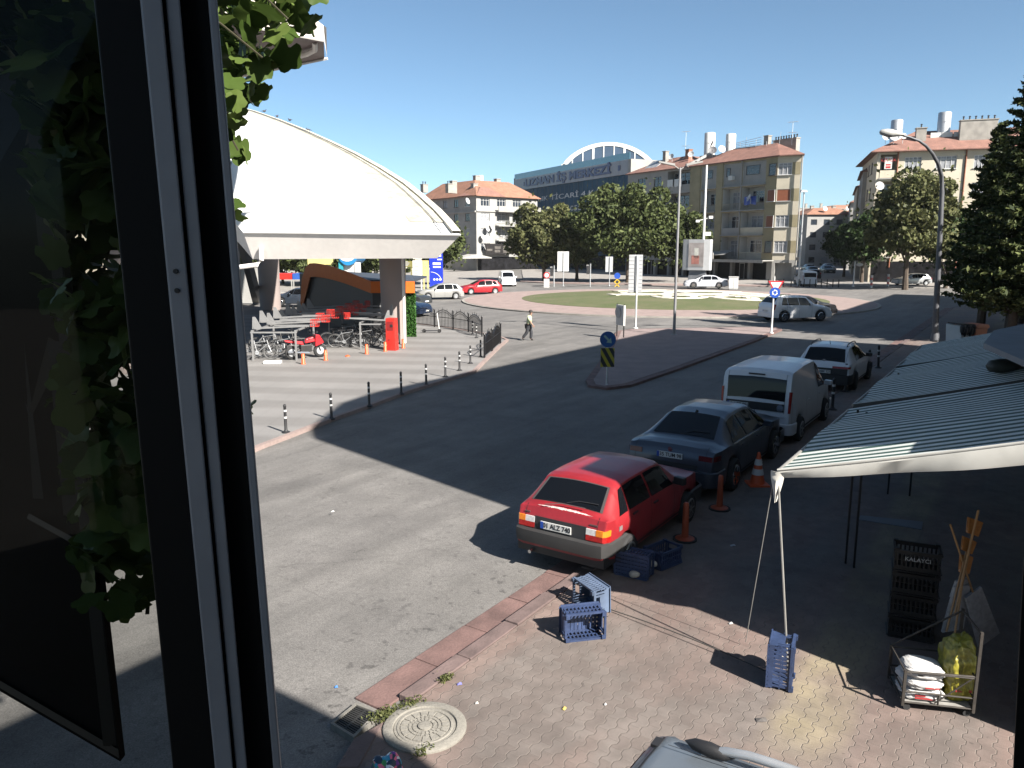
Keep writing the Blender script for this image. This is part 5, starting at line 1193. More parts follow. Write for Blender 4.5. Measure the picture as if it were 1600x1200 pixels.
    # plates
    def plate(x,z_,txt,front=False,y=0.0):
        pl=MB(); s_=1 if front else -1; pl.T=TX@Matrix.Translation((x,y,z_)); pl.box(-.008,.008,-.26,.26,-.055,.055); po=pl.build('number_plate',M_white,e)
        q=MB(); q.T=TX@Matrix.Translation((x+s_*.010,y,z_)); ye=.26 if not front else -.26; q.box(-.002,.002,*sorted((ye,ye-(.05 if not front else -.05))),-.055,.055); q.build('blue_band',M_blue,po)
        if txt: text_ob(txt,.105,M_dark,po,(-Lc/2+x+s_*.0105,y-.02*(1 if not front else -1),z_),(R(90),0,R(-90 if not front else 90)),.0006,sx=.92,bold=.002)
    pz=S['plate']; plate(xr(pz[0])-pz[1],pz[0],S.get('txt'),y=pz[2] if len(pz)>2 else 0); plate(Lc+S.get('bump',.05)+.01,.42,S.get('txtf'),True)
    # underside and wheels
    q=MB(); q.T=TX; q.box(.25,Lc-.3,-hw*.72,hw*.72,g-.02,g+.12); q.build('underbody',M_dark,e)
    for x in wx:
        for sgn in(1,-1):
            y=sgn*(hw-.03); T2=TX@Matrix.Translation((x,y,wr)); wd=.19
            t=MB(); t.T=T2; a=wr; pr=[(a*.62,-wd/2),(a*.9,-wd/2),(a*.985,-wd*.36),(a,-wd*.2),(a,wd*.2),(a*.985,wd*.36),(a*.9,wd/2),(a*.62,wd/2)]
            vs=[];n=28
            t.lathe(pr,n,axis='Y'); wo=t.build('wheel',M_rub,e,smooth=40)
            r_=MB(); r_.T=T2; yo=sgn*(wd/2); r_.lathe(sorted([(a*.64,yo-.02*0),(a*.6,yo+sgn*.012),(a*.12,yo+sgn*.006)],key=lambda k:-k[0]),24,axis='Y')
            rm=S.get('rim',M_steel); ro=r_.build('rim',rm,wo,smooth=40)
            k=S.get('spokes',5); h_=MB(); h_.T=T2
            for i in range(k):
                a0=2*math.pi*(i+.5)/k; pts=[(a*.54*math.cos(a0-.28),a*.54*math.sin(a0-.28)),(a*.54*math.cos(a0+.28),a*.54*math.sin(a0+.28)),(a*.18*math.cos(a0),a*.18*math.sin(a0))]
                h_.xprism(pts,yo+sgn*.0125,yo+sgn*.016)
            h_.build('rim_openings',M_dark,wo)
    for fn in S.get('extra',[]): fn(e,TX,S,dict(sec=sec,ztop=ztop,xr=xr,toppatch=toppatch,lowpt=lowpt,hw=hw,L=Lc,tailblock=tailblock,sidept=sidept))
    return e
def antenna_x(e,TX,S,F):
    q=MB(); q.T=TX; x=S.get('antx',1.0); z_=F['ztop'](x); q.tube([(x,0,z_),(x-.12,0,z_+.16)],[.012,.006],5); q.build('aerial',M_dark,e)
def rails(e,TX,S,F):
    for sgn in(1,-1):
        q=MB(); q.T=TX; xs=np.linspace(S['roof'][0],S['roof'][1],10); y=sgn*(F['sec'](xs[5])['we']*.93)
        q.tube([(x,y,F['ztop'](x)+(.055 if 0<i<9 else -.0)) for i,x in enumerate(xs)],.018,6); q.build('roof_rail',M_dark if S.get('railm') is None else S['railm'],e)
def exhaust(e,TX,S,F):
    q=MB(); q.T=TX; q.lathe([(.028,-.10),(.028,.3)],12,(0,.45,.27),axis='X'); q.build('exhaust_pipe',M_chrome,e)
# --- red hatchback
def red_extra(e,TX,S,F):
    # black panel between the lights, worn clear coat band, wiper, drip line
    q=MB(); q.T=TX; rows=F['toppatch'](.105,.150,-.80,.74,.006,4,40); rd=random.Random(5); 
    for j in range(len(rows[0])):
        lo,hi=rows[0][j],rows[-1][j]; c=.5*(rows[0][j][2]+rows[-1][j][2]); k=(1-abs((j-20)/20)**2.5)*rd.uniform(.5,1.0)
        for i in range(len(rows)):
            t=(i/(len(rows)-1)-.5)*k+.5+rd.uniform(-.05,.05); rows[i][j]=tuple(lo[m_]*(1-t)+hi[m_]*t for m_ in range(3))
    q.grid(rows); q.build('worn_paint_patch',mat('bleached_paint',(.66,.50,.48),.7,var=.25,scale=14,var2=.3,scale2=60),e,fix=False)
    q=MB(); q.T=TX; q.grid(F['toppatch'](.21,.60,-1.0,1.0,.004)); q.build('rear_window_seal',mat('grey_seal',(.06,.055,.055),.6),e,fix=False)
    q=MB(); q.T=TX; q.tube([(.085,.3,.99),(.15,.05,1.035),(.16,-.35,1.03)],.008,4); 
    for yy,w_ in((.58,.09),(-.55,.13)): q.box(.052,.06,yy-w_/2,yy+w_/2,.832,.852)
    q.build('badge',mat('worn_badge',(.12,.07,.07),.5),e)
    q=MB(); q.T=TX; q.prism([(.03,-.74),(.5,-.76),(.5,.76),(.03,.74)],.22,.41); q.build('lower_valance',M_dark,e)
    q=MB(); q.T=TX; p=F['lowpt'](.75,.62,-1,.006); q.cbox((.42,p[1]+.006,.74),(.10,.006,.07)); q.build('fuel_cap_mark',mat('grey_mark',(.2,.16,.16),.6),e)
M_redp=mat('faded_red_paint',(.30,.016,.022),.42,var=.15,scale=1.5,coat=.25,var2=.06,scale2=25)
RED=dict(L=3.815,W=1.59,wr=.285,wx=(.66,3.08),clear=.24,paint=M_redp,
 top=[(0,.50),(.03,.62),(.05,.80),(.10,.93),(.17,.97),(.64,1.30),(.74,1.33),(1.1,1.35),(1.9,1.345),(2.2,1.32),(2.85,.92),(3.4,.86),(3.7,.78),(3.80,.66),(3.815,.5)],
 belt=[(0,.9),(.5,.90),(2.8,.86),(3.815,.8)],gw=[(0,.70),(.17,.70),(.6,.60),(2.2,.58),(2.85,.68),(3.8,.62)],
 side=[(.42,.70,.66,.76),(.76,1.50,.80,1.47),(1.56,2.42,1.54,2.22)],rear=(.215,.585),front=(2.26,2.8),seams=(.72,1.53,2.45,2.9),handles=(.92,1.68),mx=2.45,strip=[],
 tailx=.17,tail=[(.70,.785,.60,.80,.022,M_ambl,'indicator_light',None,.1,.12),(.62,.70,.44,.80,.020,M_redl,'tail_light',None,.1,.12),(.70,.785,.44,.60,.020,M_clearl,'reversing_light',None,.1),(.60,.80,-.44,.44,.012,M_dark,'number_plate_panel',None,.1)],
 rb=(.40,.61),fb=(.28,.56),bm=mat('grey_bumper_plastic',(.035,.034,.034),.6,var=.15),bx=.62,bump=.075,plate=(.695,.03,.06),txt='01 ALZ 740',rim=mat('dull_hubcap',(.25,.25,.25),.5,metal=.3),spokes=8,mm=M_dark,hm=M_dark,extra=[exhaust,red_extra],rf=.93,nose=(.55,.72))
def place(t_rear,n_mid,L): p=W(t_rear+L/2,n_mid); return (p.x,p.y)
make_car(RED,'faded red hatchback with a bleached band on its tailgate parked over the kerb',place(9.33,5.46,3.815),YAW,cat='car',z=-.03)
# --- grey sedan
def sedan_extra(e,TX,S,F):
    q=MB(); q.T=TX; q.lathe([(.045,-.008),(.045,.004),(.02,.006)],16,(F['xr'](.93)-.012,0,.94),axis='X'); q.build('badge',M_chrome,e)
    q=MB(); q.T=TX; q.box(-.058,-.052,-.62,.62,.28,.295); q.box(-.03,.0,-.70,.70,.575,.60); q.build('chrome_strip',M_chrome,e)
    for sgn in(1,-1):
        q=MB(); q.T=TX; q.tube([F['sidept'](1.0+2.3*i/20,.0,sgn,.012) for i in range(21)],.010,4); q.build('window_trim',M_chrome,e)
    x=1.45; z_=F['ztop'](x); q=MB(); q.T=TX; q.add([(x-.1,-.02,z_+.01),(x+.08,-.012,z_+.01),(x+.08,.012,z_+.01),(x-.1,.02,z_+.01),(x-.08,0,z_+.07)],[(0,1,4),(1,2,4),(2,3,4),(3,0,4)]); q.build('aerial',M_dark,e)
SED=dict(L=4.86,W=1.86,wr=.335,wx=(1.04,3.88),clear=.2,paint=paint('grey_metallic_paint',(.085,.10,.13),.5,.3),
 top=[(0,.55),(.02,.75),(.05,.93),(.12,1.015),(.35,1.05),(.62,1.06),(1.35,1.40),(1.7,1.455),(2.2,1.465),(2.8,1.43),(3.75,1.0),(4.3,.93),(4.7,.82),(4.84,.68),(4.86,.55)],
 belt=[(0,.96),(.6,.97),(2,.94),(3.8,.90),(4.86,.8)],gw=[(0,.80),(.5,.80),(.7,.76),(1.45,.60),(2.6,.60),(3.75,.76),(4.8,.7)],
 side=[(1.02,1.85,1.30,1.83),(1.91,2.85,1.89,2.72),(2.88,3.35,2.76,3.1)],rear=(.68,1.36),front=(2.86,3.68),seams=(1.25,1.88,2.87,3.8),handles=(1.6,2.6),mx=3.05,
 tailx=.35,tail=[(.80,.895,.58,.905,.012,mat('dark_red_lens',(.13,.008,.01),.2,var=.2,scale=30),'tail_light',None,.1,.25),(.62,.70,-.56,.56,.02,M_dark,'lower_grille',None,.06)],rb=(.30,.60),fb=(.25,.55),bx=.5,plate=(.83,.02),txt='35 TUM 98',rim=M_chrome,spokes=5,extra=[sedan_extra],nose=(.6,.76),rf=.95)
make_car(SED,'dark metallic grey sedan parked between the red hatchback and the white delivery van',place(13.62,5.52,4.86),YAW,z=-.03)
# --- white delivery van
def van_extra(e,TX,S,F):
    q=MB(); q.T=TX; q.box(-.012,.02,-.70,.72,.84,1.03); pn=q.build('plate_surround',M_dark,e)
    q=MB(); q.T=TX; q.lathe([(.085,-.018),(.085,-.014),(.06,-.012)],20,(0,-.62,.935),axis='X'); q.build('emblem_ring',M_chrome,pn)
    q=MB(); q.T=TX; q.box(-.004,.002,-.006,.006,.5,.83); q.box(.04,.07,-.2,.2,1.70,1.735); q.build('door_gap',M_dark,e)
    text_ob('Doblo',.10,M_steel,e,(-S['L']/2-.012,-.55,.72),(R(90),0,R(-90)),.001,sx=1.3,name='lettering') if False else None
    q=MB(); q.T=TX; q.box(-.012,-.002,-.72,-.44,.70,.72); q.build('badge',M_steel,e)
VAN=dict(L=4.4,W=1.83,wr=.32,wx=(.76,3.5),clear=.2,paint=paint('white_van_paint',(.80,.81,.84)),
 top=[(0,.5),(.012,.9),(.03,1.1),(.09,1.62),(.16,1.76),(.30,1.82),(1.5,1.86),(2.6,1.84),(3.0,1.72),(3.75,1.12),(4.2,1.0),(4.36,.82),(4.4,.55)],
 belt=[(0,1.06),(3.4,1.04),(4.4,.9)],gw=[(0,.84),(.03,.84),(.3,.80),(3,.72),(3.8,.78),(4.4,.7)],
 side=[(2.62,3.45,2.60,3.1)],rear=(.031,.096),front=(3.05,3.7),seams=(.12,1.35,2.55,3.5),handles=(1.55,2.75),mx=3.3,
 tailx=.16,tail=[(.82,1.34,.80,.93,.014,M_redl,'tail_light',None,.1,.02)],rb=(.28,.56),fb=(.25,.55),bx=.4,plate=(.935,.024,.42),txt='42 AGR 951',rim=M_steel,spokes=7,extra=[van_extra],nose=(.7,.92),rf=.98)
make_car(VAN,'white delivery van with a dark rear window parked behind the grey sedan',place(18.75,5.42,4.4),YAW,cat='van',name='parked_van',z=-.03)
# --- white crossover
def cross_extra(e,TX,S,F):
    q=MB(); q.T=TX; q.box(-.004,.02,-.78,.78,.60,.80); q.build('black_tail_panel',M_dark,e)
    q=MB(); q.T=TX; q.lathe([(.05,-.008),(.05,.0)],16,(F['xr'](1.02)-.02,0,1.03),axis='X'); q.build('badge',M_chrome,e)
XOV=dict(L=4.18,W=1.775,wr=.33,wx=(.78,3.36),clear=.22,paint=paint('white_crossover_paint',(.85,.86,.90)),
 top=[(0,.5),(.02,.82),(.06,.93),(.12,.99),(.50,1.36),(.62,1.44),(.9,1.48),(1.6,1.50),(2.2,1.46),(3.1,1.04),(3.7,.95),(4.05,.84),(4.16,.7),(4.18,.5)],
 belt=[(0,.93),(.5,.96),(3.1,.92),(4.18,.8)],gw=[(0,.80),(.12,.78),(.6,.66),(2.2,.60),(3.1,.74),(4.1,.66)],
 side=[(.95,1.45,1.0,1.42),(1.50,2.3,1.48,2.16),(2.33,2.75,2.2,2.5)],rear=(.135,.56),front=(2.27,3.03),seams=(.8,1.47,2.31,3.1),handles=(1.2,2.05),mx=2.6,roof=(.75,2.2),antx=.95,
 tailx=.5,tail=[(.80,.87,.3,.82,.01,M_redl,'tail_light',None,.1,.1)],rb=(.28,.60),fb=(.26,.56),bm=M_dark,bx=.7,plate=(.68,.045),txt='34 ABK 327',rim=M_dark,spokes=5,extra=[rails,antenna_x,cross_extra],mm=M_dark,nose=(.62,.78))
make_car(XOV,'white crossover with black roof rails, farthest of the parked row by the awnings',place(26.95,5.6,4.18),YAW,z=-.03)
# --- moving white SUV and the black car behind
SUV=dict(L=4.42,W=1.87,wr=.36,wx=(.83,3.53),clear=.24,paint=paint('white_suv_paint',(.95,.97,1.0)),
 top=[(0,.5),(.02,.85),(.05,1.1),(.12,1.2),(.42,1.55),(.55,1.61),(1.0,1.65),(2.2,1.64),(2.6,1.58),(3.2,1.12),(3.9,1.02),(4.3,.9),(4.4,.75),(4.42,.5)],
 belt=[(0,1.08),(.6,1.08),(3.2,1.0),(4.42,.85)],gw=[(0,.84),(.15,.8),(.6,.68),(2.5,.62),(3.2,.78),(4.3,.7)],
 side=[(.60,1.05,.80,1.05),(1.10,1.90,1.10,1.88),(1.95,2.85,1.93,2.52)],rear=(.14,.42),front=(2.63,3.15),seams=(1.0,1.92,2.85),handles=(1.2,2.1),mx=2.75,roof=(.6,2.3),
 tailx=.12,tail=[(.78,1.15,.78,.93,.012,M_redl,'tail_light',None,.1,.1)],rb=(.3,.6),fb=(.28,.6),bx=.4,plate=(.7,.02),rim=M_chrome,spokes=5,extra=[rails],railm=M_steel,nose=(.68,.86))
a=G(1218,502); b=G(1290,500); d=Vector((b[0]-a[0],b[1]-a[1])); yw=math.atan2(d.y,d.x); c=Vector(((a[0]+b[0])/2,(a[1]+b[1])/2))+Vector((-math.sin(yw),math.cos(yw)))*.93
make_car(SUV,'white SUV driving round the roundabout behind the give way sign',(c.x,c.y),yw,z=-.07,name='moving_car')
def clone(S,**k): s=dict(S); s.update(k); return s
BLK=clone(SED,paint=paint('black_car_paint',(.012,.012,.014)),extra=[],txt=None)
c2_=c+Vector((math.cos(yw),math.sin(yw)))*2.3+Vector((-math.sin(yw),math.cos(yw)))*2.7
make_car(BLK,'black car just beyond the white SUV, half hidden by it',(c2_.x,c2_.y),yw+.02,z=-.07,name='moving_car')
HAT=clone(XOV,L=4.18,extra=[],bm=None); HAT.pop('bm')
HATf=dict(L=4.25,W=1.76,wr=.31,wx=(.8,3.4),clear=.2,paint=paint('silver_paint',(.42,.43,.44),.4,.35),
 top=[(0,.5),(.02,.85),(.08,.98),(.45,1.32),(.6,1.40),(1.2,1.47),(1.9,1.46),(2.3,1.40),(3.2,.98),(3.8,.88),(4.1,.78),(4.22,.66),(4.25,.5)],belt=[(0,.92),(3.1,.90),(4.25,.78)],gw=[(0,.78),(.6,.64),(2.2,.60),(3.2,.74),(4.2,.66)],
 side=[(.5,1.0,.72,1.02),(1.05,1.8,1.07,1.78),(1.85,2.85,1.83,2.4)],rear=(.10,.52),front=(2.36,3.1),seams=(1.0,1.82,2.8),handles=(1.2,2.05),mx=2.7,tailx=.45,tail=[(.75,.95,.62,.86,.012,M_redl,'tail_light',None,.1,.1)],rb=(.28,.55),fb=(.24,.52),plate=(.7,.02),rim=M_steel,spokes=6,ns=30,nose=(.6,.76))
p=G(1430,447); make_car(HATf,'silver hatchback parked on the far pavement before the conifers',(p[0],p[1]+1),R(180)+.05,z=.05)
p=G(686,467); make_car(clone(HATf,paint=paint('light_grey_paint',(.34,.34,.33),.2,.4)),'light grey saloon driving past the blue totem',(p[0],p[1]+.8),R(197),z=-.07,name='moving_car')
p=G(750,459); make_car(clone(HATf,paint=paint('bright_red_paint',(.36,.012,.02))),'bright red car at the far side of the roundabout',(p[0],p[1]+.8),R(200),z=-.07,name='moving_car')
p=G(792,447); make_car(clone(VAN,extra=[],txt=None,txtf=None),'white van coming towards the roundabout from the left road',(p[0],p[1]+2),R(-84),z=-.07,cat='van',name='moving_van')
p=G(659,493); make_car(clone(SED,paint=paint('dark_blue_paint',(.015,.03,.07),.3,.3),extra=[],txt=None),'dark blue car behind the black fence',(p[0]-1.9,p[1]+.9),R(-22),z=-.07,name='moving_car')
p=G(655,478); make_car(clone(HATf,paint=paint('graphite_paint',(.05,.055,.06),.3,.3)),'graphite car behind the dark blue one, partly hidden by the hedge wall',(p[0]-1.3,p[1]+1.5),R(-30),z=-.07,name='moving_car')
p=G(430,484); make_car(clone(SED,paint=paint('slate_car_paint',(.05,.065,.09),.3,.3),extra=[],txt=None,rim=M_chrome),'slate grey car seen between the two columns under the hall',(p[0]+1.0,p[1]+4),R(175),z=0.02)
p=G(1100,451); make_car(clone(SED,paint=paint('white_saloon_paint',(.62,.64,.68)),extra=[],txt=None),'white saloon parked in front of the hardware shop, tail to the right',(p[0]+.3,p[1]+.6),R(172),z=.05)
p=G(1272,447); make_car(clone(VAN,extra=[],txt=None,L=4.4),'white van parked at the mouth of the side street',(p[0],p[1]+3),R(84),z=-.07,cat='van',name='parked_van')
# near car cut by the lower edge
def near_extra(e,TX,S,F):
    for sgn in(1,-1):
        q=MB(); q.T=TX; y=sgn*.57; xs=np.linspace(.5,2.6,16); K=len(xs)
        q.tube([(x,y,F['ztop'](x)+(.075 if 0<i<K-1 else -.0)-(.02 if i in(1,K-2) else 0)) for i,x in enumerate(xs)],[.03]+[.028]*(K-2)+[.03],8); q.build('roof_rail',M_steel,e,smooth=50)
        for c_ in(.54,2.5): q=MB(); q.T=TX; q.lathe([(.001,-.16),(.035,-.1),(.045,0),(.035,.1),(.001,.16)],8,(c_,y,F['ztop'](c_)+.035),axis='X'); q.build('rail_foot',M_dark,e,smooth=50)
    q=MB(); q.T=TX; q.grid(F['toppatch'](.215,.232,-1,1,.004,2,12)); q.build('tailgate_gap',M_dark,e,fix=False)
    q=MB(); q.T=TX
    for sgn in(1,-1):
        q.grid([[ (x,sgn*(.50+.006*k),F['ztop'](x)+.0245) for x in np.linspace(.3,2.6,20)] for k in(0,1)]); q.grid([[ (x,sgn*(.22+.006*k),F['ztop'](x)+.0265) for x in np.linspace(.3,2.6,20)] for k in(0,1)])
    q.build('roof_groove',M_dark,e,fix=False)
    for sgn in(1,-1): q=MB(); q.T=TX; q.box(.18,.23,sgn*.56-.045,sgn*.56+.045,F['ztop'](.2)-.005,F['ztop'](.2)+.016); q.build('hinge',M_dark,e)
MPV=dict(L=4.3,W=1.76,wr=.32,wx=(.75,3.4),clear=.2,paint=paint('pale_blue_grey_paint',(.145,.17,.20),.15,.4),
 top=[(0,.5),(.02,.9),(.06,1.1),(.10,1.52),(.16,1.64),(.26,1.70),(1.0,1.74),(2.2,1.72),(2.7,1.62),(3.4,1.08),(4.0,.95),(4.25,.8),(4.3,.5)],belt=[(0,1.05),(3.3,1.0),(4.3,.85)],gw=[(0,.8),(.1,.78),(.3,.70),(2.6,.66),(3.4,.76),(4.3,.68)],
 side=[(.3,1.0,.4,1.0),(1.06,1.9,1.06,1.88),(1.95,3.0,1.93,2.6)],rear=(.066,.135),front=(2.76,3.35),seams=(1.0,1.92,2.9),handles=(1.2,2.05),mx=2.9,tailx=.16,tail=[(1.0,1.45,.74,.88,.012,M_redl,'tail_light',None,.1,.05)],rb=(.3,.56),fb=(.25,.55),plate=(.75,.02),extra=[near_extra],nose=(.7,.86))
p=W(3.60,1.90-2.15); make_car(MPV,'pale blue grey people carrier cut off by the bottom edge, seen from above',(p.x,p.y),math.atan2(-DN[1],-DN[0]),z=0)
# side street parked cars
for i,(px,Yy,col) in enumerate(((1268,118,(.03,.03,.035)),(1266,135,(.10,.12,.16)),(1262,152,(.2,.2,.2)),(1292,140,(.03,.05,.05)),(1294,156,(.25,.25,.26)))):
    labs=['black car parked on the left just behind the white van in the side street','blue grey car parked deeper on the left of the side street','grey car parked deepest on the left of the side street','dark green car parked on the right of the side street','silver grey car parked deepest on the right of the side street']
    a=A(px,430,Yy); make_car(clone(HATf,paint=paint('side_street_paint_%d'%i,col,.3,.35),ns=16),labs[i],(a.x,Yy),R(84 if i<3 else -96),'cars parked in the side street',z=-.07)
# ================================================================ man walking
def skin_fig(name,pts,edges,rad,m,parent,sub=2):
    me=bpy.data.meshes.new(name); me.from_pydata(pts,edges,[]); o=bpy.data.objects.new('tmp_'+name,me); COL.objects.link(o)
    md=o.modifiers.new('s','SKIN'); sk=me.skin_vertices
    if not sk:
        bpy.context.view_layer.objects.active=o; o.select_set(True)
        b=bmesh.new(); b.from_mesh(me); b.verts.layers.skin.verify(); b.to_mesh(me); b.free(); sk=me.skin_vertices
    for i,r in enumerate(rad): sk[0].data[i].radius=(r,r) if not isinstance(r,tuple) else r
    sk[0].data[0].use_root=True
    md2=o.modifiers.new('d','SUBSURF'); md2.levels=sub; md2.render_levels=sub
    dg=bpy.context.evaluated_depsgraph_get(); m2=bpy.data.meshes.new_from_object(o.evaluated_get(dg)); m2.name=name
    bpy.data.objects.remove(o); m2.materials.clear(); m2.materials.append(m); m2.polygons.foreach_set('use_smooth',[True]*len(m2.polygons))
    q=bpy.data.objects.new(name,m2); COL.objects.link(q); q.parent=parent; KID.setdefault(parent.name,[]).append(q); return q
pp=G(826,530); man=empty('person',(pp[0],pp[1],-.07),R(0),'man in a pale green shirt and dark trousers walking across the road','person')
M_skin=mat('skin',(.40,.24,.17),.6,var=.05); M_shirt=mat('pale_green_shirt',(.50,.58,.36),.8,var=.1,scale=8); M_trou=mat('dark_trousers',(.03,.032,.04),.8,var=.1); M_hair=mat('dark_hair',(.03,.022,.02),.7,var=.2)
S_=.86
P_={ 'pel':(0,0,.95),'sp':(.02,0,1.15),'ch':(.06,0,1.36),'nk':(.10,0,1.52),'hd0':(.12,0,1.60),'hd1':(.135,0,1.70),'hd2':(.125,0,1.78),
 'sL':(.06,.18,1.44),'eL':(-.03,.23,1.18),'wL':(.10,.24,.97),'hL':(.15,.24,.90),'sR':(.06,-.18,1.44),'eR':(.10,-.23,1.17),'wR':(.24,-.21,.99),'hR':(.29,-.20,.93),
 'lL':(.0,.10,.90),'kL':(.16,.10,.50),'aL':(.12,.10,.09),'tL':(.30,.10,.035),'lR':(-.02,-.10,.90),'kR':(-.10,-.10,.50),'aR':(-.36,-.10,.17),'tR':(-.27,-.10,.03)}
names=list(P_); ix={k:i for i,k in enumerate(names)}; pts=[tuple(c_*S_ for c_ in P_[k]) for k in names]
rad={'pel':(.145,.105),'sp':(.135,.105),'ch':(.16,.115),'nk':.052,'hd0':.065,'hd1':.088,'hd2':.075,'sL':.06,'eL':.043,'wL':.028,'hL':.036,'sR':.06,'eR':.043,'wR':.028,'hR':.036,'lL':.085,'kL':.062,'aL':.042,'tL':.032,'lR':.085,'kR':.062,'aR':.042,'tR':.032}
ed=[('pel','sp'),('sp','ch'),('ch','nk'),('nk','hd0'),('hd0','hd1'),('hd1','hd2'),('ch','sL'),('sL','eL'),('eL','wL'),('wL','hL'),('ch','sR'),('sR','eR'),('eR','wR'),('wR','hR'),('pel','lL'),('lL','kL'),('kL','aL'),('aL','tL'),('pel','lR'),('lR','kR'),('kR','aR'),('aR','tR')]
skin_fig('body',pts,[(ix[a],ix[b]) for a,b in ed],[rad[k] for k in names],M_skin,man)
def sub(keys,eds,grow,nm,m):
    ii={k:i for i,k in enumerate(keys)}; rr_=[]
    for k in keys: r=rad[k]; rr_.append((r[0]+grow,r[1]+grow) if isinstance(r,tuple) else r+grow)
    return skin_fig(nm,[tuple(c_*S_ for c_ in P_[k]) for k in keys],[(ii[a],ii[b]) for a,b in eds],rr_,m,man)
sub(['pel','sp','ch','sL','eL','sR','eR'],[('pel','sp'),('sp','ch'),('ch','sL'),('sL','eL'),('ch','sR'),('sR','eR')],.048,'shirt',M_shirt)
sub(['pel','lL','kL','aL','lR','kR','aR'],[('pel','lL'),('lL','kL'),('kL','aL'),('pel','lR'),('lR','kR'),('kR','aR')],.032,'trousers',M_trou)
for a,b in(('aL','tL'),('aR','tR')):
    P_['x']=tuple(P_[b]); skin_fig('shoe',[tuple(c_*S_ for c_ in P_[a]),tuple(c_*S_ for c_ in P_[b])],[(0,1)],[.055,.048],M_dark,man,1)
q=MB(); q.T=Matrix.Translation((.118*S_,0,1.735*S_)); q.lathe([(.100,-.02),(.104,.03),(.085,.085),(.045,.112),(.01,.12)],14); q.build('hair',M_hair,man,smooth=60)
q=MB(); q.T=Matrix.Translation((.14*S_,0,1.66*S_)); 
for s in(1,-1): q.lathe([(.011,0),(.008,.01)],8,(.083,s*.032,.03),axis='X'); q.cbox((-.005,s*.085,.0),(.03,.014,.055))
q.cbox((.095,0,.0),(.03,.022,.04)); q.cbox((.088,0,-.045),(.012,.05,.01)); q.build('face_features',mat('face_detail',(.22,.12,.09),.6,var=0),man,bevel=.004)
def hand(k,s):
    x,y,z_=[c_*S_ for c_ in P_[k]]; q=MB(); 
    for i in range(4): q.tube([(x-.02+.018*i,y,z_-.01),(x-.01+.02*i,y,z_-.06),(x+.0+.016*i,y-s*.008,z_-(.10,.11,.105,.09)[i]+.01)],[.010,.009,.007],5)
    q.tube([(x+.03,y,z_+.01),(x+.055,y-s*.015,z_-.02),(x+.06,y-s*.02,z_-.045)],[.012,.010,.008],5); q.build('hand',M_skin,man,smooth=60)
hand('hL',1); hand('hR',-1)
man.rotation_euler=(0,0,R(-4))
# ================================================================ bicycles, rack, motorcycle, scooter, cabinet
M_tyre2=M_rub
def wheel_mb(q,c,r,rt=.02,sp=14,ax=0):
    q.tube([(c[0]+r*math.cos(2*math.pi*k/22),c[1],c[2]+r*math.sin(2*math.pi*k/22)) for k in range(22)],rt,5,closed=True)
def make_bike(col):
    e=empty('bicycle',(0,0,0)); KID.setdefault(e.name,[])
    for x in(-.52,.52):
        q=MB(); wheel_mb(q,(x,0,.34),.325); w_=q.build('wheel',mat('bike_tyre',(.09,.09,.09),.7,var=0),e)
        q=MB(); 
        for k in range(10): a=math.pi*k/10; q.tube([(x+.31*math.cos(a),0,.34+.31*math.sin(a)),(x-.31*math.cos(a),0,.34-.31*math.sin(a))],.003,3,cap=False)
        q.tube([(x+.30*math.cos(2*math.pi*k/20),0,.34+.30*math.sin(2*math.pi*k/20)) for k in range(20)],.009,4,closed=True); q.build('spokes',mat('dull_spokes',(.16,.16,.16),.5),w_)
    q=MB(); bb=(-.08,0,.30); st=(-.2,0,.82); hd=(.36,0,.80)
    for a,b in((bb,st),(bb,(.38,0,.66)),((-.18,0,.72),hd),((-.52,0,.34),bb),((-.52,0,.34),(-.18,0,.74))): q.tube([a,b],.018,6)
    q.tube([(.33,0,.92),(.40,0,.62),(.52,0,.34)],.018,6); q.build('frame',col,e)
    q=MB(); q.tube([(.25,.27,.98),(.34,.2,.97),(.33,0,.94),(.34,-.2,.97),(.25,-.27,.98)],.013,6); q.build('handlebar',M_dark,e)
    q=MB(); q.prism([(-.34,.07),(-.34,-.07),(-.1,-.02),(-.02,0),(-.1,.02)],.86,.90); q.build('saddle',M_dark,e)
    q=MB(); q.lathe([(.09,-.008),(.09,.008)],14,(-.08,0,.30),axis='Y'); q.tube([(-.08,.0,.3),(-.0,.09,.18)],.01,4); q.box(-.04,.05,.08,.16,.17,.19); q.build('crank',M_steel,e)
    q=MB(); q.tube([(-.52+.37*math.cos(R(a)),0,.34+.37*math.sin(R(a))) for a in range(20,170,15)],.012,4); q.build('mudguard',M_dark,e)
    return e
bk=make_bike(mat('silver_bike_frame',(.35,.36,.37),.4,metal=.4)); bk2=make_bike(mat('black_bike_frame',(.03,.03,.03),.4))
bs=[(405,562,4,-6,0,'bicycle in the nearest rack, half behind the window frame'),(424,559,6,-6,1,'black bicycle in the nearest rack between its two posts'),(440,558,12,-10,0,'bicycle leaning over beside the post near the motorcycle'),(418,551,2,-6,0,'bicycle one row deeper in the left rack'),(445,548,-3,-6,1,'black bicycle deeper in the left rack'),
    (528,541,3,8,1,'leftmost bicycle in the front row of the right rack'),(541,543,7,14,0,'second bicycle of the right rack, tilted'),(556,543,-3,10,1,'third bicycle of the right rack'),(570,542,2,-8,0,'fourth bicycle of the right rack, silver'),(586,541,-5,10,1,'fifth bicycle of the right rack behind the front post'),(598,539,4,-5,1,'bicycle closest to the red cabinet'),(545,533,0,5,0,'bicycle at the back left of the right rack'),(565,532,3,-5,1,'bicycle at the back middle of the right rack'),(585,531,-2,6,0,'bicycle at the back right of the right rack')]
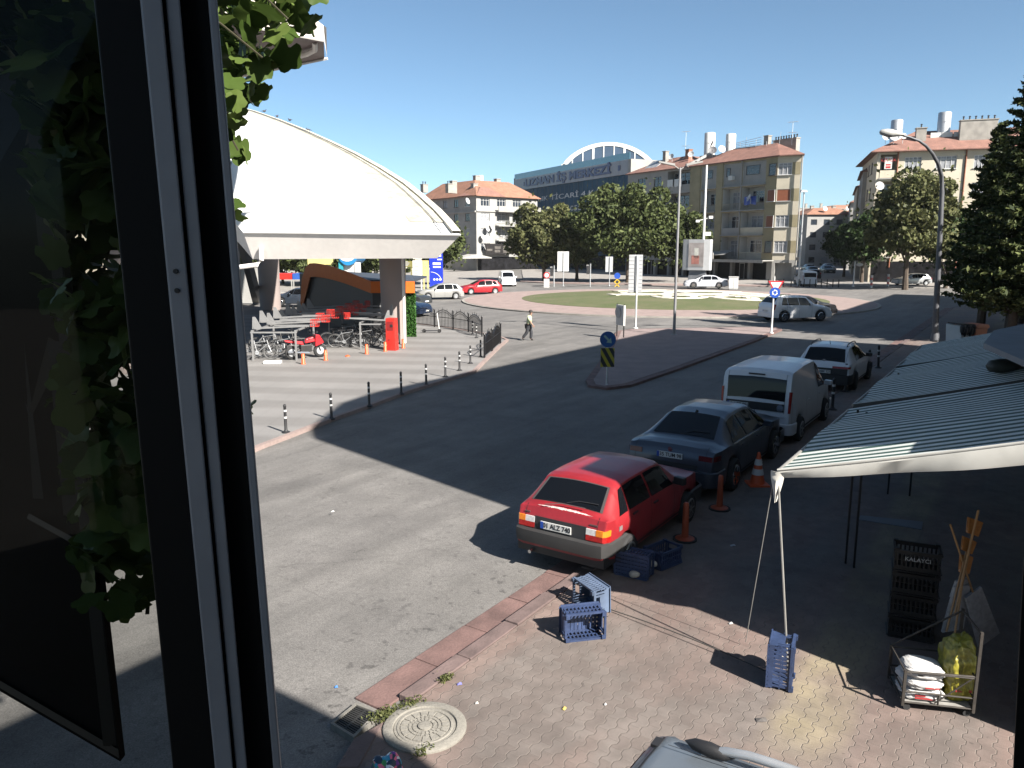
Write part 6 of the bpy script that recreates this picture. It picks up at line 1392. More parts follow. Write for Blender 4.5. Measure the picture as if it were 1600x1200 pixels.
for i,(px,py,rz,lean,k,lab) in enumerate(bs):
    src=bk2 if k else bk; first=(i==0) or (i==1); o=src if first else copy_tree(src)
    p=G(px,py); o.location=(p[0],p[1],0.0); o.rotation_euler=(R(lean),0,R(rz)); tag(o,lab,'bicycle','bicycles in the two racks')
M_rackg=mat('rack_grey_paint',(.24,.24,.24),.5,var=.1); M_rr=mat('rack_red_paint',(.58,.03,.02),.45,var=.08)
def rack(x0,x1,y0,y1,flip,label,n=9):
    e=empty('bicycle_rack',((x0+x1)/2,y0,0),0,label,'bicycle rack','double deck bicycle racks'); ox=(x0+x1)/2; hwx=(x1-x0)/2; L=y1-y0
    q=MB(); zt=1.22
    for yy in np.linspace(0,L,4):
        for x in(-hwx*.95,hwx*.55*flip*-1 if False else hwx*.5): q.box(x-.035,x+.035,yy-.035,yy+.035,0,zt)
        q.box(-hwx,hwx*.55,yy-.03,yy+.03,zt-.062,zt-.002)
    q.box(-hwx*.98,-hwx*.9,0,L,zt,zt+.06); q.box(hwx*.46,hwx*.54,0,L,zt,zt+.06); 
    if flip<0: 
        q.v=[(-a,b,c_) for a,b,c_ in q.v]
    q.build('rack_frame',M_rackg,e)
    for i in range(n):
        y=.1+(L-.2)*i/(n-1); hi=.18 if i%2 else 0; r=MB(); sg=1 if flip>0 else -1
        X=lambda a:a*sg
        r.xprism([(X(-hwx*.9),zt+.10+hi),(X(hwx*1.15),zt+.22+hi),(X(hwx*1.15),zt+.28+hi),(X(-hwx*.9),zt+.17+hi)],y-.05,y+.05)
        rl=r.build('upper_rail',M_rackg,e)
        r=MB(); r.xprism([(X(-hwx*.95),zt+.1+hi),(X(-hwx*.62),zt+.12+hi),(X(-hwx*.84),zt+.62+hi),(X(-hwx*.92),zt+.62+hi)],y-.03,y+.03); r.build('wheel_wedge',M_rackg,rl)
        r=MB(); a,b=hwx*1.02,hwx*1.26; z0,z1=zt+.22+hi,zt+.5+hi
        for dy in(-.11,.11):
            r.tube([(X(a),y+dy,z0),(X(a),y+dy,z1),(X(b),y+dy,z1),(X(b),y+dy,z0),(X(a),y+dy,z0)],.017,5)
            for k in(.33,.66): r.tube([(X(a+(b-a)*k),y+dy,z0),(X(a+(b-a)*k),y+dy,z1)],.014,4)
        for xx,zz in((a,z1),(b,z1),(b,z0)): r.tube([(X(xx),y-.11,zz),(X(xx),y+.11,zz)],.014,4)
        r.build('red_handle',M_rr,rl)
        r=MB(); r.box(*sorted((X(hwx*.1),X(hwx*.9))),y-.014,y+.014,zt+.24+hi,zt+.27+hi); r.build('rail_clamp',M_rackg,rl)
    return e
a=G(390,563);b=G(487,563); rack(a[0]+.1,b[0],a[1],a[1]+9,1,'left double deck bicycle rack with red handles, nearest the window frame',10)
a=G(548,546);b=G(607,546); rack(a[0],b[0]+.15,a[1],a[1]+8.5,-1,'right double deck bicycle rack beside the red cabinet',9)
# red cabinet
p=G(613,547); e=empty('charging_cabinet',(p[0],p[1],0),R(-14),'bright red cabinet at the foot of the round column','cabinet'); q=MB(); q.xprism([(-.26,0),(.26,0),(.24,.25),(.22,1.5),(-.22,1.5),(-.24,.25)],-.2,.2); q.build('casing',M_redplastic,e,bevel=.02)
q=MB(); q.box(-.15,.15,-.215,-.202,.95,1.35); q.build('panel',mat('dark_red_panel',(.3,.02,.02),.3),e); q=MB(); q.box(.02,.14,-.23,-.216,1.1,1.22); q.box(-.10,-.02,-.225,-.216,.5,.52); q.build('display',M_dark,e)
# motorcycle
M_mr=paint('motorcycle_red',(.50,.012,.02))
p=G(478,560); mo=empty('motorcycle',(p[0],p[1],0),R(38),'red motorcycle standing at the front of the left bicycle rack','motorcycle')
for x in(-.62,.66):
    q=MB(); q.T=Matrix.Translation((x,0,.3)); q.lathe([(.18,-.05),(.26,-.055),(.30,-.02),(.30,.02),(.26,.055),(.18,.05)],22,axis='Y'); w_=q.build('wheel',M_rub,mo,smooth=50); q=MB(); q.T=Matrix.Translation((x,0,.3)); q.lathe([(.17,-.052),(.17,.052)],16,axis='Y'); q.build('rim',M_steel,w_)
q=MB(); q.tube([(-.62,0,.3),(-.1,0,.42),(.2,0,.55),(.45,0,.85)],.04,8); q.tube([(.66,.07,.3),(.42,.07,.95)],.025,6); q.tube([(.66,-.07,.3),(.42,-.07,.95)],.025,6); q.build('frame',M_dark,mo)
q=MB(); q.cbox((.0,0,.45),(.5,.26,.32)); q.cbox((-.05,0,.28),(.3,.3,.1)); q.build('engine',mat('dark_engine_metal',(.05,.05,.05),.5,metal=.5),mo,bevel=.03)
q=MB(); q.add([(-.05,-.12,.66),(.42,-.15,.72),(.42,.15,.72),(-.05,.12,.66),(0,-.1,.86),(.36,-.11,.93),(.36,.11,.93),(0,.1,.86)],[(0,3,2,1),(4,5,6,7),(0,1,5,4),(1,2,6,5),(2,3,7,6),(3,0,4,7)]); q.build('fuel_tank',M_mr,mo,bevel=.04)
q=MB(); q.add([(-.9,-.08,.78),(-.1,-.13,.6),(-.1,.13,.6),(-.9,.08,.78),(-.95,-.06,.86),(-.15,-.1,.76),(-.15,.1,.76),(-.95,.06,.86)],[(0,3,2,1),(4,5,6,7),(0,1,5,4),(1,2,6,5),(2,3,7,6),(3,0,4,7)]); q.xprism([(.4,.5),(.75,.62),(.8,.66),(.6,1.0),(.42,1.02)],-.16,.16); q.build('fairing',M_mr,mo,bevel=.02)
q=MB(); q.box(-.72,-.02,-.12,.12,.84,.91); q.build('seat',M_dark,mo,bevel=.03); q=MB(); q.tube([(.34,.36,1.02),(.42,.2,1.0),(.42,-.2,1.0),(.34,-.36,1.02)],.016,6); q.box(.36,.4,.3,.42,1.12,1.2); q.box(.36,.4,-.42,-.3,1.12,1.2); q.build('handlebar',M_dark,mo)
q=MB(); q.box(-.98,-.96,-.1,.1,.55,.72); q.build('number_plate',M_white,mo); q=MB(); q.tube([(-.85,-.16,.36),(.1,-.17,.26)],.045,8); q.build('exhaust',M_chrome,mo)
# kick scooter
p=G(676,520); ks=empty('kick_scooter',(p[0],p[1],0),R(0),'kick scooter with a white stem parked on the plaza by the fence','scooter')
q=MB(); q.box(-.42,.28,-.08,.08,.1,.14); q.build('deck',M_dark,ks)
for x in(-.48,.38): q=MB(); q.T=Matrix.Translation((x,0,.11)); q.lathe([(.11,-.03),(.11,.03)],16,axis='Y'); q.build('wheel',M_rub,ks)
q=MB(); q.tube([(.38,0,.12),(.26,0,1.12)],.03,8); q.build('stem',M_white,ks); q=MB(); q.tube([(.26,-.24,1.12),(.26,.24,1.12)],.018,6); q.build('handlebar',M_dark,ks)
# white slab
p=G(426,568); q=MB(); q.box(-.36,.36,-.14,.14,0,.12); o=q.build('polystyrene_block',M_white,bevel=.02); o.location=(p[0],p[1],0); tag(o,'white block lying on the plaza in front of the left rack','block')
# pigeons on the shell roof
def pigeon(P0,i,lab):
    q=MB(); q.T=Matrix.Translation(P0)@Matrix.Rotation(i*1.3,4,'Z'); q.lathe([(.01,-.16),(.06,-.08),(.075,0),(.06,.08),(.03,.13)],8,(0,0,.12),axis='X'); q.lathe([(.005,-.04),(.035,-.01),(.035,.02),(.005,.05)],8,(.14,0,.22),axis='X'); q.tube([(.1,0,.15),(.14,0,.22)],.03,5); q.tube([(0,.03,.08),(.01,.03,0)],.008,4); q.tube([(0,-.03,.08),(.01,-.03,0)],.008,4); q.xprism([(-.15,.12),(-.28,.09),(-.28,.11),(-.12,.15)],-.03,.03)
    o=q.build('pigeon',mat('pigeon_grey',(.06,.06,.07),.8)); tag(o,lab,'pigeon','pigeons on the shell roof')
for i,(px,py,lab) in enumerate(((413,173.5,'leftmost pigeon on the roof rim'),(433,181.5,'second pigeon from the left on the roof rim'),(453,187.5,'third pigeon on the roof rim'),(482,203,'rightmost pigeon on the roof rim'),(528,249.5,'pigeon lower down on the stained strip'),(550,262.5,'lowest pigeon on the white roof'))):
    d=33+(720-px)*.10-(1.2 if i>3 else 0); pigeon(A(px,py+2.5,d)+Vector((0,0,.0)),i,lab)
# ================================================================ awnings
def stripe_mat():
    m,ns,ls,p=newmat('green_white_awning_cloth'); e=NT(ns,ls); pos=N(ns,'ShaderNodeNewGeometry').outputs['Position']
    t,n=tn_coords(e,pos); s=e.m('PINGPONG',e.m('ADD',t,e.m('MULTIPLY',e.noise(pos,.7,2),.04)),.1)
    f=e.rng(s,.047,.053,0,1); dirt=e.rng(e.noise(pos,3.5,5,.6),.3,.7,.85,1.08)
    ls.new(e.scale(e.mix(f,(.50,.52,.50),(.018,.055,.045)),dirt),p.inputs['Base Color']); p.inputs['Roughness'].default_value=.75
    tr=N(ns,'ShaderNodeBsdfTranslucent'); tr.inputs['Color'].default_value=(.3,.3,.25,1); ms=N(ns,'ShaderNodeMixShader'); ms.inputs[0].default_value=.06
    ls.new(p.outputs[0],ms.inputs[1]); ls.new(tr.outputs[0],ms.inputs[2]); ls.new(ms.outputs[0],ns['Material Output'].inputs['Surface']); return m
M_str=stripe_mat(); M_cloth=mat('white_hem_cloth',(.62,.60,.55),.8,var=.08,scale=4); M_thinp=mat('thin_pole_grey',(.30,.29,.27),.5,metal=.3); 
ZW=3.12
def awning(t0,t1,zo,label,droop,side=True,n0=2.16,n1=-.58):
    e=empty('awning',W(t0,n1,0),YAW,label,'awning','striped awnings over the shop fronts'); inv=Matrix.Rotation(-YAW,4,'Z')@Matrix.Translation(-W(t0,n1,0))
    def pt(ft,fn): 
        t=t0+(t1-t0)*ft; n=n1+(n0-n1)*fn; z=ZW+(zo-ZW)*fn-droop*math.sin(math.pi*fn)*(.6+.4*math.cos(ft*9))-.03*math.sin(ft*math.pi*3)*fn; return W(t,n,z)
    q=MB(); q.T=inv; q.grid([[pt(i/20,j/14) for j in range(15)] for i in range(21)]); q.build('canopy_cloth',M_str,e,smooth=60,fix=False)
    q=MB(); q.T=inv; q.tube([W(t0,n0,zo-.02),W(t1,n0,zo-.02)],.022,8); q.build('front_bar',M_thinp,e)
    q=MB(); q.T=inv; q.tube([W(t0+.05,n1+.12,ZW-.05),W(t1-.05,n1+.12,ZW-.05)],.06,10); q.build('roller',M_thinp,e)
    if side:
        rows=[[],[],[]]
        for j in range(15):
            f=j/14; b=pt(0,f); d=.10+.16*(1-f)
            rows[0].append(b+Vector((0,0,.004))+W(-.0,0)); rows[1].append(b+W(-.03,0)+Vector((0,0,-.03))); rows[2].append(b+W(.03*math.sin(j),0)+Vector((0,0,-d)))
        q=MB(); q.T=inv; q.grid(rows); q.tube([pt(0,j/14)+W(-.012,0) for j in range(15)],.016,6); q.build('side_hem',M_cloth,e,smooth=60,fix=False)
    else:
        q=MB(); q.T=inv; q.grid([[pt(0,j/14)+Vector((0,0,.0)) for j in range(15)],[pt(0,j/14)+Vector((0,0,-.16)) for j in range(15)]]); q.build('valance',mat('dark_valance',(.05,.06,.06),.8),e,fix=False)
    return e,inv,pt
aw,inv_,pt_=awning(8.5,12.42,2.32,'nearest striped awning, its tip lit by the sun',.02)
q=MB(); q.T=inv_; rows=[]; b=W(8.5,2.16,2.31)
for i in range(9):
    z=-.36*i/8; w_=.065*(1-(i/8)**1.5)+.006; rows.append([b+W(-.02-.01*math.sin(i),0)+W(0,w_)+Vector((0,0,z)),b+W(-.05+.01*math.sin(i*1.3),0)+Vector((0,0,z)),b+W(0,-w_*1.1)+Vector((0,0,z))])
q.grid(rows); q.build('loose_cloth_end',M_cloth,aw,smooth=60,fix=False)
awning(12.75,17.1,2.34,'middle striped awning in the shade',.02,False); awning(17.25,21.4,2.36,'farthest striped awning in the shade',.03,False)
# poles and the tie
def stick(p0,p1,r,m,name,label,cat,group=None):
    q=MB(); d=Vector(p1)-Vector(p0); q.tube([(0,0,0),d],r,6); o=q.build(name,m); o.location=p0; return tag(o,label,cat,group)
g=G(1232,1066); tip=W(8.5,2.16,2.30); stick((g[0],g[1],0),tip,.012,M_thinp,'awning_pole','thin pale pole propping the sunlit tip of the nearest awning','pole')
stick(A(1165,1003,8.6),tip+Vector((-.03,.02,-.05)),.005,M_thinp,'cord','thin cord hanging slanted from the tip of the nearest awning','cord')
for px,py,zt,lab in ((1321,880,2.4,'dark thin pole, left one of the near pair under the awning'),(1334,887,2.4,'dark thin pole, right one of the near pair under the awning'),(1387,772,2.4,'dark thin pole standing alone farther under the awning'),(1421,775,2.4,'dark thin pole farthest right under the awning')):
    g=G(px,py); stick((g[0],g[1],0),(g[0],g[1],zt),.017,M_black,'awning_pole',lab,'pole','thin dark poles under the awnings')
# sheet over the shop front and the two capsule lamps beside it
pr=[G(1537,536,3.32),G(1634,578,3.32),G(1690,520,3.32),G(1640,498,3.32),G(1553,516,3.32)]
q=MB(); q.prism(pr,3.24,3.32); o=q.build('canopy_sheet',mat('blue_grey_sheet',(.16,.18,.21),.6,var=.15,scale=2)); tag(o,'blue grey sheet over the shop front at the right edge above the awnings','canopy')
for px,py,lab in ((1568,572,'dark olive capsule shaped lamp above the middle awning'),(1594,584,'dark olive capsule shaped lamp cut off by the right edge')):
    a=A(px,py,11.6); q=MB(); q.lathe([(.01,-.26),(.09,-.2),(.11,-.05),(.11,.1),(.08,.2),(.01,.26)],14,axis='X'); o=q.build('lamp',mat('olive_plastic',(.05,.055,.045),.5),smooth=60); o.location=a; o.rotation_euler=(0,0,YAW-R(60)); tag(o,lab,'lamp')
# ================================================================ crates, stones, rope
M_cr=mat('blue_crate_plastic',(.035,.058,.135),.5,var=.25,scale=5,var2=.15,scale2=30)
M_cr2=mat('grey_blue_crate_plastic',(.10,.14,.22),.55,var=.2,scale=5)
M_stone=mat('pale_stone',(.48,.44,.38),.9,var=.2,scale=8,bump=.5,bscale=15)
def crate(m):
    e=empty('fruit_crate',(0,0,0)); KID.setdefault(e.name,[])
    L,Wd,Hh=.50,.34,.27
    q=MB(); 
    for i in range(11): x=-L/2+L*i/10; q.box(x-.021,x+.021,-Wd/2,Wd/2,.012,.022)
    for i in range(7): y=-Wd/2+Wd*i/6; q.box(-L/2,L/2,y-.016,y+.016,.0,.0115)
    q.build('base',m,e)
    def wall(q,a,b,ax):
        n=int((b-a)/.055)
        return
    for sy in(-1,1):
        q=MB(); y0,y1=sorted((sy*Wd/2,sy*(Wd/2-.012)))
        q.box(-L/2,L/2,y0,y1,.022,.07); q.box(-L/2,L/2,y0,y1,.22,Hh); 
        for i in range(10): x=-L/2+.03+(L-.06)*i/9; q.box(x-.01,x+.01,y0,y1,.07,.22)
        q.box(-L/2,L/2,y0+.001,y1-.001,.138,.152); yy=sorted((sy*Wd/2,sy*(Wd/2+.014))); q.box(-L/2,L/2,*yy,Hh-.03,Hh); q.build('long_side',m,e)
    for sx in(-1,1):
        q=MB(); x0,x1=sorted((sx*(L/2-.0125),sx*(L/2-.0005)))
        q.box(x0,x1,-Wd/2+.012,Wd/2-.012,.022,.10); q.box(x0,x1,-Wd/2+.012,Wd/2-.012,.24,Hh)
        for i in range(5): y=-Wd/2+.03+(Wd-.06)*i/4; 
        for y in(-.13,-.09,.09,.13): q.box(x0,x1,y-.012,y+.012,.10,.24)
        q.box(x0,x1,-.08,.08,.10,.17); xx=sorted((sx*L/2,sx*(L/2+.014))); q.box(*xx,-Wd/2,Wd/2,Hh-.03,Hh); q.build('short_side',m,e)
    for sx in(-1,1):
        for sy in(-1,1): q=MB(); q.box(sx*(L/2-.02)-.025,sx*(L/2-.02)+.025,sy*(Wd/2-.02)-.025,sy*(Wd/2-.02)+.025,Hh,Hh+.018); q.build('foot',m,e)
    return e
def set_crate(o,px,py,rot,lab,zoff):
    p=G(px,py); o.location=(p[0],p[1],zoff); o.rotation_euler=rot; tag(o,lab,'crate','blue fruit crates on the pavement')
ca=crate(M_cr); cb=crate(M_cr2)
# crates lie on a long or a short side: rotate about x by 90 -> open side faces away along -y
set_crate(ca,905,985,(R(90),R(0),R(12)),'blue crate lying on its side, open face towards the window, nearest the kerb',.185)
set_crate(cb,937,945,(R(92),R(0),R(-62)),'faded grey blue crate on its side with pale stones in it',.185)
set_crate(copy_tree(ca),985,903,(R(90),0,R(150)),'dark blue crate beside the rear wheel of the red car',.185)
set_crate(copy_tree(ca),1035,880,(0,0,R(40)),'dark blue crate farthest from the window, in the deep shade',.0)
c5=copy_tree(ca); set_crate(c5,1198,1062,(R(0),R(90),R(-24)),'blue crate standing on end next to the awning pole, its base to the left',.265)
def stone(P0,r,seed,lab):
    rd=random.Random(seed); b=bmesh.new(); bmesh.ops.create_icosphere(b,subdivisions=3,radius=r)
    for v in b.verts: k=1+.16*math.sin(v.co.x*30+seed)+.12*math.sin(v.co.y*26+seed*2)+.05*rd.uniform(-1,1); v.co*=k; v.co.z*=.72
    me=bpy.data.meshes.new('stone'); b.to_mesh(me); b.free(); me.materials.append(M_stone); me.polygons.foreach_set('use_smooth',[True]*len(me.polygons)); o=bpy.data.objects.new('stone',me); COL.objects.link(o); o.location=P0; tag(o,lab,'stone','stones weighing the crates down')
def gz(px,py,z): p=G(px,py); return (p[0],p[1],z)
stone(gz(938,940,.12),.075,1,'pale stone inside the faded grey blue crate'); stone(gz(946,948,.07),.06,2,'smaller cream stone at the mouth of the faded grey blue crate')
stone(gz(904,982,.10),.075,3,'sand coloured stone inside the crate nearest the kerb'); stone(gz(992,905,.08),.07,4,'dim stone inside the crate by the red car'); stone(gz(1018,888,.08),.08,5,'dim stone between the two dark crates')
stone(gz(1214,1048,.22),.10,6,'brown stone behind the crate standing on end')
a=Vector(gz(940,950,.03));b=Vector(gz(1232,1067,.025))
q=MB(); q.tube([a+(b-a)*t+Vector((0,0,.05*math.sin(math.pi*t)-.01)) for t in [k/16 for k in range(17)]],.007,6); o=q.build('rope',mat('dark_rope',(.06,.055,.05),.9)); tag(o,'dark rope stretched over the pavement from the crates to the foot of the awning pole','rope')
# ================================================================ manhole, drain, weeds, bag, litter
p=G(664,1137); e=empty('manhole',(p[0],p[1],0),0,'round concrete manhole with a patterned cover in the pavement corner','manhole')
M_mh=mat('worn_concrete',(.25,.235,.205),.9,var=.14,scale=6,bump=.4,bscale=35,var2=.1,scale2=50)
q=MB(); q.lathe([(.42,-.06),(.42,.02),(.405,.03),(.325,.03),(.315,.015),(.315,-.06)],48); q.build('ring',M_mh,e,smooth=40)
q=MB(); q.lathe([(.31,-.05),(.31,.018),(.285,.018),(.28,.026),(.262,.026),(.258,.014),(.001,.014)],48); cv=q.build('cover',M_mh,e,smooth=40)
q=MB()
for r0_,r1_,n_ in((.085,.125,18),(.135,.165,22),(.175,.245,16)):
    for i in range(n_):
        a0=2*math.pi*i/n_; a1=a0+2*math.pi/n_*.8; q.prism([(r0_*math.cos(a0),r0_*math.sin(a0)),(r1_*math.cos(a0),r1_*math.sin(a0)),(r1_*math.cos((a0+a1)/2),r1_*math.sin((a0+a1)/2)),(r1_*math.cos(a1),r1_*math.sin(a1)),(r0_*math.cos(a1),r0_*math.sin(a1))],.0145,.024)
q.lathe([(.07,.0145),(.07,.03),(.05,.033),(.001,.035)],20); q.build('relief',M_mh,cv)
p=G(554,1125); e=empty('drain_grate',(p[0],p[1],0),0,'black iron drain grate with parallel slots beside the manhole','drain'); Q=[Vector((*G(*k),0))-Vector((*p,0)) for k in((556,1098),(594,1112),(553,1153),(516,1130))]
q=MB(); zt=.0
def lerpq(u,v): return (Q[0]*(1-u)+Q[1]*u)*(1-v)+(Q[3]*(1-u)+Q[2]*u)*v
M_iron=mat('dark_iron',(.05,.05,.048),.6,metal=.4,var=.3,scale=12)
def patch(u0,u1,v0,v1,z0=-.07,z1=.004): q.prism([tuple(lerpq(*k)[:2]) for k in((u0,v0),(u1,v0),(u1,v1),(u0,v1))],z0,z1)
patch(0,1,0,.07);patch(0,1,.93,1);patch(0,.09,.07,.93);patch(.91,1,.07,.93); q.build('frame',mat('grate_frame',(.20,.19,.17),.8,var=.2,scale=10),e)
q=MB()
for i in range(13): v=.09+.84*i/13; patch(.1,.9,v,v+.034,-.05,-.004)
patch(.47,.53,.08,.92,-.05,-.006); patch(.09,.91,.07,.93,-.075,-.07); q.build('bars',M_iron,e)
M_weed=leafmat('weed_leaves',(.06,.075,.025),(.13,.135,.055),.15)
rg=np.random.default_rng(8)
for px,py,r,k,lab in((601,1118,.15,420,'green weeds growing between the grate and the manhole'),(640,1104,.14,260,'strip of weeds along the kerb end above the manhole'),(696,1062,.09,200,'small tuft of weeds at the end of the brown kerb stone'),(662,1176,.10,140,'dark tuft of weeds below the manhole'),(937,967,.06,90,'tiny tuft between the two front crates')):
    p=G(px,py); e=empty('weeds',(p[0],p[1],0),0,lab,'weeds','weeds in the pavement joints'); c=rg.normal(size=(k,3))*np.array([r*.6,r*.3,.02])+np.array([0,0,.025]); c[:,2]=np.abs(c[:,2]); th=YAW*.8; x=c[:,0]*math.cos(th)-c[:,1]*math.sin(th); y=c[:,0]*math.sin(th)+c[:,1]*math.cos(th); c[:,0]=x;c[:,1]=y
    leaf_cloud('leaves',c,.015,M_weed,e,rg,2.4)
def flower_mat():
    m,ns,ls,p=newmat('floral_cloth'); tc=N(ns,'ShaderNodeTexCoord'); v=N(ns,'ShaderNodeTexVoronoi'); v.inputs['Scale'].default_value=22; ls.new(tc.outputs['Object'],v.inputs['Vector'])
    sp=N(ns,'ShaderNodeSeparateColor'); ls.new(v.outputs['Color'],sp.inputs[0]); r=N(ns,'ShaderNodeValToRGB'); ls.new(sp.outputs[0],r.inputs[0]); r.color_ramp.interpolation='CONSTANT'
    cols=[(0,(.01,.03,.06)),(.3,(.02,.22,.34)),(.5,(.05,.25,.08)),(.68,(.6,.6,.62)),(.82,(.6,.12,.2)),(.92,(.10,.02,.20))]
    el=r.color_ramp.elements; el[0].color=(*cols[0][1],1); el[1].position=cols[1][0]; el[1].color=(*cols[1][1],1)
    for a,c in cols[2:]: x=el.new(a); x.color=(*c,1)
    ls.new(r.outputs[0],p.inputs['Base Color']); p.inputs['Roughness'].default_value=.6; return m
b=bmesh.new(); bmesh.ops.create_icosphere(b,subdivisions=4,radius=.14)
for v in b.verts: 
    c=v.co; k=1+.12*math.sin(c.x*40)+.10*math.sin(c.y*33+1)+.08*math.sin(c.z*50+c.x*30); v.co=c*k; v.co.z*=.8; v.co.x*=.95
me=bpy.data.meshes.new('bag'); b.to_mesh(me); b.free(); me.materials.append(flower_mat()); me.polygons.foreach_set('use_smooth',[True]*len(me.polygons)); o=bpy.data.objects.new('bag',me); COL.objects.link(o); p=G(607,1215); o.location=(p[0],p[1],.10); tag(o,'blue and pink floral cloth bag lying below the manhole, cut off by the bottom edge','bag')
def litter(px,py,s,col,lab,rz=.3):
    p=G(px,py); q=MB(); q.add([(-s,-s*.5,.006),(s*.2,-s*.6,.012),(s,-s*.3,.004),(s*.8,s*.5,.02),(-.1*s,s*.6,.008),(-s*.9,s*.4,.014),(0,0,.03)],[(0,1,6),(1,2,6),(2,3,6),(3,4,6),(4,5,6),(5,0,6),(5,4,3,2,1,0)]); o=q.build('litter',mat('litter_%d_%d'%(px,py),col,.7,var=.1,scale=20)); o.location=(p[0],p[1],0 if px>600 or py<900 else -.068); o.rotation_euler=(0,0,rz); tag(o,lab,'litter')
litter(525,1066,.02,(.05,.2,.6),'bright blue bottle cap on the sunlit asphalt above the grate'); litter(882,1108,.03,(.6,.45,.1),'yellow dry leaf on the sunlit pavement below the crates',1)
litter(1145,853,.05,(.5,.5,.52),'white scrap of paper in the shade beyond the dark crates'); litter(1190,722,.03,(.4,.4,.42),'small white scrap beyond the traffic cone'); litter(1190,1126,.06,(.10,.09,.085),'dark flattened rag on the pink pavement left of the trolley',.0)
litter(520,800,.03,(.6,.6,.6),'white scrap on the sunlit asphalt near the window frame'); litter(718,1070,.03,(.15,.15,.4),'small violet scrap on the pavement right of the manhole')
litter(1142,975,.03,(.45,.45,.45),'white scrap at the edge of the awning shadow'); litter(946,1102,.015,(.6,.6,.6),'tiny white fleck on the pavement left of the parked car',.5); litter(745,1100,.02,(.5,.48,.45),'chip of plaster just right of the manhole ring')
g=G(1393,820); q=MB(); q.prism([G(1340,812),G(1440,828),G(1442,816),G(1345,806)],.0,.012); o=q.build('cardboard_sheet',mat('grey_cardboard',(.20,.21,.23),.8)); tag(o,'grey flattened sheet lying in the shade under the awning','cardboard')
# ================================================================ trolley with sacks, brooms, black crates
M_rustm=mat('rusty_trolley_metal',(.055,.047,.04),.7,metal=.3,var=.3,scale=12)
p0=Vector((*G(1409,1110),0)); p1=Vector((*G(1519,1122),0)); d=(p1-p0); L=d.length; yw2=math.atan2(d.y,d.x)
cart=empty('trolley',p0,yw2,'rusty metal trolley holding sacks in front of the shop','trolley'); D2=.52; H1=.52
q=MB()
for x,y,h in((0,0,.46),(L,0,.95),(L,D2,.95),(0,D2,.46)): q.box(x-.014,x+.014,y-.014,y+.014,.06,h)
for z in(.10,.22,.44):
    for a_,b_ in(((0,0),(L,0)),((0,D2),(L,D2)),((0,0),(0,D2)),((L,0),(L,D2))): q.tube([(a_[0],a_[1],z),(b_[0],b_[1],z)],.010,6)
q.tube([(0,0,.44),(L,0,.46)],.012,6); q.tube([(0,D2,.46),(L,D2,.93)],.010,6); q.tube([(L,0,.93),(L,D2,.93)],.012,6); q.tube([(L*.5,0,.10),(L*.5,0,.22)],.010,6); q.tube([(L*.45,0,.12),(L*.95,0,.44)],.008,5); q.build('frame',M_rustm,cart)
q=MB(); q.box(.01,L-.01,.01,D2-.01,.085,.10); q.build('floor',mat('worn_board',(.30,.29,.27),.8,var=.2,scale=8),cart)
for x in(.05,L-.05):
    for y in(.03,D2-.03): q=MB(); q.T=Matrix.Translation((x,y,.035)); q.lathe([(.035,-.012),(.035,.012)],12,axis='Y'); q.build('castor',M_rub,cart)
def sack(P0,sx,sy,sz,rz,m,lab,seed,name='sack',prints=None):
    b=bmesh.new(); bmesh.ops.create_uvsphere(b,u_segments=72,v_segments=44,radius=1); rd=random.Random(seed); ph=[rd.uniform(0,6) for _ in range(6)]
    NZ=mnoise.noise; sd=Vector((seed*3.1,seed*1.7,seed*.9)); cr_=1.0 if m is M_ys else .35
    for v in b.verts:
        c=v.co.copy(); x=math.copysign(abs(c.x)**.55,c.x);y=math.copysign(abs(c.y)**.6,c.y);z=math.copysign(abs(c.z)**.75,c.z)
        w_=1+.03*math.sin(5*c.x+ph[0])*math.cos(4*c.y+ph[1])+.018*math.sin(11*c.y+9*c.z+7*c.x+ph[2])+.012*math.sin(23*c.x+ph[3]+15*c.z+9*c.y)
        w_+=cr_*(.20*NZ(c*1.8+sd)+.16*abs(NZ(c*4.2+sd))+.07*abs(NZ(c*9+sd)))
        v.co=Vector((x*sx*w_,y*sy*w_,z*sz*w_*(.55+.45*(1-abs(c.x)**3))))
    me=bpy.data.meshes.new(name); b.to_mesh(me); b.free(); me.materials.append(m); me.polygons.foreach_set('use_smooth',[True]*len(me.polygons)); o=bpy.data.objects.new(name,me); COL.objects.link(o); o.location=P0; o.rotation_euler=(0,0,rz); tag(o,lab,'sack'); 
    KID.setdefault(o.name,[])
    if prints:
        q=MB()
        for (x,z,w_,h_,mi) in prints: q.box(x-w_/2,x+w_/2,-sy*1.045,-sy*1.03,z-h_/2,z+h_/2)
        q.build('print',prints[0][4],o)
    return o
T=lambda x,y,z:tuple(p0+Vector((x*math.cos(yw2)-y*math.sin(yw2),x*math.sin(yw2)+y*math.cos(yw2),z)))
M_ws=mat('white_sack',(.62,.61,.60),.6,var=.12,scale=9,bump=.5,bscale=14); M_ys=mat('yellow_sack',(.30,.27,.03),.45,var=.45,scale=6,bump=1.0,bscale=9,var2=.3,scale2=22)
M_rp=mat('red_print',(.42,.03,.03),.6)
sack(T(.22,.22,.155),.21,.19,.065,yw2,M_ws,'bottom white sack of the pile of three on the trolley',1,prints=[(0,-.01,.2,.018,M_rp),(-.05,.02,.1,.02,M_rp)])
sack(T(.21,.22,.275),.20,.19,.065,yw2+.06,M_ws,'middle white sack of the pile of three on the trolley',2,prints=[(.06,-.01,.14,.014,M_rp)])
sack(T(.22,.21,.395),.20,.18,.06,yw2-.05,M_ws,'top white sack of the pile of three on the trolley',3,prints=[(-.02,.0,.12,.02,M_dark)])
sack(T(.58,.26,.40),.15,.17,.33,yw2+.1,M_ys,'tall crumpled yellow sack on the right half of the trolley',4,prints=[(.0,-.16,.16,.025,M_rp)])
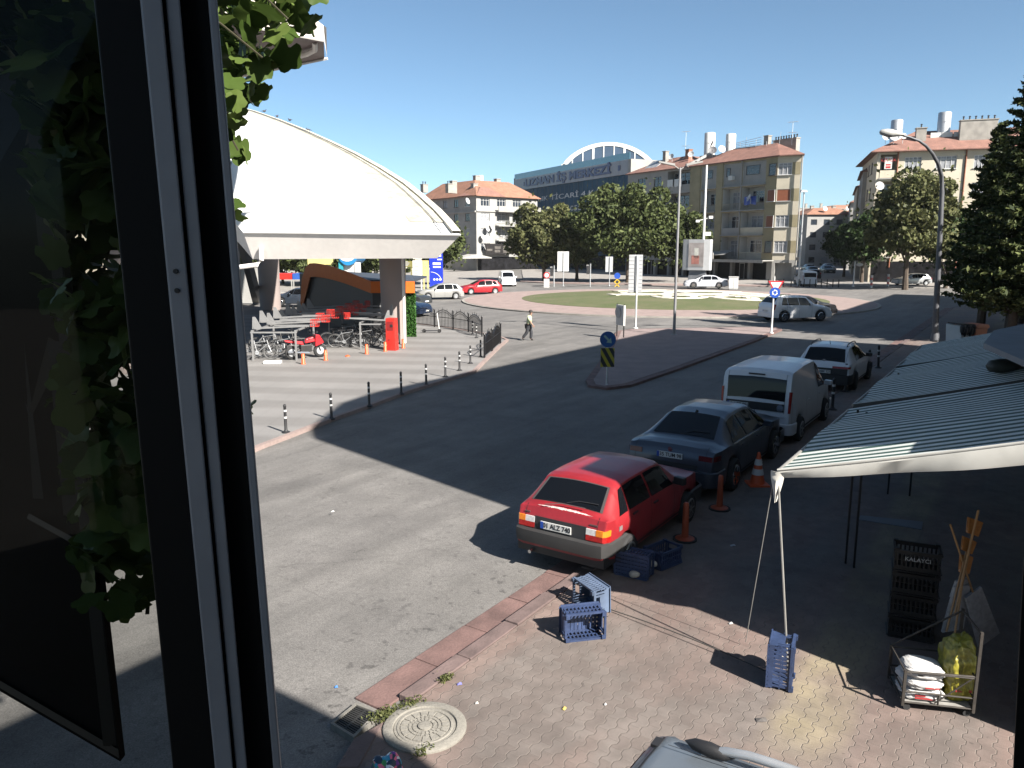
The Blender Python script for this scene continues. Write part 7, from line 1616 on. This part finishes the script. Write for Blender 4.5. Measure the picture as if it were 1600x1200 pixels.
# brooms
def broom(P0,P1,w_,m,lab,mh,fan=1.5,n=26,hl=.30):
    P0=Vector(P0);P1=Vector(P1); ax=(P1-P0).normalized(); side=Vector((1,.3,0)); side=(side-ax*side.dot(ax)).normalized(); e=empty('broom',P0,0,lab,'broom','brooms propped up beside the trolley'); q=MB()
    for i in range(n):
        f=(i/(n-1)-.5)*2
        for k in(-1,1): q.tube([side*f*w_*.5+Vector((0,.01*k,0)),side*f*w_*fan*.5+ax*hl+Vector((0,.012*k,0))],[.007,.0045],4)
    q.build('bristles',m,e); q=MB(); 
    for t in(.02,.05): q.tube([side*-w_*.53+ax*t,side*w_*.53+ax*t],.012,5)
    q.build('binding',mh,e); q=MB(); q.tube([(0,0,0),-ax*.9],.011,8); q.build('handle',mat('broom_handle',(.35,.20,.08),.6),e)
M_br=mat('grey_bristles',(.40,.42,.45),.7,var=.2,scale=20); M_br2=mat('orange_bristles',(.50,.20,.04),.7,var=.2,scale=20)
Yc=8.0
for (a,b,w_,m,lab) in (((1503,915),(1488,985),.19,M_br,'left grey broom head hanging beside the trolley post'),((1520,925),(1545,1000),.20,M_br,'right grey broom head hanging outside the trolley post'),((1503,905),(1497,930),.14,M_br,'grey broom head tucked above the left one'),((1506,895),(1510,868),.11,M_br2,'bright orange broom head in the middle of the bundle'),((1510,862),(1515,842),.12,M_br2,'dull orange broom head above the bright one'),((1519,835),(1524,812),.13,M_br2,'topmost orange broom head of the bundle')):
    P0=A(*a,Yc); P1=A(*b,Yc+.05); d_=(P1-P0).length; broom(P0,P1,w_*1.15,m,lab,mat('broom_binding',(.4,.4,.38),.6),1.35,26,d_)
# stacked black crates under the awning
bc=crate(mat('black_crate_plastic',(.012,.012,.013),.5)); 
for i in range(4):
    o=bc if i==0 else copy_tree(bc); p=G(1452,1040-i*0); o.location=(p[0]+.15,p[1]+.75,.29*i); o.rotation_euler=(0,0,R(-24)); tag(o,('bottom','second','third','top')[i]+' crate of the stack of black crates behind the trolley','crate','stacked black crates')
    if i==3: text_ob('KALAYCI',.07,M_wl,o,(0,-.187,.17),(R(90),0,0),.001,name='lettering')
sack(tuple(Vector((*G(1425,965),.12))),.2,.16,.12,.3,mat('navy_cloth',(.012,.02,.09),.7),'dark navy bag in the deep shade under the awning',9,name='bag')
# bins beyond the awnings
p=A(1497,530,33); zt=A(1497,507,33).z; e=empty('waste_container',(p.x,33,0),R(15),'white waste container with black bags hanging over its rim','bin'); w_=(A(1508,520,33).x-A(1487,520,33).x)/2
q=MB(); q.add([(-w_*.85,-.35,0),(w_*.85,-.35,0),(w_*.85,.35,0),(-w_*.85,.35,0),(-w_,-.45,zt),(w_,-.45,zt),(w_,.45,zt),(-w_,.45,zt)],[(0,3,2,1),(4,5,6,7),(0,1,5,4),(1,2,6,5),(2,3,7,6),(3,0,4,7)]); q.build('body',M_white,e,bevel=.03)
q=MB(); 
for k in range(5): q.lathe([(.02,-.35),(.09,-.2),(.11,0),(.06,.08),(.01,.1)],8,(-w_+w_*.5*k,-.46,zt-.05-.08*(k%2)))
q.cbox((-w_*.1,-.1,zt+.04),(w_*2.2,.8,.06),ry=.06); q.build('bin_liner',M_dark,e)
p=A(1521,530,33); zt=A(1521,508,33).z; e=empty('wheeled_bin',(p.x,33,0),R(15),'faded orange wheeled bin with a rounded lid beside the white container','bin'); w_=(A(1533,520,33).x-A(1510,520,33).x)/2; M_of=mat('faded_orange_plastic',(.55,.17,.08),.5,var=.12)
q=MB(); q.add([(-w_*.75,-.3,.05),(w_*.75,-.3,.05),(w_*.75,.3,.05),(-w_*.75,.3,.05),(-w_,-.38,zt-.1),(w_,-.38,zt-.1),(w_,.38,zt-.1),(-w_,.38,zt-.1)],[(0,3,2,1),(4,5,6,7),(0,1,5,4),(1,2,6,5),(2,3,7,6),(3,0,4,7)]); q.build('body',M_of,e,bevel=.02)
q=MB(); q.xprism([(-w_*1.08,zt-.1),(w_*1.08,zt-.1),(w_*1.08,zt),(w_*.9,zt+.07),(-w_*.9,zt+.07),(-w_*1.08,zt)],-.43,.43); q.build('lid',M_of,e,bevel=.03); q=MB()
for x in(-w_*.6,w_*.6): q.lathe([(.08,-.03),(.08,.03)],12,(x,.3,.08),axis='X')
q.build('wheels',M_rub,e)
p=A(1541,520,33.3); sack((p.x,33.3,.35),.35,.3,.35,.2,M_dark,'black rubbish bag beside the orange bin',11,name='rubbish_bag')
# ================================================================ window, hanging sign, vine
M_alu=mat('dull_aluminium_frame',(.40,.40,.425),.5,metal=.1,var=.08,scale=5,var2=.05,scale2=40); M_fdark=mat('dark_frame_profile',(.008,.0075,.007),.6,var=.1,spec=.15)
win=empty('window_sash',(0,.5,CAMH),0,'open aluminium window sash close to the viewer with dark and grey profiles','window'); WI=Matrix.Translation((0,-.5,-CAMH))
def member(a0,a1,b0,b1,Y,th,m,name,par=win,ytop=-160,ybot=1360):
    k0=-160/1200;k1=1360/1200; f=lambda a,b,y: a+(b-a)*y/1200
    q=MB(); q.T=WI; P=[A(f(a0,b0,ytop),ytop,Y),A(f(a1,b1,ytop),ytop,Y),A(f(a1,b1,ybot),ybot,Y),A(f(a0,b0,ybot),ybot,Y)]
    q.add(P+[v+Vector(((v.x*th/Y),th,0)) for v in P],[(0,1,2,3),(7,6,5,4),(0,4,5,1),(1,5,6,2),(2,6,7,3),(3,7,4,0)]); return q.build(name,m,par,bevel=.0012)
member(147,221,270,337,.512,.03,M_fdark,'inner_profile'); s1=member(219,253,336,364,.500,.02,M_alu,'aluminium_profile'); member(252,260,363,370,.508,.02,M_fdark,'groove'); member(259,281,369,386,.503,.02,M_alu,'aluminium_profile'); member(280,326,385,428,.515,.03,M_fdark,'rubber_seal'); member(325,339,427,439,.505,.03,M_alu,'edge_profile')
q=MB(); q.T=WI
for x,y in((274.5,424),(276.5,454)): a=A(x,y,.4995); q.lathe([(.0016,-.0006),(.0016,.001)],12,tuple(a),axis='Y')
q.build('screw',M_dark,s1)
m,ns,ls,p=newmat('dimmed_window_pane'); tb=N(ns,'ShaderNodeBsdfTransparent'); tb.inputs[0].default_value=(.60,.61,.60,1); gl=N(ns,'ShaderNodeBsdfGlossy'); gl.inputs['Roughness'].default_value=.02; ms=N(ns,'ShaderNodeMixShader'); ms.inputs[0].default_value=.008  # pane tint deepened so the leaves behind it look shaded
ls.new(tb.outputs[0],ms.inputs[1]); ls.new(gl.outputs[0],ms.inputs[2]); ls.new(ms.outputs[0],ns['Material Output'].inputs['Surface'])
q=MB(); q.T=WI; q.add([A(-420,-160,.525),A(150,-160,.525),A(285,1360,.525),A(-420,1360,.525)],[(0,1,2,3)]); q.build('glass_pane',m,win,fix=False)
jamb=empty('window_jamb',(0,.5,CAMH),0,'black window jamb at the lower right edge','window'); member(1644,1900,1583,1900,.50,.04,M_fdark,'jamb_profile',jamb)
# sign hanging outside on the left
sgn_=empty('hanging_sign',(-1.2,1.5,4.5),0,'dark brown hanging sign with faint lettering seen through the glass','sign'); SI=Matrix.Translation((1.2,-1.5,-4.5)); M_sb=mat('dark_brown_sign',(.007,.005,.0035),.8,var=.2,scale=3,spec=.05); M_sl=mat('faint_ochre_lettering',(.020,.014,.005),.7,var=.2)
tr_=A(66,118,1.4); br_=A(188,1190,1.4); tl_=A(0,108,1.62); bl_=A(0,1080,1.62); ext=1.0
L_t=tr_+(tl_-tr_)*4; L_b=br_+(bl_-br_)*4
def SP(u,v,off=0): return (tr_*(1-v)+br_*v)*(1-u)+(L_t*(1-v)+L_b*v)*u+Vector((0,-off,0))
q=MB(); q.T=SI; F=[SP(0,0),SP(1,0),SP(1,1),SP(0,1)]; q.add(F+[v+Vector((0,.02,0)) for v in F],[(3,2,1,0),(4,5,6,7),(0,1,5,4),(1,2,6,5),(2,3,7,6),(3,0,4,7)]); pb_=q.build('panel',M_sb,sgn_)
q=MB(); q.T=SI
def st(u0,v0,u1,v1,w_=.012):
    a,b=SP(u0,v0,.003),SP(u1,v1,.003); d=(b-a).normalized(); n_=Vector((-d.z,0,d.x))*w_*1.4; q.add([a-n_,b-n_,b+n_,a+n_],[(0,1,2,3)])
for v0,v1 in((.07,.23),(.36,.62)):
    for u in(.05,.13,.21,.32): st(u,v0,u,v1)
    st(.05,v0,.13,(v0+v1)/2); st(.21,v0,.13,(v0+v1)/2)
st(.015,.02,.015,.98,.01); st(.0,.985,1,.985,.008); st(.02,.66,.6,.66,.006); q.build('lettering',M_sl,pb_,fix=False)
q=MB(); q.T=SI; q.tube([SP(.1,-.01),SP(.1,-.12)+Vector((-.2,-.9,.2))],.012,6); q.build('bracket',M_black,sgn_)
M_vine=leafmat('vine_leaves',(.036,.066,.014),(.125,.175,.045),.3,.42)
def vine_leaf(P0,s,rot,V,Fs):
    out=[]
    for k in range(26):
        th=2*math.pi*k/26; lob=abs(math.cos(2.5*(th-math.pi/2))); rr_=.40+.13*lob**1.5+.018*math.sin(13*th+s*900)
        if abs(th-1.5*math.pi)<.25: rr_*=.62
        x,y=rr_*math.cos(th),rr_*math.sin(th)*1.05; out.append((x,y,.16*abs(x)-.35*x*x-.25*(y-.1)**2+.02*math.sin(5*th+s*700)))
    b=len(V); V.append(tuple(P0+rot@Vector((0,0,-.02))*s)); 
    for o_ in out: V.append(tuple(P0+rot@Vector(o_)*s))
    n_=len(out)
    for i in range(n_): Fs.append((b,b+1+i,b+1+(i+1)%n_))
vine=empty('climbing_plant',(-1,2,0),0,'broad leaved climbing plant hanging behind the window sash','plant'); VI=Matrix.Translation((1,-2,0))
V=[];Fs=[]; rd=random.Random(12)
def addleaf(px,py,Y,s,up=.3):
    P0=A(px,py,Y); e_=Matrix.Rotation(rd.uniform(0,6.28),3,'Z')@Matrix.Rotation(rd.gauss(R(50),R(25)),3,'X')@Matrix.Rotation(rd.uniform(-.6,.6),3,'Y')@Matrix.Rotation(rd.uniform(-1.2,1.2)+math.pi,3,'Z')
    vine_leaf(VI@P0,s*rd.uniform(.7,1.2),e_,V,Fs)
edgeb=lambda py: 66+(188-66)*(py-118)/1072
for i in range(2000):
    py=rd.uniform(-220,960) if i%3 else rd.uniform(-220,330); px=rd.uniform(max(-150,edgeb(py)-25) if py>100 else -150,330+(py*.02))
    if py>880 and rd.random()<(py-880)/110+ (px-200)/300: continue
    if px>330: continue
    addleaf(px,py,rd.uniform(1.2,1.75),.068)
for i in range(330):
    py=rd.uniform(-160,175); lim=478-max(0,(py-25))*.72-18*math.sin(py*.12) if py>-20 else 470
    px=rd.uniform(300,max(330,lim)); addleaf(px,py,rd.uniform(2.6,3.4),.092)
M_v=0
for px,py in((362,190),(350,215),(372,235),(384,243),(360,240),(366,225),(358,330),(370,335),(362,316),(352,350),(390,636),(384,630),(352,150),(366,168),(345,260),(340,290)): addleaf(px,py,2.8,.09)
me=bpy.data.meshes.new('leaves'); me.from_pydata(V,[],Fs); me.polygons.foreach_set('use_smooth',[True]*len(me.polygons)); me.materials.append(M_vine); o=bpy.data.objects.new('leaves',me); COL.objects.link(o); o.parent=vine
q=MB(); q.T=VI
for i in range(26):
    x=rd.uniform(0,300); y=rd.uniform(-150,700); q.tube([A(x,y,1.75),A(x+rd.uniform(-40,40),y+130,1.8),A(x+rd.uniform(-60,60),y+260,1.7)],.005,5)
for a_,b_ in(((300,-100),(450,30)),((280,0),(410,90)),((300,120),(372,235)),((320,260),(366,330)),((340,600),(388,633)),((300,-160),(330,900)),((200,-160),(230,900))): q.tube([A(*a_,2.3),A((a_[0]+b_[0])/2,(a_[1]+b_[1])/2-8,2.35),A(*b_,2.4)],.003,5)
q.build('stems',mat('green_brown_stems',(.04,.035,.014),.9),vine)
# ================================================================ thin summer haze
hz=MB().box(-420,420,-60,760,-1.7,34).build('haze',[newmat('haze_air')[0]]); tag(hz,kind='stuff')
hm=hz.data.materials[0]; hn=hm.node_tree.nodes; hn.remove(hn['Principled BSDF']); pv=hn.new('ShaderNodeVolumePrincipled'); pv.inputs['Color'].default_value=(.86,.88,.92,1); pv.inputs['Density'].default_value=.00012; pv.inputs['Anisotropy'].default_value=.2
hm.node_tree.links.new(pv.outputs[0],hn['Material Output'].inputs['Volume'])
